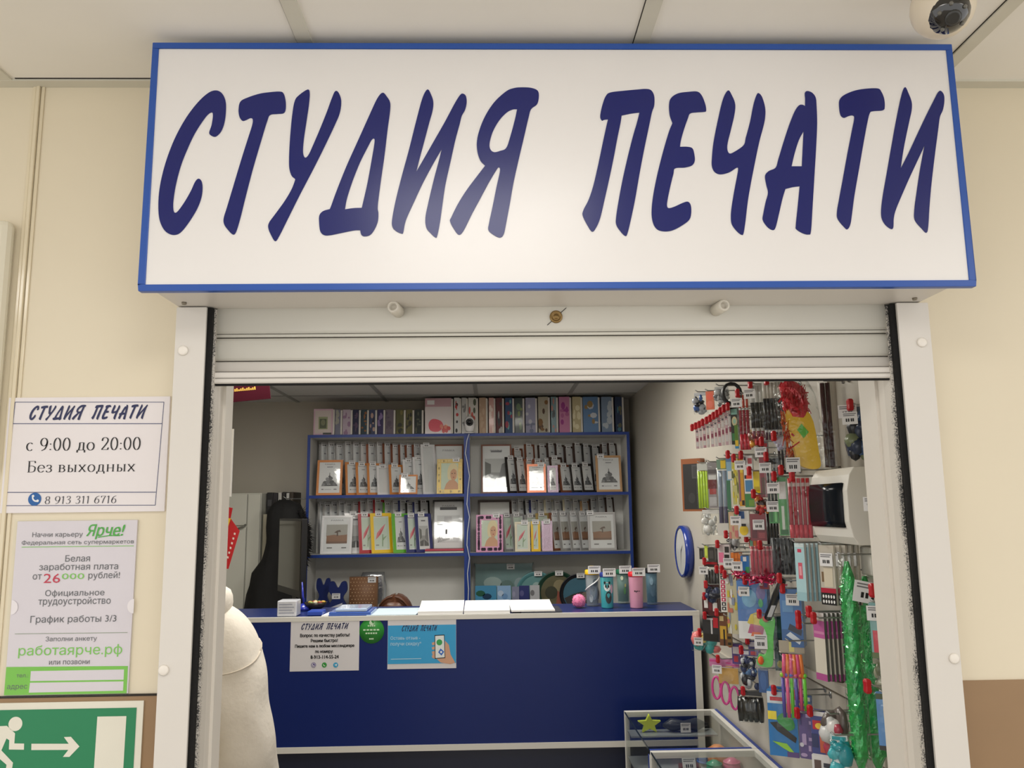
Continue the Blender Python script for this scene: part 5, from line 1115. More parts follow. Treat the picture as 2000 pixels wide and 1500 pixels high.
m = MB(); head(m, V((cx+.045, cy_+.04, 1.56)), .115, SKIN, math.pi); hd_ = m.build('head', cu); face(hd_, V((cx+.045, cy_+.04, 1.56)), .115, math.pi)
HB = M('dark_brown_hair', (60, 40, 30), .5, bump=.6, scale=40)
m = MB(); m.loft([[V((cx+.045+r_*math.cos(t*math.pi/10), cy_+.02+d_*math.sin(t*math.pi/10)-q_, z)) for t in range(20)] for z, r_, d_, q_ in ((1.40, .05, .03, .06), (1.46, .085, .05, .055), (1.55, .094, .08, .03), (1.62, .093, .1, .008), (1.67, .07, .08, 0), (1.69, .01, .01, 0))], HB); m.build('hair', cu)
# hoodie: torso, two sleeves, hood
def ringxy(c, rx, ry, k=24, seed=0, am=.03, n=3):
    rr = random.Random(seed); ph = rr.uniform(0, 6)
    return [c+V((rx*math.cos(2*math.pi*i/k), ry*math.sin(2*math.pi*i/k), 0))*(1+am*math.sin(n*2*math.pi*i/k+ph)) for i in range(k)]
B = lambda x, y_, z: V((cx+x, cy_+y_, z))
m = MB(); m.loft([ringxy(B(0, 0, z), a_, b_, 28, i, .02, 5) for i, (z, a_, b_) in enumerate(((.74, .175, .135), (.76, .195, .15), (.82, .2, .155), (.95, .195, .15), (1.08, .195, .148), (1.2, .2, .145), (1.29, .195, .13), (1.345, .155, .11), (1.385, .1, .085), (1.40, .075, .07)))], CREAM, caps=False)
m.build('sweatshirt', cu)
for s in (-1, 1):
    pts = [(s*.11, 0, 1.335, .08), (s*.175, 0, 1.305, .096), (s*.21, -.005, 1.21, .096), (s*.235, -.01, 1.1, .092), (s*.252, 0, 1.0, .088), (s*.255, .04, .93, .08), (s*.258, .075, .87, .07), (s*.258, .095, .83, .055), (s*.258, .1, .81, .046)]
    P3 = smooth([(p[0], p[2]) for p in pts], 6, False); PY_ = smooth([(p[1], p[3]) for p in pts], 6, False); rings = []
    for i, ((x, z), (yv, r_)) in enumerate(zip(P3, PY_)):
        d_ = V((P3[min(i+1, len(P3)-1)][0]-P3[max(i-1, 0)][0], 0, P3[min(i+1, len(P3)-1)][1]-P3[max(i-1, 0)][1])).normalized()
        e1 = V((0, 1, 0)); e2 = d_.cross(e1); rg = []
        for k in range(36):
            t = 2*math.pi*k/36; u3 = V((math.cos(t)*1.1+s, math.sin(t)*1.1, i*.16)); 
            fold = .09*noise.noise(u3*1.3)+.085*math.sin(i*.62+2.2*math.sin(t+.6)+s)*max(0, .35-math.cos(t)*.9)*min(1, i/14)
            rg.append(B(x, yv, z)+(e1*math.sin(t)+e2*math.cos(t))*r_*(1+fold))
        rings.append(rg)
    m = MB(); m.loft(rings, CREAM); so = m.build('sleeve', cu, subd=1)
    sm_ = MB(); ix = [8.5+2.6*math.sin(2*math.pi*k/36+2.6) for k in range(36)]; q_ = [rings[int(v)][k].lerp(rings[int(v)+1][k], v-int(v)) for k, v in enumerate(ix)]; sm_.tube([p+(p-B(*pts[1][:3]))*.012 for p in q_+q_[:1]], .0022, M('seam_cream', (200, 190, 176), .9), 6); sm_.build('seam', so)
m = MB(); n_ = 26; prof = [(.0, -.01), (.05, .02), (.07, .07), (.055, .115), (.02, .12), (-.015, .09), (-.02, .04)]
rings = []
for i in range(n_+1):
    t = math.radians(-60+300*i/n_)-math.pi/2+math.radians(-90)
    ca, sa = math.cos(t), math.sin(t); wgt = .65+.45*max(0, -sa)
    rings.append([B(.066+ca*(.105+q[0]*wgt), sa*(.09+q[0]*wgt)-.015, 1.345+q[1]*(.85+.2*max(0, -sa))) for q in prof])
m.loft(rings, CREAM); ho = m.build('hood', cu, subd=1)
TR = M('light_trousers', (206, 198, 184), .8, noise=.04, bump=.2)
m = MB(); m.loft([ringxy(B(0, 0, z), a_, b_, 24) for z, a_, b_ in ((.80, .16, .12), (.72, .172, .128), (.66, .178, .125))], TR)
for s in (-1, 1): m.loft([ringxy(B(s*x, y_, z), r_, r_*1.05, 18, 3, .03) for x, y_, z, r_ in ((.085, 0, .72, .098), (.088, 0, .6, .095), (.09, -.005, .42, .075), (.09, .01, .2, .066), (.09, .015, .09, .064))], TR)
m.build('trousers', cu)
for s in (-1, 1):
    m = MB(); m.loft([ringxy(B(s*.095, .06, z), .048*k, .13*k, 18) for z, k in ((.002, .95), (.02, 1.0), (.05, .95), (.08, .6), (.1, .4))], M('white_shoe', (214, 210, 204), .5)); m.build('shoe', cu)
# seller sitting behind the counter, only the top of the head shows
sx_, sy_ = PY(772, 1180, 4.25).x, 4.25; ztop = PY(772, 1163, 4.2).z
sl = thing('person', 'brown haired person sitting behind the counter, only the hair showing', 'person', (sx_, sy_, 0))
S_ = lambda x, y_, z: (x, y_, z)
hz_ = ztop-.125
VV = [(0, .06, .55, .13, .1), (0, .05, .72, .12, .09), (0, .03, .86, .12, .085), (0, .02, .95, .08, .06), (0, .0, 1.0, .045), (0, -.01, hz_-.06, .045)]
EE = [(i, i+1) for i in range(5)]
for s in (-1, 1):
    a0 = bodyv((s*.16, .02, .93), .05); EE.append((3, a0)); a1 = bodyv((s*.2, -.03, .72), .04); EE.append((a0, a1)); a2 = bodyv((s*.1, -.13, .75), .03); EE.append((a1, a2))
    hand(VV, EE, a2, V((s*.1, -.13, .75)), V((-s*.5, -.6, .1)), V((0, 0, -1)), V((-s, .4, 0)), .95)
    l0 = bodyv((s*.1, -.08, .53), .08); EE.append((0, l0)); l1 = bodyv((s*.12, -.2, .5), .065); EE.append((l0, l1)); l2 = bodyv((s*.12, -.16, .1), .04); EE.append((l1, l2)); l3 = bodyv((s*.12, -.22, .05), .034); EE.append((l2, l3))
skin_chain('body', sl, VV, EE, M('seller_jersey', (92, 84, 96), .8, noise=.05))
hc = V((sx_, sy_-.01, hz_)); m = MB(); head(m, hc, .115, SKIN); hd_ = m.build('head', sl); face(hd_, hc, .115)
HR = M('brown_hair', (84, 48, 28), .36, noise=.45, scale=60, bump=.5)
m = MB(); rings = []
for z, r_, d_, q_ in ((-.12, .098, .085, .035), (-.03, .1, .098, .02), (.04, .099, .103, .006), (.075, .092, .098, .0), (.1, .073, .08, 0), (.117, .045, .05, 0), (.125, .01, .012, 0)):
    r_ *= .88; rings.append([hc+V((r_*math.cos(t*math.pi/14), d_*math.sin(t*math.pi/14)+q_, z-(.004 if t in (20, 21, 22) else 0))) for t in range(28)])
m.loft(rings, HR)
rr = random.Random(5)
for k in range(130):
    s = 1 if k % 2 else -1; t0 = rr.uniform(.05, .95); pts = []
    for i in range(6):
        q = i/5*1.35; th_ = .06+q; ph = math.radians(-75+150*t0)
        d = V((s*math.sin(th_)*.088, -math.sin(ph)*.1*math.cos(th_*.35)*.95+.004, math.cos(th_)*.121)); pts.append(hc+d*1.02)
    m.tube(pts, .0012, HR, 4, False)
m.build('hair', sl)
stl = thing('stool', 'plain stool behind the counter', 'stool', (sx_, sy_+.07, 0))
MB().lathe([(.17, .40), (.175, .42), (.17, .44), (0, .44)], M('stool_seat', (60, 60, 66), .6), (sx_, sy_+.07, 0), (0, 0, 1), 24).build('seat', stl)
for k in range(4):
    t = math.pi/4+k*math.pi/2; MB().tube([(sx_+.1*math.cos(t), sy_+.07+.1*math.sin(t), .4), (sx_+.17*math.cos(t), sy_+.07+.17*math.sin(t), .001)], .012, STEEL, 8).build('leg', stl)
# ============================================================ glass showcases
ALU = M('showcase_white', (212, 210, 204), .4, noise=.02); SBL = M('showcase_blue', (34, 60, 140), .4, noise=.03)
SGL = film('showcase_glass', (225, 230, 228), .14, .05, .02, 3); GEDGE = M('glass_edge', (40, 52, 56), .2)
SX0, SX1, SZ = .532, .915, .825
def showcase(y0, y1, label):
    t = thing('glass_showcase', label, 'showcase', ((SX0+SX1)/2, (y0+y1)/2, 0))
    m = MB(); w_ = .018
    m.box((SX0, y1-.022, SZ-.02), (SX1, y1, SZ), ALU).box((SX1-.03, y0, SZ-.02), (SX1-.012, y1-.022, SZ), ALU)
    for x in (SX0,): m.box((x, y1-.018, .1), (x+.018, y1, SZ-.02), ALU)
    m.box((SX0, y0, .1), (SX0+.014, y0+.014, SZ), ALU)
    m.build('white_rail', t)
    m = MB(); m.box((SX1-.012, y0, SZ-.02), (SX1, y1, SZ+.001), SBL).box((SX0, y0-.001, SZ-.016), (SX1-.03, y0+.014, SZ+.001), SBL).box((SX0-.001, y0+.014, .1), (SX0+.004, y0+.03, SZ-.02), SBL)
    m.build('blue_rail', t)
    MB().box((SX0+.002, y0+.015, SZ-.006), (SX1-.031, y1-.023, SZ-.001), SGL).build('top_glass', t)
    MB().box((SX0+.001, y0+.031, .12), (SX0+.0055, y1-.019, SZ-.007), SGL).build('side_glass', t)
    MB().box((SX0-.0005, y0+.03, SZ-.0058), (SX0+.0018, y1-.019, SZ+.0005), GEDGE).build('glass_edge', t)
    MB().box((SX0+.006, y0+.016, .65), (SX1-.032, y1-.024, .656), M('showcase_shelf', (150, 156, 158), .2, coat=.4)).build('shelf', t)
    MB().box((SX0+.006, y1-.0225, .12), (SX1-.002, y1-.0185, SZ-.021), SGL).build('back_panel', t)
    MB().box((SX0, y0, 0), (SX1, y1, .1), SBL).build('base', t)
    return t
showcase(2.935, 3.49, 'rear glass showcase in the lower right corner with toys under its top')
showcase(2.30, 2.932, 'front glass showcase in the lower right corner, nearest the shutter')
zsf = .656
def inc(px, py, y): return PY(px, py, y)
lz = PY(1330, 1428, 3.42).z
lg = MB().box((SX0+.006, 3.36, lz-.006), (SX1-.034, 3.455, lz), M('showcase_shelf')); tag(lg.build('glass_ledge'), 'narrow ledge across the back of the rear showcase', 'ledge')
q = inc(1268, 1418, 3.42); YS_ = M('lime_toy', (200, 214, 60), .5)
st5 = [(0.037*(1 if k % 2 == 0 else .45)*math.sin(k*math.pi/5), 0.037*(1 if k % 2 == 0 else .45)*math.cos(k*math.pi/5)) for k in range(10)]
m = MB(); m.region([[(q.x+a_*1.3, lz+.0305+b_) for a_, b_ in st5]], YS_, WF(3.41), 0, .02); tag(m.build('star_toy'), 'yellow green star shaped toy in the rear showcase', 'toy')
q = inc(1335, 1414, 3.42); gg = thing('dark_goggles', 'dark goggles with a price tag in the rear showcase', 'goggles', (q.x, 3.42, lz)); DKB = M('dark_slate', (44, 50, 60), .35)
MB().tube([(q.x-.085, 3.42, lz+.024), (q.x-.05, 3.415, lz+.026), (q.x, 3.41, lz+.026), (q.x+.05, 3.415, lz+.026), (q.x+.1, 3.44, lz+.02)], [.006, .025, .016, .025, .005], DKB, 12).build('frame', gg)
price_tag(gg, frame((q.x, 3.385, lz+.022), (1, 0, 0), (0, 0, 1), (0, -1, 0)), .04, .036)
for (px, py), r, c_, nm, y_ in (((1374, 1440), .03, (60, 100, 180), 'blue', 3.33), ((1400, 1436), .042, (232, 150, 90), 'orange', 3.30), ((1394, 1462), .03, (70, 160, 130), 'green', 3.19), ((1428, 1462), .032, (220, 110, 150), 'pink', 3.2)):
    q = inc(px, py, y_); m = MB(); m.ball((q.x, y_, zsf+r+.0005), r, gloss(*c_), 16)
    for k in range(3): m.tube([(q.x+r*.9*math.cos(t*.5), y_+r*.9*math.sin(t*.5), zsf+r*(.5+.5*k)) for t in range(13)], .004, gloss(*c_), 6)
    tag(m.build('toy_ball'), '%s ringed toy ball lying in the rear showcase' % nm, 'toy')
q = inc(1347, 1455, 3.2); pb_ = thing('toy_box', 'small dark red toy box with a white tag in the rear showcase', 'toy box', (q.x, 3.2, zsf))
MB().box((q.x-.04, 3.18, zsf+.0005), (q.x+.035, 3.23, zsf+.04), C(104, 62, 60)).build('carton', pb_, bevel=.003); price_tag(pb_, frame((q.x-.01, 3.178, zsf+.05), (1, 0, 0), (0, .4, .9), (0, -.9, .4)), .05, .045)
for k, c_ in enumerate(((196, 180, 184), (206, 160, 176), (180, 186, 180), (150, 190, 160), (200, 196, 190), (90, 90, 96))):
    x = SX0+.05+.055*k; m = MB(); m.loft([ringxy(V((x, 2.8+.02*(k % 2), zsf+z)), rx, ry, 14, k, .0) for z, rx, ry in ((.0006, .018, .05), (.04, .024, .06), (.1, .02, .05), (.13, .006, .03))], film('pouch_%d' % k, c_, .75, .2, .5, 30, clear=False))
    tag(m.build('small_pouch'), '%s pouch, %s from the left in the front showcase' % (('grey pink', 'pink', 'grey green', 'green', 'pale grey', 'dark grey')[k], ORD[k]), 'pouch')
rr = random.Random(12); m = MB()
for k in range(26): x = SX0+.05+rr.random()*.08; y_ = 3.1+rr.random()*.08; m.tube([(x, y_, zsf+.005+.003*(k % 6)), (x+rr.uniform(-.03, .03), y_+rr.uniform(-.03, .03), zsf+.007+.003*(k % 6))], .004, C(196, 200, 204), 5)
tag(m.build('plastic_sticks'), 'loose heap of clear plastic sticks in the rear showcase', 'sticks', kind='stuff')
# ============================================================ display hooks and goods on the right wall
HOOKN = [0]
def hook(E, x_in=XR, cap=True, tagged=None, label=None):
    """wire hook from the wall out to point E with a red stop cap on its end"""
    HOOKN[0] += 1
    t = thing('display_hook', label, 'hook', (XR, E.y, E.z), 'display hooks on the right wall')
    m = MB(); m.tube([(XR-.0005, E.y, E.z), (E.x+.01, E.y, E.z), (E.x, E.y, E.z+.006)], .0021, STEEL, 6)
    m.lathe([(.009, 0), (.009, .002), (0, .002)], STEEL, (XR, E.y, E.z), (-1, 0, 0), 10)
    m.build('wire', t)
    if cap:
        m = MB(); m.loft([[E+V((-.004+dx*w_, dy*w_*1.0, z)) for dx, dy in ((-.0055, -.007), (.0055, -.007), (.0055, .007), (-.0055, .007))] for z, w_ in ((-.014, .8), (-.009, 1.1), (0, 1.0), (.009, 1.1), (.014, .8))], REDCAP); m.sm = [False]*len(m.sm)
        m.build('stop_cap', t, bevel=.002)
    if tagged:
        a = math.radians(tagged if tagged is not True else 35); n = V((-math.sin(a), -math.cos(a), 0)); u = V((math.cos(a), -math.sin(a), 0))
        price_tag(t, frame(E+V((-.012, -.012, -.032)), u, (0, 0, 1), n), .033, .028)
    return t
def place(box, x, a):
    x0, y0, x1, y1 = box; c = PX((x0+x1)/2, (y0+y1)/2, x); a = math.radians(a); b = math.atan2(c.x, c.y)
    w_ = (x1-x0)*c.y/FPX/math.cos(a-b)/math.cos(b)**.0*1.0
    w_ = (x1-x0)/FPX*(c-EYE).dot(FWD)/max(.25, math.cos(a-b))
    h_ = (y1-y0)/FPX*(c-EYE).dot(FWD)
    n = V((-math.sin(a), -math.cos(a), 0)); u = V((math.cos(a), -math.sin(a), 0))
    return c, w_, h_, u, n
def busy(seed, pal, k=10, lo=.12, hi=.4):
    rr = random.Random(seed); o = []
    for i in range(k):
        u, v, r, s = rr.random(), rr.random(), rr.uniform(lo, hi), rr.uniform(lo, hi)*.6; c_ = pal[rr.randrange(len(pal))]
        if rr.random() < .5: o.append((c_, [(max(0, min(1, u+r*p[0]*.6)), max(0, min(1, v+s*p[1]*.6))) for p in disc(0, 0, 1, 9)]))
        else: o.append((c_, [(max(0, u-r/2), max(0, v-s/2)), (min(1, u+r/2), max(0, v-s/2)), (min(1, u+r/2), min(1, v+s/2)), (max(0, u-r/2), min(1, v+s/2))]))
    return o
def R(c_, *r): return (c_, rect(*r))
def goods(name, label, cat, box, x=.80, a=40, t=.008, base=(200, 200, 200), pr=(), n=1, sp=.013, bag=False, tagged=None, cap=True, hooked=True, contents=None, group=None, own_tag=None, filmmat=None):
    c, w_, h_, u, nn = place(box, x, a)
    bot = c-V((0, 0, h_/2)); fr = frame(bot, u, (0, 0, 1), nn)
    root = thing(name, label, cat, bot, group or (('%s hanging on the right wall' % name.replace('_', ' ')) if n > 1 else None))
    m = MB(); mat = gloss(*base)
    if contents is None or base is not None:
        if not contents:
            m.box((-w_/2, 0, -t), (w_/2, h_, 0), mat, fr)
            polys = [(gloss(*q[0]), [(-w_/2+w_*p[0], h_*p[1]) for p in q[1]]) for q in pr]
            paint(m, polys, fr, .0005); m.build('card', root)
        else:   # clear bag with a header card and things inside
            m.box((-w_/2, h_*.84, -t/2-.0006), (w_/2, h_, -t/2+.0006), mat, fr); 
            paint(m, [(gloss(*q[0]), [(-w_/2+w_*p[0], h_*(.84+.16*p[1])) for p in q[1]]) for q in pr], fr, -t/2+.0012); m.build('header', root)
            m = MB(); contents(m, fr, w_, h_*.84, t); m.build('contents', root)
    if bag or contents:
        e_ = .003; top = h_*.86 if contents else h_
        m = MB(); rings = []
        for v, s, tt in ((0, 1, .15), (.12, 1.03, .8), (.5, 1.05, 1.2), (.88, 1.02, .8), (1, .98, .15)):
            hw, ht = w_/2*s+e_, t*tt/2+e_; rings.append([fr(a_*hw, top*v, -t/2+b_*ht) for a_, b_ in ((-1, -.2), (-.6, -1), (.6, -1), (1, -.2), (1, .2), (.6, 1), (-.6, 1), (-1, .2))])
        m.loft(rings, filmmat or CLEAR); m.build('clear_bag', root)
    if own_tag: price_tag(root, frame(fr(w_*own_tag[0], h_*own_tag[1], .004), u, (0, 0, 1), nn), own_tag[2]*.8 if len(own_tag) > 2 else .034, .03)
    out = [root]
    for k in range(1, n):
        if x+sp*k+t+w_/2*abs(u.x) > XR-.004: break
        sep = t+(.018 if (bag or contents) else .003); sh = -nn*(sep*k) if sp*abs(nn.x) < sep else V((sp*k, 0, 0))
        out.append(dup(root, root.location+sh, None, '%s, %s behind the front one' % (label, ORD[k-1])))
    if hooked:
        E = V((bot.x-.014-abs(nn.x)*.004, bot.y, bot.z+h_+.0022)); hook(E, XR, cap, tagged, 'wire hook holding the %s' % label)
    return out
def sticks(cols, k=3, r=.004, lean_=0, top=1.0):
    """contents: upright rods with coloured bands; cols = [(from, to, colour, radius factor)]"""
    def f(m, fr, w_, h_, t):
        for i in range(k):
            u = -w_/2+w_*(i+.5)/k
            for v0, v1, c_, rf in cols: m.tube([fr(u+lean_*v0, h_*v0*top+.002, -t/2), fr(u+lean_*v1, h_*v1*top+.002, -t/2)], min(r*rf, w_/k*.48*max(1, rf)), gloss(*c_), 8)
    return f
def bits(seed, pal, k=16, r=.01):
    def f(m, fr, w_, h_, t):
        rr = random.Random(seed)
        for i in range(k):
            p = fr(rr.uniform(-.4, .4)*w_, rr.uniform(.08, .92)*h_, -t/2+rr.uniform(-.3, .3)*t); m.ball(p, r*rr.uniform(.6, 1.2), gloss(*pal[i % len(pal)]), 8, (rr.uniform(.5, 1.4), rr.uniform(.5, 1.4), rr.uniform(.6, 1.6)))
    return f
def brush_pack(label, box, k, cols, x=.80, a=25, r=.0085, tagged=None, cap=True, name='brush_set', cat='brushes', bag=True, hooked=True):
    c, w_, h_, u, nn = place(box, x, a); bot = c-V((0, 0, h_/2)); fr = frame(bot, u, (0, 0, 1), nn)
    root = thing(name, label, cat, bot)
    for i in range(k):
        m = MB(); uu = -w_/2+w_*(i+.5)/k
        for v0, v1, c_, rf in cols: m.tube([fr(uu, h_*v0, -.012), fr(uu, h_*v1, -.012)], min(r, w_/k*.49)*rf, gloss(*c_), 10)
        m.build('brush' if cat == 'brushes' else 'pencil', root)
    if bag:
        e_ = .004; m = MB(); m.box((-w_/2-e_, -.004, -.024), (w_/2+e_, h_+.002, 0), CLEAR, fr); m.build('clear_sleeve', root)
    if hooked:
        E = V((bot.x-.012, bot.y, bot.z+h_+.0045)); hook(E, XR, cap, tagged, 'wire hook holding the %s' % label)
    return root
G = goods
W_, K_, RD_, BL_, YE_, GR_, PK_, OR_ = (222, 222, 222), (26, 26, 30), (190, 28, 48), (48, 110, 190), (230, 196, 50), (70, 160, 80), (216, 120, 170), (232, 130, 50)
# --- top row
G('key_ring_pouch', 'pouch of blue and silver key rings in the top row', 'key rings', (1355, 766, 1379, 808), .82, 35, .02, (190, 194, 200), [], contents=bits(1, [(60, 100, 170), (170, 176, 186), (30, 34, 44)], 22, .011), cap=False)
G('orange_tag_card', 'bright orange card with two round stickers', 'card', (1379, 764, 1394, 800), .81, 35, .006, (240, 110, 60), [((255, 90, 50), disc(.5, .72, .4, 12, .2)), ((250, 120, 90), disc(.5, .28, .4, 12, .2))], cap=False)
G('clip_pouch', 'clear pouch of silver clips beside the orange card', 'clips', (1395, 754, 1421, 792), .81, 30, .024, (200, 204, 206), [], contents=bits(2, [(150, 154, 160), (110, 114, 120), (190, 194, 198)], 26, .01), cap=False)
q = PX(1430, 768, .80); m = MB()
for k in range(4): m.tube([q+V((.03*math.cos(t*.42), .004*k, .034*math.sin(t*.42))) for t in range(16)], .0045, C(24, 26, 28), 8)
tag(m.build('cable_coil'), 'black cable coil hanging near the top of the right wall', 'cable'); hook(q+V((-.02, .006, .0265)), XR, False, None, 'wire hook holding the black cable coil')
tops = [(1359, 836), (1366, 833), (1373, 830), (1380, 826), (1388, 822), (1395, 818), (1402, 813), (1409, 809), (1416, 804), (1423, 799)]
for i, (px, py) in enumerate(tops):
    pale = ((206, 176, 186), (222, 214, 216), (196, 150, 164), (214, 206, 204))[i % 4]
    G('slim_pen_card', 'slim pink and white pen card, %s from the left' % ORD[i], 'pen card', (px, py, px+6, 876-i*.9), .80, 15, .012, pale, [R(W_, .1, .1, .9, .3), R((150, 80, 100), .2, .35, .8, .5), R(W_, .15, .6, .85, .75), R((110, 110, 120), .2, .8, .8, .86)], group='slim pen cards in the upper row')
G('round_toy_card', 'black card with a pale round toy in the upper row', 'toy card', (1428, 795, 1442, 868), .80, 35, .014, (24, 32, 30), [((200, 190, 150), disc(.5, .62, .36, 14, .13)), ((150, 190, 170), disc(.5, .62, .2, 12, .07)), R((120, 170, 160), .1, .8, .9, .95), R((50, 120, 70), .1, .1, .9, .3)])
G('green_pencil_card', 'thin green and yellow card under the round toy card', 'card', (1435, 830, 1442, 876), .80, 25, .006, (90, 130, 50), [R(YE_, .1, .1, .9, .35), R((50, 140, 190), 0, 0, 1, .1)], hooked=False)
brush_pack('set of three crimson brushes in the upper row', (1443, 770, 1463, 878), 3, [(0, .28, (196, 20, 50), 1.1), (.28, .72, (150, 16, 50), .9), (.72, .76, (190, 190, 190), .9), (.76, 1, (190, 60, 40), .7)], .79, 25, tagged=30)
brush_pack('small set of black handled brushes with white caps', (1466, 752, 1491, 856), 3, [(0, .14, (120, 24, 50), .9), (.14, .2, (190, 190, 190), .9), (.2, .68, (26, 24, 26), 1), (.68, 1, (214, 214, 212), 1.15)], .79, 22, tagged=30)
brush_pack('large set of black handled brushes with white caps', (1492, 745, 1531, 858), 6, [(0, .13, (70, 20, 50), .9), (.13, .17, (200, 200, 204), .9), (.17, .72, (22, 22, 30), 1), (.72, 1, (206, 204, 198), 1.15)], .79, 20)
G('bead_pouch', 'pouch of orange and amber beads under the white capped brushes', 'beads', (1464, 838, 1486, 870), .80, 35, .02, (180, 150, 110), [], contents=bits(3, [(200, 120, 50), (220, 160, 60), (120, 60, 40)], 22, .009), hooked=False)
G('lilac_pouch', 'crinkled lilac clear pouch with two tags nearby', 'pouch', (1513, 853, 1539, 876), .78, 25, .02, (170, 170, 190), [], contents=bits(4, [(170, 170, 200), (200, 200, 220)], 14, .012))
brush_pack('set of black brushes hanging left of the yellow toy bat', (1520, 874, 1552, 925), 5, [(0, .2, (30, 30, 34), 1.1), (.2, .9, (26, 26, 30), .8), (.9, 1, (120, 120, 124), .8)], .79, 20, hooked=False)
# yellow toy bat with red tinsel in a clear bag
c, w_, h_, u, nn = place((1541, 744, 1612, 918), .80, 15)
bot = c-V((0, 0, h_/2)); fr = frame(bot, (u+V((0, 0, -.16))*1).normalized(), (V((0, 0, 1))+u*-.13).normalized(), nn)
tb = thing('toy_bat', 'yellow toy bat with red tinsel on top in a clear bag', 'toy', bot)
YB_ = M('bat_yellow', (240, 196, 36), .35, coat=.4)
pts = smooth([(-w_*.26, h_*.06), (0, .004), (w_*.28, h_*.05), (w_*.33, h_*.2), (w_*.3, h_*.66), (-w_*.33, h_*.66), (-w_*.3, h_*.2)], 4)
MB().region([pts], YB_, fr, 0, .03).build('paddle', tb, bevel=.004)
m = MB(); m.region([[(.0, h_*.36), (w_*.17, h_*.44), (w_*.02, h_*.53), (-w_*.13, h_*.45)]], M('bat_green', (96, 190, 60), .4), fr, .0008); m.build('diamond', tb)
m = MB(); rr = random.Random(8); TI = M('red_tinsel', (206, 40, 58), .18, .2, noise=.3, scale=60, bump=1, coat=.6)
m.loft([[fr(w_*(-.02+.36*s*math.cos(q*.5236)*rr.uniform(.85, 1.1)), h_*v, -.015+.026*s*math.sin(q*.5236)*rr.uniform(.8, 1.2)) for q in range(12)] for v, s in ((.6, .75), (.68, .95), (.76, 1), (.86, 1), (.94, .95), (1.02, .5))], TI); m.sm = [False]*len(m.sm)
for k in range(200):
    p = fr(rr.uniform(-.36, .32)*w_, h_*rr.uniform(.66, 1.0), rr.uniform(-.02, .016)); d = V((rr.gauss(0, .25), rr.gauss(0, .25), -abs(rr.gauss(.7, .4)))).normalized()*rr.uniform(.008, .018); e_ = d.orthogonal().normalized()*.0035
    m.add([p-e_, p+e_, p+d+e_*.7, p+d-e_*.7], [(0, 1, 2, 3)], TI)
for k in range(50):
    p = fr(rr.uniform(-.47, -.37)*w_, h_*rr.uniform(.15, .7), rr.uniform(-.02, .01)); d = V((rr.gauss(0, .2), rr.gauss(0, .2), rr.gauss(-.6, .8))).normalized()*rr.uniform(.015, .035); e_ = d.orthogonal().normalized()*.003
    m.add([p-e_, p+e_, p+d+e_*.7, p+d-e_*.7], [(0, 1, 2, 3)], TI)
m.build('tinsel', tb)
m = MB(); rings = []
for v, s, tt in ((-.03, .9, .2), (.1, 1.02, .9), (.5, 1.05, 1.1), (.9, 1.0, 1.2), (1.04, .8, .5)): rings.append([fr(a_*w_*.55*s, h_*v, -.012+b_*.035*tt) for a_, b_ in ((-1, -.3), (-.5, -1), (.5, -1), (1, -.3), (1, .3), (.5, 1), (-.5, 1), (-1, .3))])
m.loft(rings, film('bat_film', a=.13, bump=.9, scale=45)); m.build('clear_bag', tb); price_tag(tb, frame(fr(-w_*.46, h_*.03, .03), u, (0, 0, 1), nn), .034, .036)
hook(fr(0, h_*1.045, -.01)+V((-.01, 0, 0)), XR, False, None, 'wire hook holding the yellow toy bat')
brush_pack('pair of dark maroon rods beside the yellow toy bat', (1607, 746, 1626, 912), 2, [(0, 1, (60, 18, 26), 1)], .875, 20, .008, cap=False, name='rod_set', cat='rods')
G('dark_blue_pouch', 'dark blue pouch on a green base beside the right jamb', 'pouch', (1656, 792, 1706, 893), .84, 30, .03, (90, 100, 110), [], contents=bits(5, [(30, 44, 70), (50, 80, 120), (24, 28, 36), (110, 120, 90)], 30, .018), tagged=35, own_tag=(-.42, .9, .05))
# --- second row
G('shadow_box', 'brown wooden box picture with a dark front on the right wall', 'picture', (1332, 896, 1369, 998), .86, 48, .035, (132, 76, 42), [R((38, 38, 40), .09, .04, .97, .9), R((70, 70, 72), .55, .62, .95, .88), R((56, 56, 58), .6, .65, .9, .85), ((52, 52, 54), disc(.5, .25, .18, 12, .1))], hooked=False)
MB_ = MB(); q = PX(1350, 905, .87); MB_.tube([(XR, q.y, q.z), (.885, q.y, q.z)], .004, STEEL, 6); tag(MB_.build('picture_peg'), 'short peg carrying the brown wooden box picture', 'peg')
G('neon_stick_pack', 'pack of neon green sticks left of the red and grey card', 'sticks', (1362, 905, 1382, 993), .82, 30, .018, (206, 210, 206), [], contents=sticks([(0, .97, (190, 226, 60), 1)], 4, .008), cap=False)
G('red_grey_card', 'grey card with red and white print beside the neon sticks', 'card', (1383, 903, 1400, 992), .81, 30, .008, (150, 146, 150), [R((110, 30, 40), 0, .42, 1, .62), R(W_, .1, .62, .95, .72), R((96, 90, 96), .05, .75, 1, .84), R((170, 60, 60), .15, .3, .9, .42), R((186, 186, 190), .1, .05, .9, .24)], cap=False, bag=True)
G('silver_tube_pack', 'tall clear pack of silver blue tubes in the second row', 'tubes', (1401, 897, 1420, 1022), .80, 30, .02, (120, 150, 130), [R(YE_, .4, .1, .9, .9)], contents=sticks([(0, .3, (100, 100, 130), 1), (.3, .97, (150, 164, 184), 1)], 2, .014), cap=False)
G('blue_sky_card', 'small pale blue card hung above the green strip', 'card', (1419, 893, 1429, 938), .79, 30, .006, (130, 170, 200), [R(W_, .2, .05, .9, .4), R((80, 120, 170), 0, .8, 1, 1)], cap=False)
G('green_strip', 'long thin dark green strip in the second row', 'strip', (1421, 938, 1428, 1032), .80, 25, .006, (40, 110, 70), [], hooked=False)
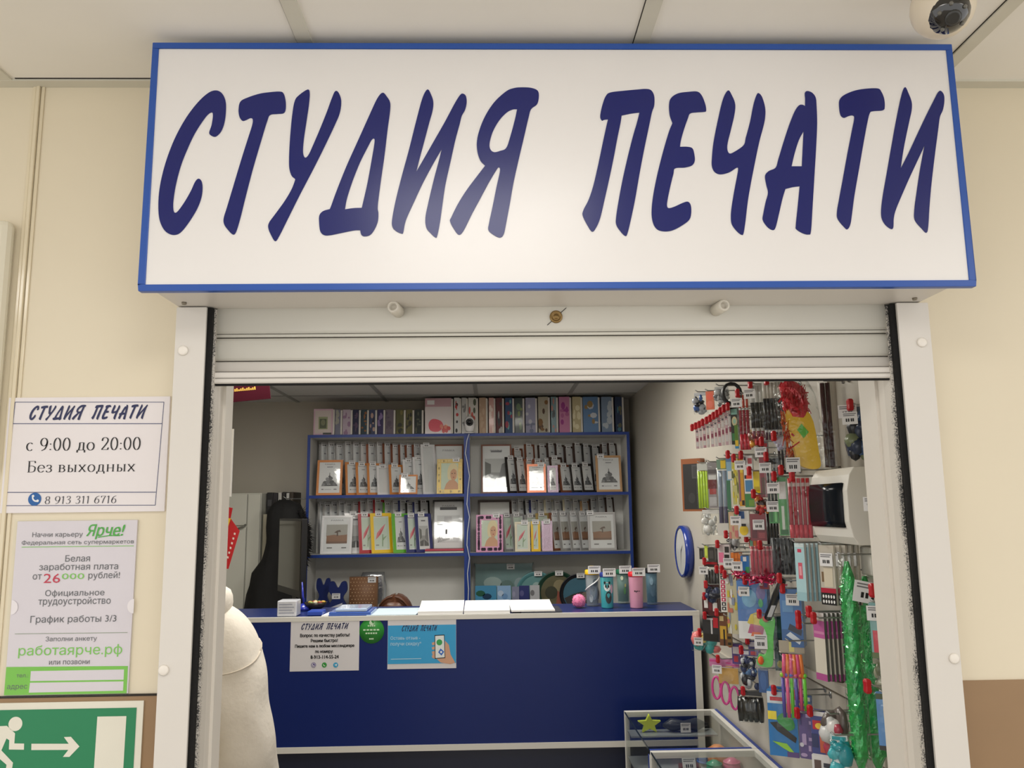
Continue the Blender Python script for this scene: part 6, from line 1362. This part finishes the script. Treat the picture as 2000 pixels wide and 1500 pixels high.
G('speckled_card', 'pale yellow speckled card in the second row', 'card', (1430, 889, 1442, 985), .79, 35, .008, (186, 186, 120), busy(6, [(200, 190, 70), (90, 100, 60), (220, 220, 190)], 16), n=2)
G('amber_card', 'amber and mauve card right of the speckled one', 'card', (1443, 896, 1452, 988), .79, 35, .008, (206, 150, 40), [R((130, 90, 110), 0, .1, .35, .8), R((220, 190, 60), .4, .7, 1, .95), R((40, 30, 30), .5, .02, 1, .12)], n=2)
G('felt_pen_card', 'white card of felt pens with a green foot', 'pens', (1454, 890, 1471, 990), .79, 35, .012, (226, 228, 230), [R((90, 92, 100), .1, .82, .3, .97), R((190, 90, 100), .5, .84, .95, .95), R((230, 70, 50), .25, .55, .85, .62), R(K_, .05, .55, .25, .62), R((70, 130, 180), .1, .3, .9, .52), R((60, 130, 70), 0, 0, 1, .26), R((110, 150, 60), .4, .02, 1, .14)], tagged=30)
G('yellow_card', 'plain yellow card right of the felt pens', 'card', (1472, 921, 1483, 963), .79, 35, .006, (226, 206, 20), [R((190, 170, 20), .1, .1, .9, .3)])
G('maroon_sheath', 'tall maroon sheath right of the yellow card', 'sheath', (1484, 876, 1496, 970), .80, 30, .012, (134, 44, 56), [R((90, 60, 50), .2, .05, .8, .4)], cap=False)
brush_pack('set of black grey brushes under two red stop caps', (1497, 895, 1523, 988), 4, [(0, .12, (40, 40, 40), 1.2), (.12, .8, (60, 62, 64), .8), (.8, .88, (170, 170, 174), .9), (.88, 1, (40, 40, 44), 1)], .79, 22, tagged=28)
hook(PX(1490, 862, .78), XR, True, 30, 'wire hook with a price tag above the black grey brushes')
hook(PX(1528, 918, .77), XR, True, None, 'wire hook with a red cap left of the red brushes')
G('green_white_pack', 'slim green and white pack by the red brushes', 'pack', (1521, 932, 1538, 1045), .78, 30, .012, (70, 150, 80), [R(W_, .1, .62, .9, .92), R((200, 210, 200), .3, .1, .6, .5), R((40, 100, 50), .1, .02, .9, .1)], n=2, tagged=30, bag=True)
brush_pack('big set of five red brushes beside the meter box', (1542, 934, 1584, 1050), 5, [(0, .22, (196, 26, 50), 1.1), (.22, .86, (168, 18, 44), .9), (.86, .92, (200, 170, 170), .9), (.92, 1, (196, 30, 40), .9)], .78, 18)
G('green_tube_card', 'green tubes on a card under the large price tags', 'tubes', (1503, 995, 1520, 1022), .78, 30, .012, (60, 140, 70), [R((40, 100, 50), .1, .1, .4, .9), R((120, 190, 120), .6, .1, .85, .9)], hooked=False)
hook(PX(1514, 966, .77), XR, False, 25, 'wire hook with a large price tag over the green tubes')
brush_pack('bundle of plain black rods left of the red brushes', (1498, 1000, 1521, 1085), 4, [(0, 1, (24, 24, 26), 1)], .82, 20, .0085, cap=False, name='rod_set', cat='rods', bag=False, hooked=False)
G('clear_hook_pouch', 'pouch of clear plastic hooks under the neon sticks', 'hooks', (1371, 996, 1402, 1044), .83, 35, .02, (214, 214, 212), [], contents=bits(7, [(214, 214, 212), (190, 192, 192)], 26, .01), cap=False)
G('white_card', 'plain white card beside the pouch of clear hooks', 'card', (1402, 1022, 1423, 1046), .82, 35, .004, (212, 210, 206), [], hooked=False)
G('toy_figure_card', 'card with a yellow and blue toy figure', 'toy', (1442, 998, 1463, 1048), .79, 35, .014, (214, 214, 210), [R((60, 100, 160), .1, .7, .6, .98), ((230, 200, 50), disc(.5, .25, .4, 12, .2)), R((40, 40, 50), .3, .4, .7, .5)], tagged=30)
G('maroon_box', 'maroon boxed set with a price tag in the second row', 'box', (1466, 1004, 1496, 1056), .80, 30, .02, (126, 40, 48), [R((90, 24, 34), .1, .1, .4, .5), R((150, 60, 66), .5, .1, .9, .3)], own_tag=(.05, .6), cap=False)
G('red_bead_pouch', 'pouch of red and brown beads under the maroon sheath', 'beads', (1475, 966, 1497, 1002), .79, 35, .02, (160, 60, 50), [], contents=bits(8, [(190, 40, 40), (60, 30, 26), (210, 130, 60)], 20, .01))
G('pale_pack', 'pale patterned pack left of the toy figure', 'pack', (1424, 1000, 1441, 1052), .80, 35, .01, (200, 170, 140), busy(9, [(200, 120, 120), (110, 150, 110), (220, 200, 160)], 8), n=2, cap=False)
# --- third row
ck = PX(1334, 1077, .90); kc = thing('wall_clock', 'round blue rimmed clock on the right wall', 'clock', (XR, ck.y, ck.z-.12)); r = .122
MB().lathe([(r*.8, .001), (r*.98, .002), (r, .02), (r*.985, .036), (r*.93, .04), (r*.88, .036)], M('clock_blue', (22, 52, 140), .25, coat=.5), (XR, ck.y, ck.z), (-1, 0, 0), 40, False).build('rim', kc)
MB().lathe([(r*.90, .034), (0, .034)], M('clock_face', (206, 208, 206), .3, coat=.4), (XR, ck.y, ck.z), (-1, 0, 0), 36, False).build('dial', kc)
m = MB(); f = frame((XR-.0345, ck.y, ck.z), (0, -1, 0), (0, 0, 1), (-1, 0, 0))
for t, L, w_ in ((50, .055, .004), (190, .08, .003)):
    d = V((math.sin(math.radians(t)), math.cos(math.radians(t)))); p = (-d.y*w_, d.x*w_); m.region([[(p[0], p[1]), (d.x*L, d.y*L), (-p[0], -p[1])]], INK, f, .001)
m.build('hands', kc)
for k, (bx_, c_) in enumerate((((1366, 1072, 1374, 1092), (34, 34, 36)), ((1376, 1066, 1382, 1090), (196, 214, 70)), ((1383, 1070, 1396, 1096), (44, 42, 42)), ((1398, 1072, 1404, 1098), (30, 30, 32)))):
    G('key_fob', '%s key fob, %s from left by the clock' % (('black round', 'lime green', 'dark square', 'black narrow')[k], ORD[k]), 'key fob', bx_, .80, 30, .014, c_, [R(tuple(min(255, v+30) for v in c_), .2, .2, .8, .8)], cap=False)
G('pink_black_card', 'pink and black printed card under a red cap', 'card', (1402, 1064, 1425, 1102), .79, 35, .01, (214, 204, 208), [R(K_, .55, .05, .95, .5), R((226, 120, 160), .1, .1, .5, .6), R((40, 40, 44), .6, .6, .95, .9)], n=2)
hook(PX(1412, 1112, .78), XR, True, None, 'wire hook with a red cap above the blue sea animal packs')
G('orange_block_card', 'orange block pack under a large price tag', 'pack', (1428, 1080, 1447, 1104), .78, 35, .014, (216, 120, 40), [R((170, 90, 30), .3, 0, .36, 1), R((170, 90, 30), .64, 0, .7, 1), R((170, 90, 30), 0, .48, 1, .54)], tagged=30, cap=False)
G('blue_green_card', 'blue and green card right of the orange pack', 'card', (1447, 1086, 1463, 1121), .78, 35, .01, (40, 110, 180), [R(W_, .3, .7, .7, .95), R((50, 150, 90), .55, .05, 1, .4)], tagged=30, cap=False)
brush_pack('wide set of eight crimson brushes in the third row', (1467, 1068, 1526, 1122), 8, [(0, .85, (176, 20, 54), 1), (.85, .9, (206, 150, 150), 1), (.9, 1, (176, 30, 44), 1)], .79, 20)
brush_pack('wide set of black rods hanging above the marker pen', (1510, 1052, 1553, 1122), 6, [(0, 1, (30, 30, 34), 1)], .82, 18, .0085, cap=False, name='rod_set', cat='rods')
p0_, p1_ = PX(1434, 1120, .79), PX(1522, 1134, .79); m = MB(); rr = random.Random(3); MG = M('magenta_tinsel', (180, 30, 80), .3, .3, noise=.3, scale=90)
for k in range(220):
    p = p0_.lerp(p1_, rr.random())+V((rr.gauss(0, .008), rr.gauss(0, .008), rr.gauss(0, .008))); d = V((rr.gauss(0, 1), rr.gauss(0, 1), rr.gauss(0, 1))).normalized()*.016; e_ = d.orthogonal().normalized()*.003
    m.add([p-e_, p+e_, p+d+e_, p+d-e_], [(0, 1, 2, 3)], MG)
m.tube([p0_, p1_], .004, MG, 6); m.tube([p0_, (XR, p0_.y, p0_.z)], .002, STEEL, 5); m.tube([p1_, (XR, p1_.y, p1_.z)], .002, STEEL, 5)
tag(m.build('tinsel_garland'), 'magenta tinsel garland lying across hooks under the crimson brushes', 'tinsel')
G('strap_bundle', 'bundle of black and lime wrist straps left of the letter strip', 'straps', (1374, 1098, 1402, 1165), .80, 35, .03, (60, 40, 44), [R(RD_, .1, .5, .9, .9)], contents=sticks([(0, .9, (40, 40, 44), 1), (.1, .5, (190, 220, 80), .6)], 5, .007), tagged=30)
G('dark_ball_pouch', 'dark blue ball in a pouch below the wrist straps', 'ball', (1378, 1143, 1402, 1168), .78, 35, .03, (60, 30, 34), [], contents=bits(10, [(40, 54, 90), (30, 34, 50)], 12, .016))
G('red_black_card', 'red and black card with two white price tags', 'card', (1372, 1166, 1403, 1202), .79, 40, .01, (70, 26, 32), [R(W_, .12, .4, .35, .9), R(W_, .65, .25, .92, .7), R((110, 40, 50), .4, .3, .6, .8)], n=2)
G('black_white_card', 'black and white card with a red patch', 'card', (1373, 1204, 1404, 1252), .79, 40, .01, (40, 42, 48), [R((196, 196, 200), .1, .85, .7, .92), R(RD_, .65, .55, .95, .95), R((196, 196, 200), .5, .1, .6, .9), R((26, 26, 28), .1, .05, .9, .3)], n=2)
lt = []
for k in range(9): lt += [R((196, 40, 90) if 1 < k < 7 else (60, 60, 66), .15, .04+.105*k, .8, .125+.105*k), R((236, 236, 236), .35, .06+.105*k, .6, .10+.105*k)]
G('letter_strip', 'narrow strip of red and black square beads', 'bead strip', (1407, 1114, 1419, 1194), .79, 35, .01, (232, 232, 232), lt, n=2)
G('yellow_white_card', 'pale yellow sticker card beside the blue packs', 'card', (1420, 1124, 1440, 1236), .79, 38, .008, (196, 190, 160), busy(11, [(206, 190, 70), (222, 222, 216), (200, 120, 100), (140, 150, 170)], 20, .12, .35), n=3)
G('brown_yellow_card', 'brown and yellow card below the letter strip', 'card', (1405, 1198, 1420, 1260), .79, 38, .01, (110, 70, 50), [R((200, 160, 60), .1, .2, .9, .6), R(K_, .5, 0, .7, .5), R((220, 200, 150), .1, .75, .6, .9)], n=2)
sea = [R((60, 120, 190), 0, .5, 1, 1), ((110, 170, 210), disc(.4, .7, .25, 12, .16)), ((210, 150, 70), disc(.12, .8, .1, 8, .08)), ((120, 110, 170), disc(.8, .8, .16, 10, .14)), R((230, 230, 232), 0, 0, 1, .3), ((224, 200, 70), [(.3, .28), (.42, .42), (.62, .46), (.8, .36), (.86, .24), (.5, .2)]), ((190, 80, 130), [(.3, .1), (.8, .08), (.86, .22), (.4, .26)]), ((226, 110, 60), [(.4, .05), (.8, .05), (.7, .12), (.45, .12)]), ((80, 190, 120), disc(.78, .62, .08, 8, .08))]
G('sea_animal_pack', 'wide blue sea animal pack', 'toy pack', (1442, 1136, 1498, 1246), .80, 25, .016, (74, 120, 190), sea, n=3, sp=.02, bag=True, tagged=25)
p0_, p1_ = PX(1528, 1132, .78), PX(1500, 1206, .78); mk = thing('marker_pen', 'black marker with a white label in a clear sleeve, hanging slantwise', 'marker', (p1_.x, p1_.y, p1_.z))
m = MB(); m.tube([p1_, p1_.lerp(p0_, .96)], .011, C(24, 24, 26, .3), 12).tube([p1_.lerp(p0_, .96), p0_], .004, C(24, 24, 26, .3), 8); m.build('barrel', mk)
d_ = (p0_-p1_).normalized(); s_ = V((.9, -.43, 0)); nn_ = d_.cross(s_).normalized(); nn_ = nn_ if nn_.y < 0 else -nn_
m = MB(); m.region([rect(-.006, .02, .006, .075)], WHITE, frame(p1_+nn_*.0115, s_, d_, nn_), .0004, .0006); m.build('label', mk)
m = MB(); m.tube([p1_-d_*.01, p1_+d_*.01, p1_.lerp(p0_, .9), p0_], [.012, .018, .018, .01], CLEAR, 10); m.build('clear_sleeve', mk)
hook(p0_+V((-.004, 0, .004)), XR, True, None, 'wire hook holding the black marker')
# green water gun
c, w_, h_, u, nn = place((1477, 1206, 1516, 1303), .79, 20); bot = c-V((0, 0, h_/2)); fr = frame(bot, u, (0, 0, 1), nn)
wg = thing('water_gun', 'bright green toy water gun with an orange trigger in a clear bag', 'toy', bot); GG = M('gun_green', (70, 200, 40), .3, coat=.4)
pts = smooth([(-w_*.05, h_*.98), (w_*.42, h_*.98), (w_*.48, h_*.86), (w_*.36, h_*.6), (w_*.3, h_*.2), (w_*.16, h_*.02), (-w_*.4, h_*.04), (-w_*.5, h_*.12), (-w_*.38, h_*.24), (-w_*.12, h_*.24), (0, h_*.34), (w_*.04, h_*.62), (-w_*.08, h_*.78), (-w_*.28, h_*.86), (-w_*.22, h_*.96)], 3)
MB().region([pts], GG, fr, 0, .024).build('body', wg, bevel=.004)
MB().ball(fr(-w_*.3, h_*.15, .006), .009, C(240, 110, 50), 10, (1, .6, 1.4)).build('trigger', wg); MB().ball(fr(w_*.05, h_*.96, .0), .01, C(220, 60, 50), 10).build('stopper', wg)
m = MB(); m.box((-w_*.55, -.006, -.03), (w_*.55, h_*1.03, .008), CLEAR, fr); m.build('clear_bag', wg); price_tag(wg, frame(fr(-w_*.25, h_*.52, .012), u, (0, 0, 1), nn), .036, .04)
hook(fr(0, h_*1.0325, -.01)+V((-.012, 0, .002)), XR, True, None, 'wire hook holding the green water gun')
G('blue_toy_pack', 'blue toy pack right of the water gun', 'toy pack', (1526, 1152, 1566, 1262), .80, 28, .016, (60, 116, 180), [R((40, 90, 150), 0, 0, 1, .3), ((226, 200, 70), disc(.85, .9, .1, 8, .05)), ((30, 40, 60), [(.3, .3), (.9, .2), (.95, .3), (.4, .4)]), ((210, 220, 230), [(.2, .2), (.8, .05), (.9, .12), (.4, .26)]), R((90, 140, 190), .1, .6, .6, .8)], n=3, sp=.02, own_tag=(.1, .82), tagged=None)
G('pale_blue_pack', 'pale blue pack with red print, front of its hook', 'pack', (1555, 1062, 1573, 1172), .77, 66, .006, (186, 182, 176), [R((170, 206, 214), 0, 0, 1, 1), R((196, 60, 90), .3, .84, .7, .9), R((206, 90, 110), .3, .38, .72, .66), R((226, 160, 170), .38, .44, .62, .6), R((206, 222, 226), .05, .93, .95, 1), R((150, 190, 200), 0, 0, 1, .15)], n=8, sp=.0115, cap=False)
pol = [R((120, 96, 70), .1, .38, .3, .55), R((210, 200, 180), .25, .3, .85, .62), R((176, 30, 60), 0, .2, 1, .28), R((24, 24, 28), 0, 0, 1, .2)]
for i in range(5):
    for j in range(2): pol.append(((230, 230, 230), disc(.14+.18*i, .055+.085*j, .06, 8, .03)))
G('polka_pack', 'pack with red band and white polka dots', 'pack', (1603, 1066, 1630, 1180), .78, 58, .007, (190, 184, 172), pol, n=5, sp=.014, cap=False, own_tag=(.05, .76), tagged=None)
G('pink_sticker_pack', 'pink and cream nail sticker pack', 'sticker pack', (1592, 1198, 1612, 1326), .78, 72, .006, (90, 84, 84), [R((206, 200, 186), 0, 0, 1, 1), R((180, 90, 150), 0, .62, 1, .88), R((226, 224, 220), 0, .9, 1, 1), R((200, 130, 170), .05, .68, .95, .72), R((170, 80, 140), 0, 0, 1, .1)], n=7, sp=.0105)
G('brown_sticker_pack', 'dark brown sticker pack beside the pink ones', 'sticker pack', (1622, 1206, 1640, 1330), .82, 58, .006, (70, 54, 46), [R((214, 210, 204), 0, .82, 1, 1), ((120, 90, 74), disc(.4, .4, .25, 9, .06)), ((130, 100, 90), disc(.6, .2, .25, 9, .05))], n=4, sp=.014, cap=False)
for k, q in enumerate(((1562, 1203), (1563, 1218), (1592, 1207))): hook(PX(q[0], q[1], .765), XR, True, None, 'bare wire hook with a red cap by the pink stickers, %s one' % ('upper left', 'lower left', 'right')[k])
G('dark_teal_pack', 'dark teal pack hanging right of the green water gun', 'pack', (1512, 1206, 1530, 1308), .84, 35, .02, (30, 60, 70), [((150, 140, 50), disc(.5, .12, .3, 9, .07)), R((22, 40, 50), .1, .3, .9, .6), R((60, 90, 90), .2, .7, .8, .95)], n=2)
G('red_strap_pack', 'red and clear pack above the sea animal packs', 'pack', (1478, 1118, 1500, 1150), .83, 35, .012, (150, 40, 60), [R((214, 214, 214), .2, .2, .5, .8), R((80, 30, 110), .6, .1, .9, .5)], cap=False)
G('silver_chain_pouch', 'pouch of silver chains above the third row of caps', 'chains', (1420, 1045, 1440, 1074), .82, 35, .02, (170, 170, 170), [], contents=bits(21, [(170, 172, 176), (120, 122, 126), (60, 60, 64)], 16, .009))
G('mint_card', 'mint and red card hanging above the crimson brushes', 'card', (1463, 1052, 1478, 1070), .82, 35, .008, (200, 60, 60), [R((120, 190, 160), .1, .1, .5, .9), R(OR_, .6, .2, .9, .8)])
G('violet_card', 'violet and white card above the pink loops', 'card', (1430, 1258, 1446, 1296), .84, 35, .01, (90, 70, 140), [R((220, 214, 224), .1, .5, .9, .85), R((190, 60, 80), .2, .1, .7, .4)], n=2)
G('blue_red_card', 'blue and red card above the bag of clips', 'card', (1462, 1252, 1482, 1274), .85, 30, .01, (60, 50, 130), [R((220, 214, 224), .1, .5, .6, .9), R((190, 40, 60), .6, .1, .95, .5)], n=2)
G('striped_card', 'orange striped card left of the purple card', 'card', (1560, 1360, 1582, 1398), .85, 35, .01, (60, 110, 190), [R((230, 130, 90), 0, .2, 1, .35), R((230, 210, 90), 0, .5, 1, .62), R(W_, 0, .75, 1, .95)], n=2)
G('brown_bead_strip', 'brown and gold bead strip right of the letter strip', 'bead strip', (1420, 1205, 1428, 1262), .80, 35, .01, (120, 90, 50), [R((40, 30, 26), .1, .05+.2*k, .9, .14+.2*k) for k in range(5)], cap=False)
G('grey_pen_card', 'grey and black pen card beside the round toy card', 'pen card', (1486, 862, 1500, 900), .82, 30, .01, (130, 130, 136), [R(K_, .1, .1, .4, .8), R(RD_, .5, .4, .9, .9)])
# --- lower rows
G('teal_rattle', 'teal and pink baby rattle in front of the counter end', 'rattle', (1352, 1236, 1402, 1272), .79, 20, .03, (180, 196, 196), [], contents=bits(13, [(60, 160, 160), (220, 120, 120), (230, 210, 120), (70, 170, 170)], 16, .018), tagged=25)
G('pink_scissors_pack', 'clear pack of pink plastic loops in the lower rows', 'craft scissors', (1387, 1290, 1444, 1386), .80, 25, .026, (200, 120, 170), busy(14, [(226, 200, 90), (200, 60, 140)], 5), contents=lambda m, fr, w_, h_, t: [m.tube([fr(-w_*.3+w_*.3*k+w_*.14*math.cos(q*.4), h_*(.3+.1*(2-k))+h_*.26*math.sin(q*.4), -t/2+.003*k) for q in range(17)], .0045, gloss(214, 60, 150), 6) for k in range(3)]+[m.box((-w_*.2, h_*.62, -t*.6), (w_*.45, h_*.98, -t*.3), gloss(206, 160, 80), fr)], tagged=30)
G('clip_bag', 'clear bag of blue and silver clips above the black gloves', 'clips', (1444, 1272, 1480, 1345), .80, 30, .03, (80, 70, 140), [R((214, 214, 220), .1, .2, .5, .8), R((180, 40, 60), .6, .2, .9, .8)], contents=bits(15, [(40, 54, 100), (190, 194, 200), (30, 34, 46), (70, 110, 160)], 34, .011))
G('blue_leaf_pack', 'pointed dark blue pack right of the bag of clips', 'pack', (1482, 1308, 1500, 1352), .80, 30, .01, (46, 84, 140), [((60, 100, 160), disc(.5, .5, .35, 12, .4))], cap=False)
G('black_glove_pack', 'shiny black gloves in a clear pack over the showcase', 'gloves', (1443, 1352, 1487, 1412), .80, 25, .03, (40, 40, 44), [], contents=lambda m, fr, w_, h_, t: [m.tube([fr(-w_*.38+w_*.19*k, h_*.95, -t/2), fr(-w_*.4+w_*.2*k, h_*.5, -t/2), fr(-w_*.44+w_*.22*k, h_*.04, -t/2)], [.012, .013, .007], M('black_rubber', (20, 20, 20), .22, coat=.4), 10) for k in range(5)], filmmat=CLEAR2)
nc = [(226, 90, 140), (236, 130, 60), (110, 210, 60), (150, 200, 50), (90, 80, 170), (70, 90, 180)]
def tubes(m, fr, w_, h_, t):
    for k in range(6):
        u0 = -w_*.42+w_*.168*k; m.tube([fr(u0, h_*.02, -t/2), fr(u0, h_*.62, -t/2+.004*(k % 2))], w_*.075, gloss(*nc[(k*2+4) % 6]), 8); m.tube([fr(u0*.9, h_*.62, -t/2), fr(u0*.75, h_*.98, -t/2)], w_*.08, gloss(*nc[k % 2]), 8)
        m.ball(fr(u0*1.05, h_*.66, -t/2), w_*.1, gloss(*nc[(k+3) % 6]), 8)
G('foam_tube_pack', 'tall clear pack of bright pink, green and purple foam tubes', 'foam tubes', (1526, 1256, 1574, 1404), .79, 20, .036, (170, 160, 140), [R((210, 200, 120), .4, .1, .6, .9)], contents=tubes, cap=False)
G('toy_car_card', 'blue card with a green toy car', 'toy card', (1502, 1352, 1556, 1474), .80, 28, .02, (30, 120, 190), [R((206, 220, 230), 0, .8, 1, .98), R(RD_, .1, .84, .6, .9), ((240, 160, 80), disc(.75, .74, .2, 10, .08)), R((240, 220, 60), 0, .55, .3, .68), ((50, 150, 70), smooth([(.3, .55), (.5, .66), (.8, .62), (.9, .45), (.6, .4)], 3)), ((30, 30, 30), [(.05, .5), (.3, .52), (.95, .3), (.9, .22), (.3, .38)]), ((150, 210, 60), [(.1, .22), (.5, .12), (.95, .02), (.6, .2)]), R((90, 70, 130), .6, 0, 1, .08)], n=2, sp=.022, bag=True)
G('purple_card', 'purple and grey card right of the toy car card', 'card', (1562, 1396, 1588, 1480), .80, 35, .012, (90, 76, 130), busy(16, [(60, 60, 110), (170, 150, 190), (200, 200, 210)], 10), n=2)
G('red_yellow_card', 'red and yellow card beside the purple one', 'card', (1586, 1392, 1615, 1476), .81, 35, .012, (60, 70, 140), [R(RD_, .1, .6, .9, .8), ((236, 200, 60), disc(.5, .68, .25, 9, .07)), R(W_, .2, .9, .9, 1), R((200, 90, 60), .5, .1, 1, .5), R((40, 50, 100), 0, .2, .4, .5)], n=2)
G('clear_rattle_bag', 'clear bag with a white and dark red rattle near the bottom', 'rattle', (1612, 1398, 1648, 1472), .78, 30, .04, (214, 212, 210), [R(K_, .2, .3, .6, .7)], contents=bits(17, [(214, 210, 208), (170, 60, 80), (90, 80, 76), (200, 200, 200)], 14, .022), cap=False)
G('teal_bag', 'teal and white toy bag lowest on the right wall', 'toy bag', (1624, 1440, 1656, 1520), .75, 25, .04, (206, 220, 220), [R((40, 150, 160), .1, .1, .9, .6)], contents=bits(18, [(30, 140, 150), (60, 170, 180), (216, 222, 222)], 26, .015), cap=False)
G('white_print_card', 'white card with dark print lying lowest under the red card', 'card', (1588, 1478, 1630, 1520), .78, 35, .012, (216, 216, 218), [R((90, 70, 66), .1, .4, .4, .8), R((40, 44, 60), .5, .5, .9, .7), R((60, 130, 180), .5, .05, .9, .25)], hooked=False)
# green tinsel tubes
HG = M('holo_green', (40, 160, 80), .16, .35, noise=.75, scale=70, bump=1, coat=.5); HG2 = M('holo_flake', (120, 226, 140), .12, .5, noise=.4, scale=60); rr = random.Random(6)
for i, (px0, px1, t0, t1) in enumerate(((1643, 1668, 1096, 1496), (1676, 1704, 1125, 1490))):
    yy_ = .80; a_, b_ = PX((px0+px1)/2-2+6*i*0, t0, yy_+.07*i), PX((px0+px1)/2+18*(1-i*.4), t1, yy_+.07*i); rad = (px1-px0)/2/FPX*a_.y*(1.2 if i == 0 else 1.1)
    t = thing('tinsel_tube', 'long shiny green tinsel tube, %s of the pair by the right jamb' % ('left', 'right')[i], 'tinsel tube', (b_.x, a_.y, b_.z))
    y_ = a_.y+.0
    m = MB(); rings = []; n_ = 30
    for k in range(n_+1):
        v = k/n_; z = b_.z+(a_.z-b_.z)*v; e_ = min(1, (1-v)*7+.25)*min(1, v*9+.35)
        rings.append([V((a_.x-.0+rad*e_*(1+rr.uniform(-.13, .13))*math.cos(q*.3927), y_+rad*e_*(1+rr.uniform(-.13, .13))*math.sin(q*.3927), z)) for q in range(16)])
    m.loft(rings, HG); m.sm = [False]*len(m.sm)
    for k in range(260):
        v = rr.random(); q = rr.random()*6.283; z = b_.z+(a_.z-b_.z)*(.05+.85*v); p = V((a_.x+rad*1.02*math.cos(q), y_+rad*1.02*math.sin(q), z)); d = V((rr.gauss(0, 1), rr.gauss(0, 1), rr.gauss(0, 1))).normalized()*.006; e_ = d.orthogonal().normalized()*.004
        m.add([p-d, p+e_, p+d], [(0, 1, 2)], HG2)
    m.build('tinsel', t)
    m = MB(); rad2 = rad+.004
    m.loft([[V((a_.x+(rad2*s)*math.cos(q*.5236), y_+rad2*s*math.sin(q*.5236), z)) for q in range(12)] for z, s in ((b_.z-.03, .7), (b_.z, 1.1), ((a_.z+b_.z)/2, 1.05), (a_.z, .95), (a_.z+.012, .3))], film('tinsel_film', a=.12, bump=1, scale=40)); m.build('clear_bag', t)
    if i == 0: price_tag(t, frame((a_.x+.03, y_-rad-.02, PX(1665, 1157, .8).z), (.97, -.1, -.2), (.2, 0, .98), (-.1, -1, 0)), .07, .046)
    hook(V((a_.x-.02, y_, a_.z+.0145)), XR, False, None, 'wire hook holding the %s green tinsel tube' % ('left', 'right')[i])
hook(PX(1708, 1153, .76), XR, True, None, 'wire hook with a tilted red cap across the green tinsel tubes')
hook(PX(1698, 1340, .74), XR, True, None, 'wire hook with a big red cap low in front of the tinsel tubes')
G('toy_car_pack', 'red and blue toy car pack right of the green tinsel tubes', 'toy pack', (1702, 1180, 1738, 1284), .80, 30, .02, (120, 170, 170), [R((206, 50, 70), .1, .1, .6, .5), R((60, 150, 180), .6, .3, 1, .7), R((90, 110, 60), 0, 0, 1, .1), R((214, 214, 214), .1, .75, .6, .95)], bag=True, own_tag=(-.1, .82, .05), cap=False)
G('snake_toy_pack', 'blue pack with a yellow toy snake beside the right jamb', 'toy pack', (1716, 1358, 1758, 1464), .80, 25, .02, (96, 150, 214), [((240, 200, 70), smooth([(.3, .8), (.5, .7), (.45, .45), (.6, .3), (.8, .2), (.9, .25), (.7, .12), (.4, .25), (.3, .5)], 3)), R((60, 60, 60), 0, 0, 1, .08), ((40, 70, 140), [(.5, .95), (.7, .95), (.9, .4), (.8, .4)]), R((70, 84, 50), 0, .9, 1, 1)], bag=True, cap=False)
G('clear_pouch', 'crumpled clear pouch between the green tinsel and the snake toy', 'pouch', (1708, 1290, 1740, 1356), .82, 25, .03, (150, 150, 130), [], contents=bits(19, [(150, 150, 130), (110, 116, 90)], 10, .014), cap=False)
# meter box and sockets
q0, q1 = PX(1588, 1000, .80), PX(1660, 1000, .80)
bz0, bz1 = PX(1650, 1064, .80).z, PX(1650, 912, .80).z; by0, by1 = q1.y, q0.y
mbx = thing('meter_box', 'white electrical meter box with a dark window on the right wall', 'electrical box', (XR, (by0+by1)/2, bz0)); MW = M('meter_white', (224, 222, 214), .35, noise=.02)
MB().box((.845, by0, bz0+.004), (XR-.0005, by1, bz1-.004), M('meter_base', (206, 200, 186), .4)).build('base', mbx, bevel=.004)
m = MB(); prof = [(0, .03), (.1, .042), (.3, .05), (.7, .05), (.9, .042), (1, .03)]
m.loft([[V((.845-d_, y_, bz0+(bz1-bz0)*v)) for v, d_ in prof]+[V((.846, y_, bz1)), V((.846, y_, bz0))] for y_ in (by0-.003, by1+.003)], MW); m.sm = [False]*len(m.sm); m.build('cover', mbx, bevel=.002)
m = MB(); yw0, yw1 = by0+.02, by1-.004
m.loft([[V((.845-d_-.0025, y_, bz0+(bz1-bz0)*v)) for v, d_ in ((.22, .0485), (.3, .0515), (.5, .053), (.7, .0515), (.8, .048))]+[V((.80, y_, bz0+(bz1-bz0)*.79)), V((.80, y_, bz0+(bz1-bz0)*.23))] for y_ in (yw0, yw1)], M('smoked_window', (16, 22, 30), .22, coat=.12, spec=.12)); m.build('window', mbx)
q = PX(1700, 1098, .87); 
m = MB(); m.box((.875, q.y-.045, q.z-.04), (XR-.0005, q.y+.05, q.z+.05), MW).box((.862, q.y-.02, q.z-.03), (.876, q.y+.035, q.z+.035), MW)
tag(m.build('switch_box', bevel=.004), 'white switch box on the right wall under the meter box', 'switch')
G('brown_pack', 'dark red brown pack behind the right jamb beside the meter box', 'pack', (1702, 992, 1722, 1065), .82, 30, .016, (100, 56, 44), [R((150, 100, 80), .1, .3, .9, .6)], own_tag=(-.1, 1.1, .05), cap=False)
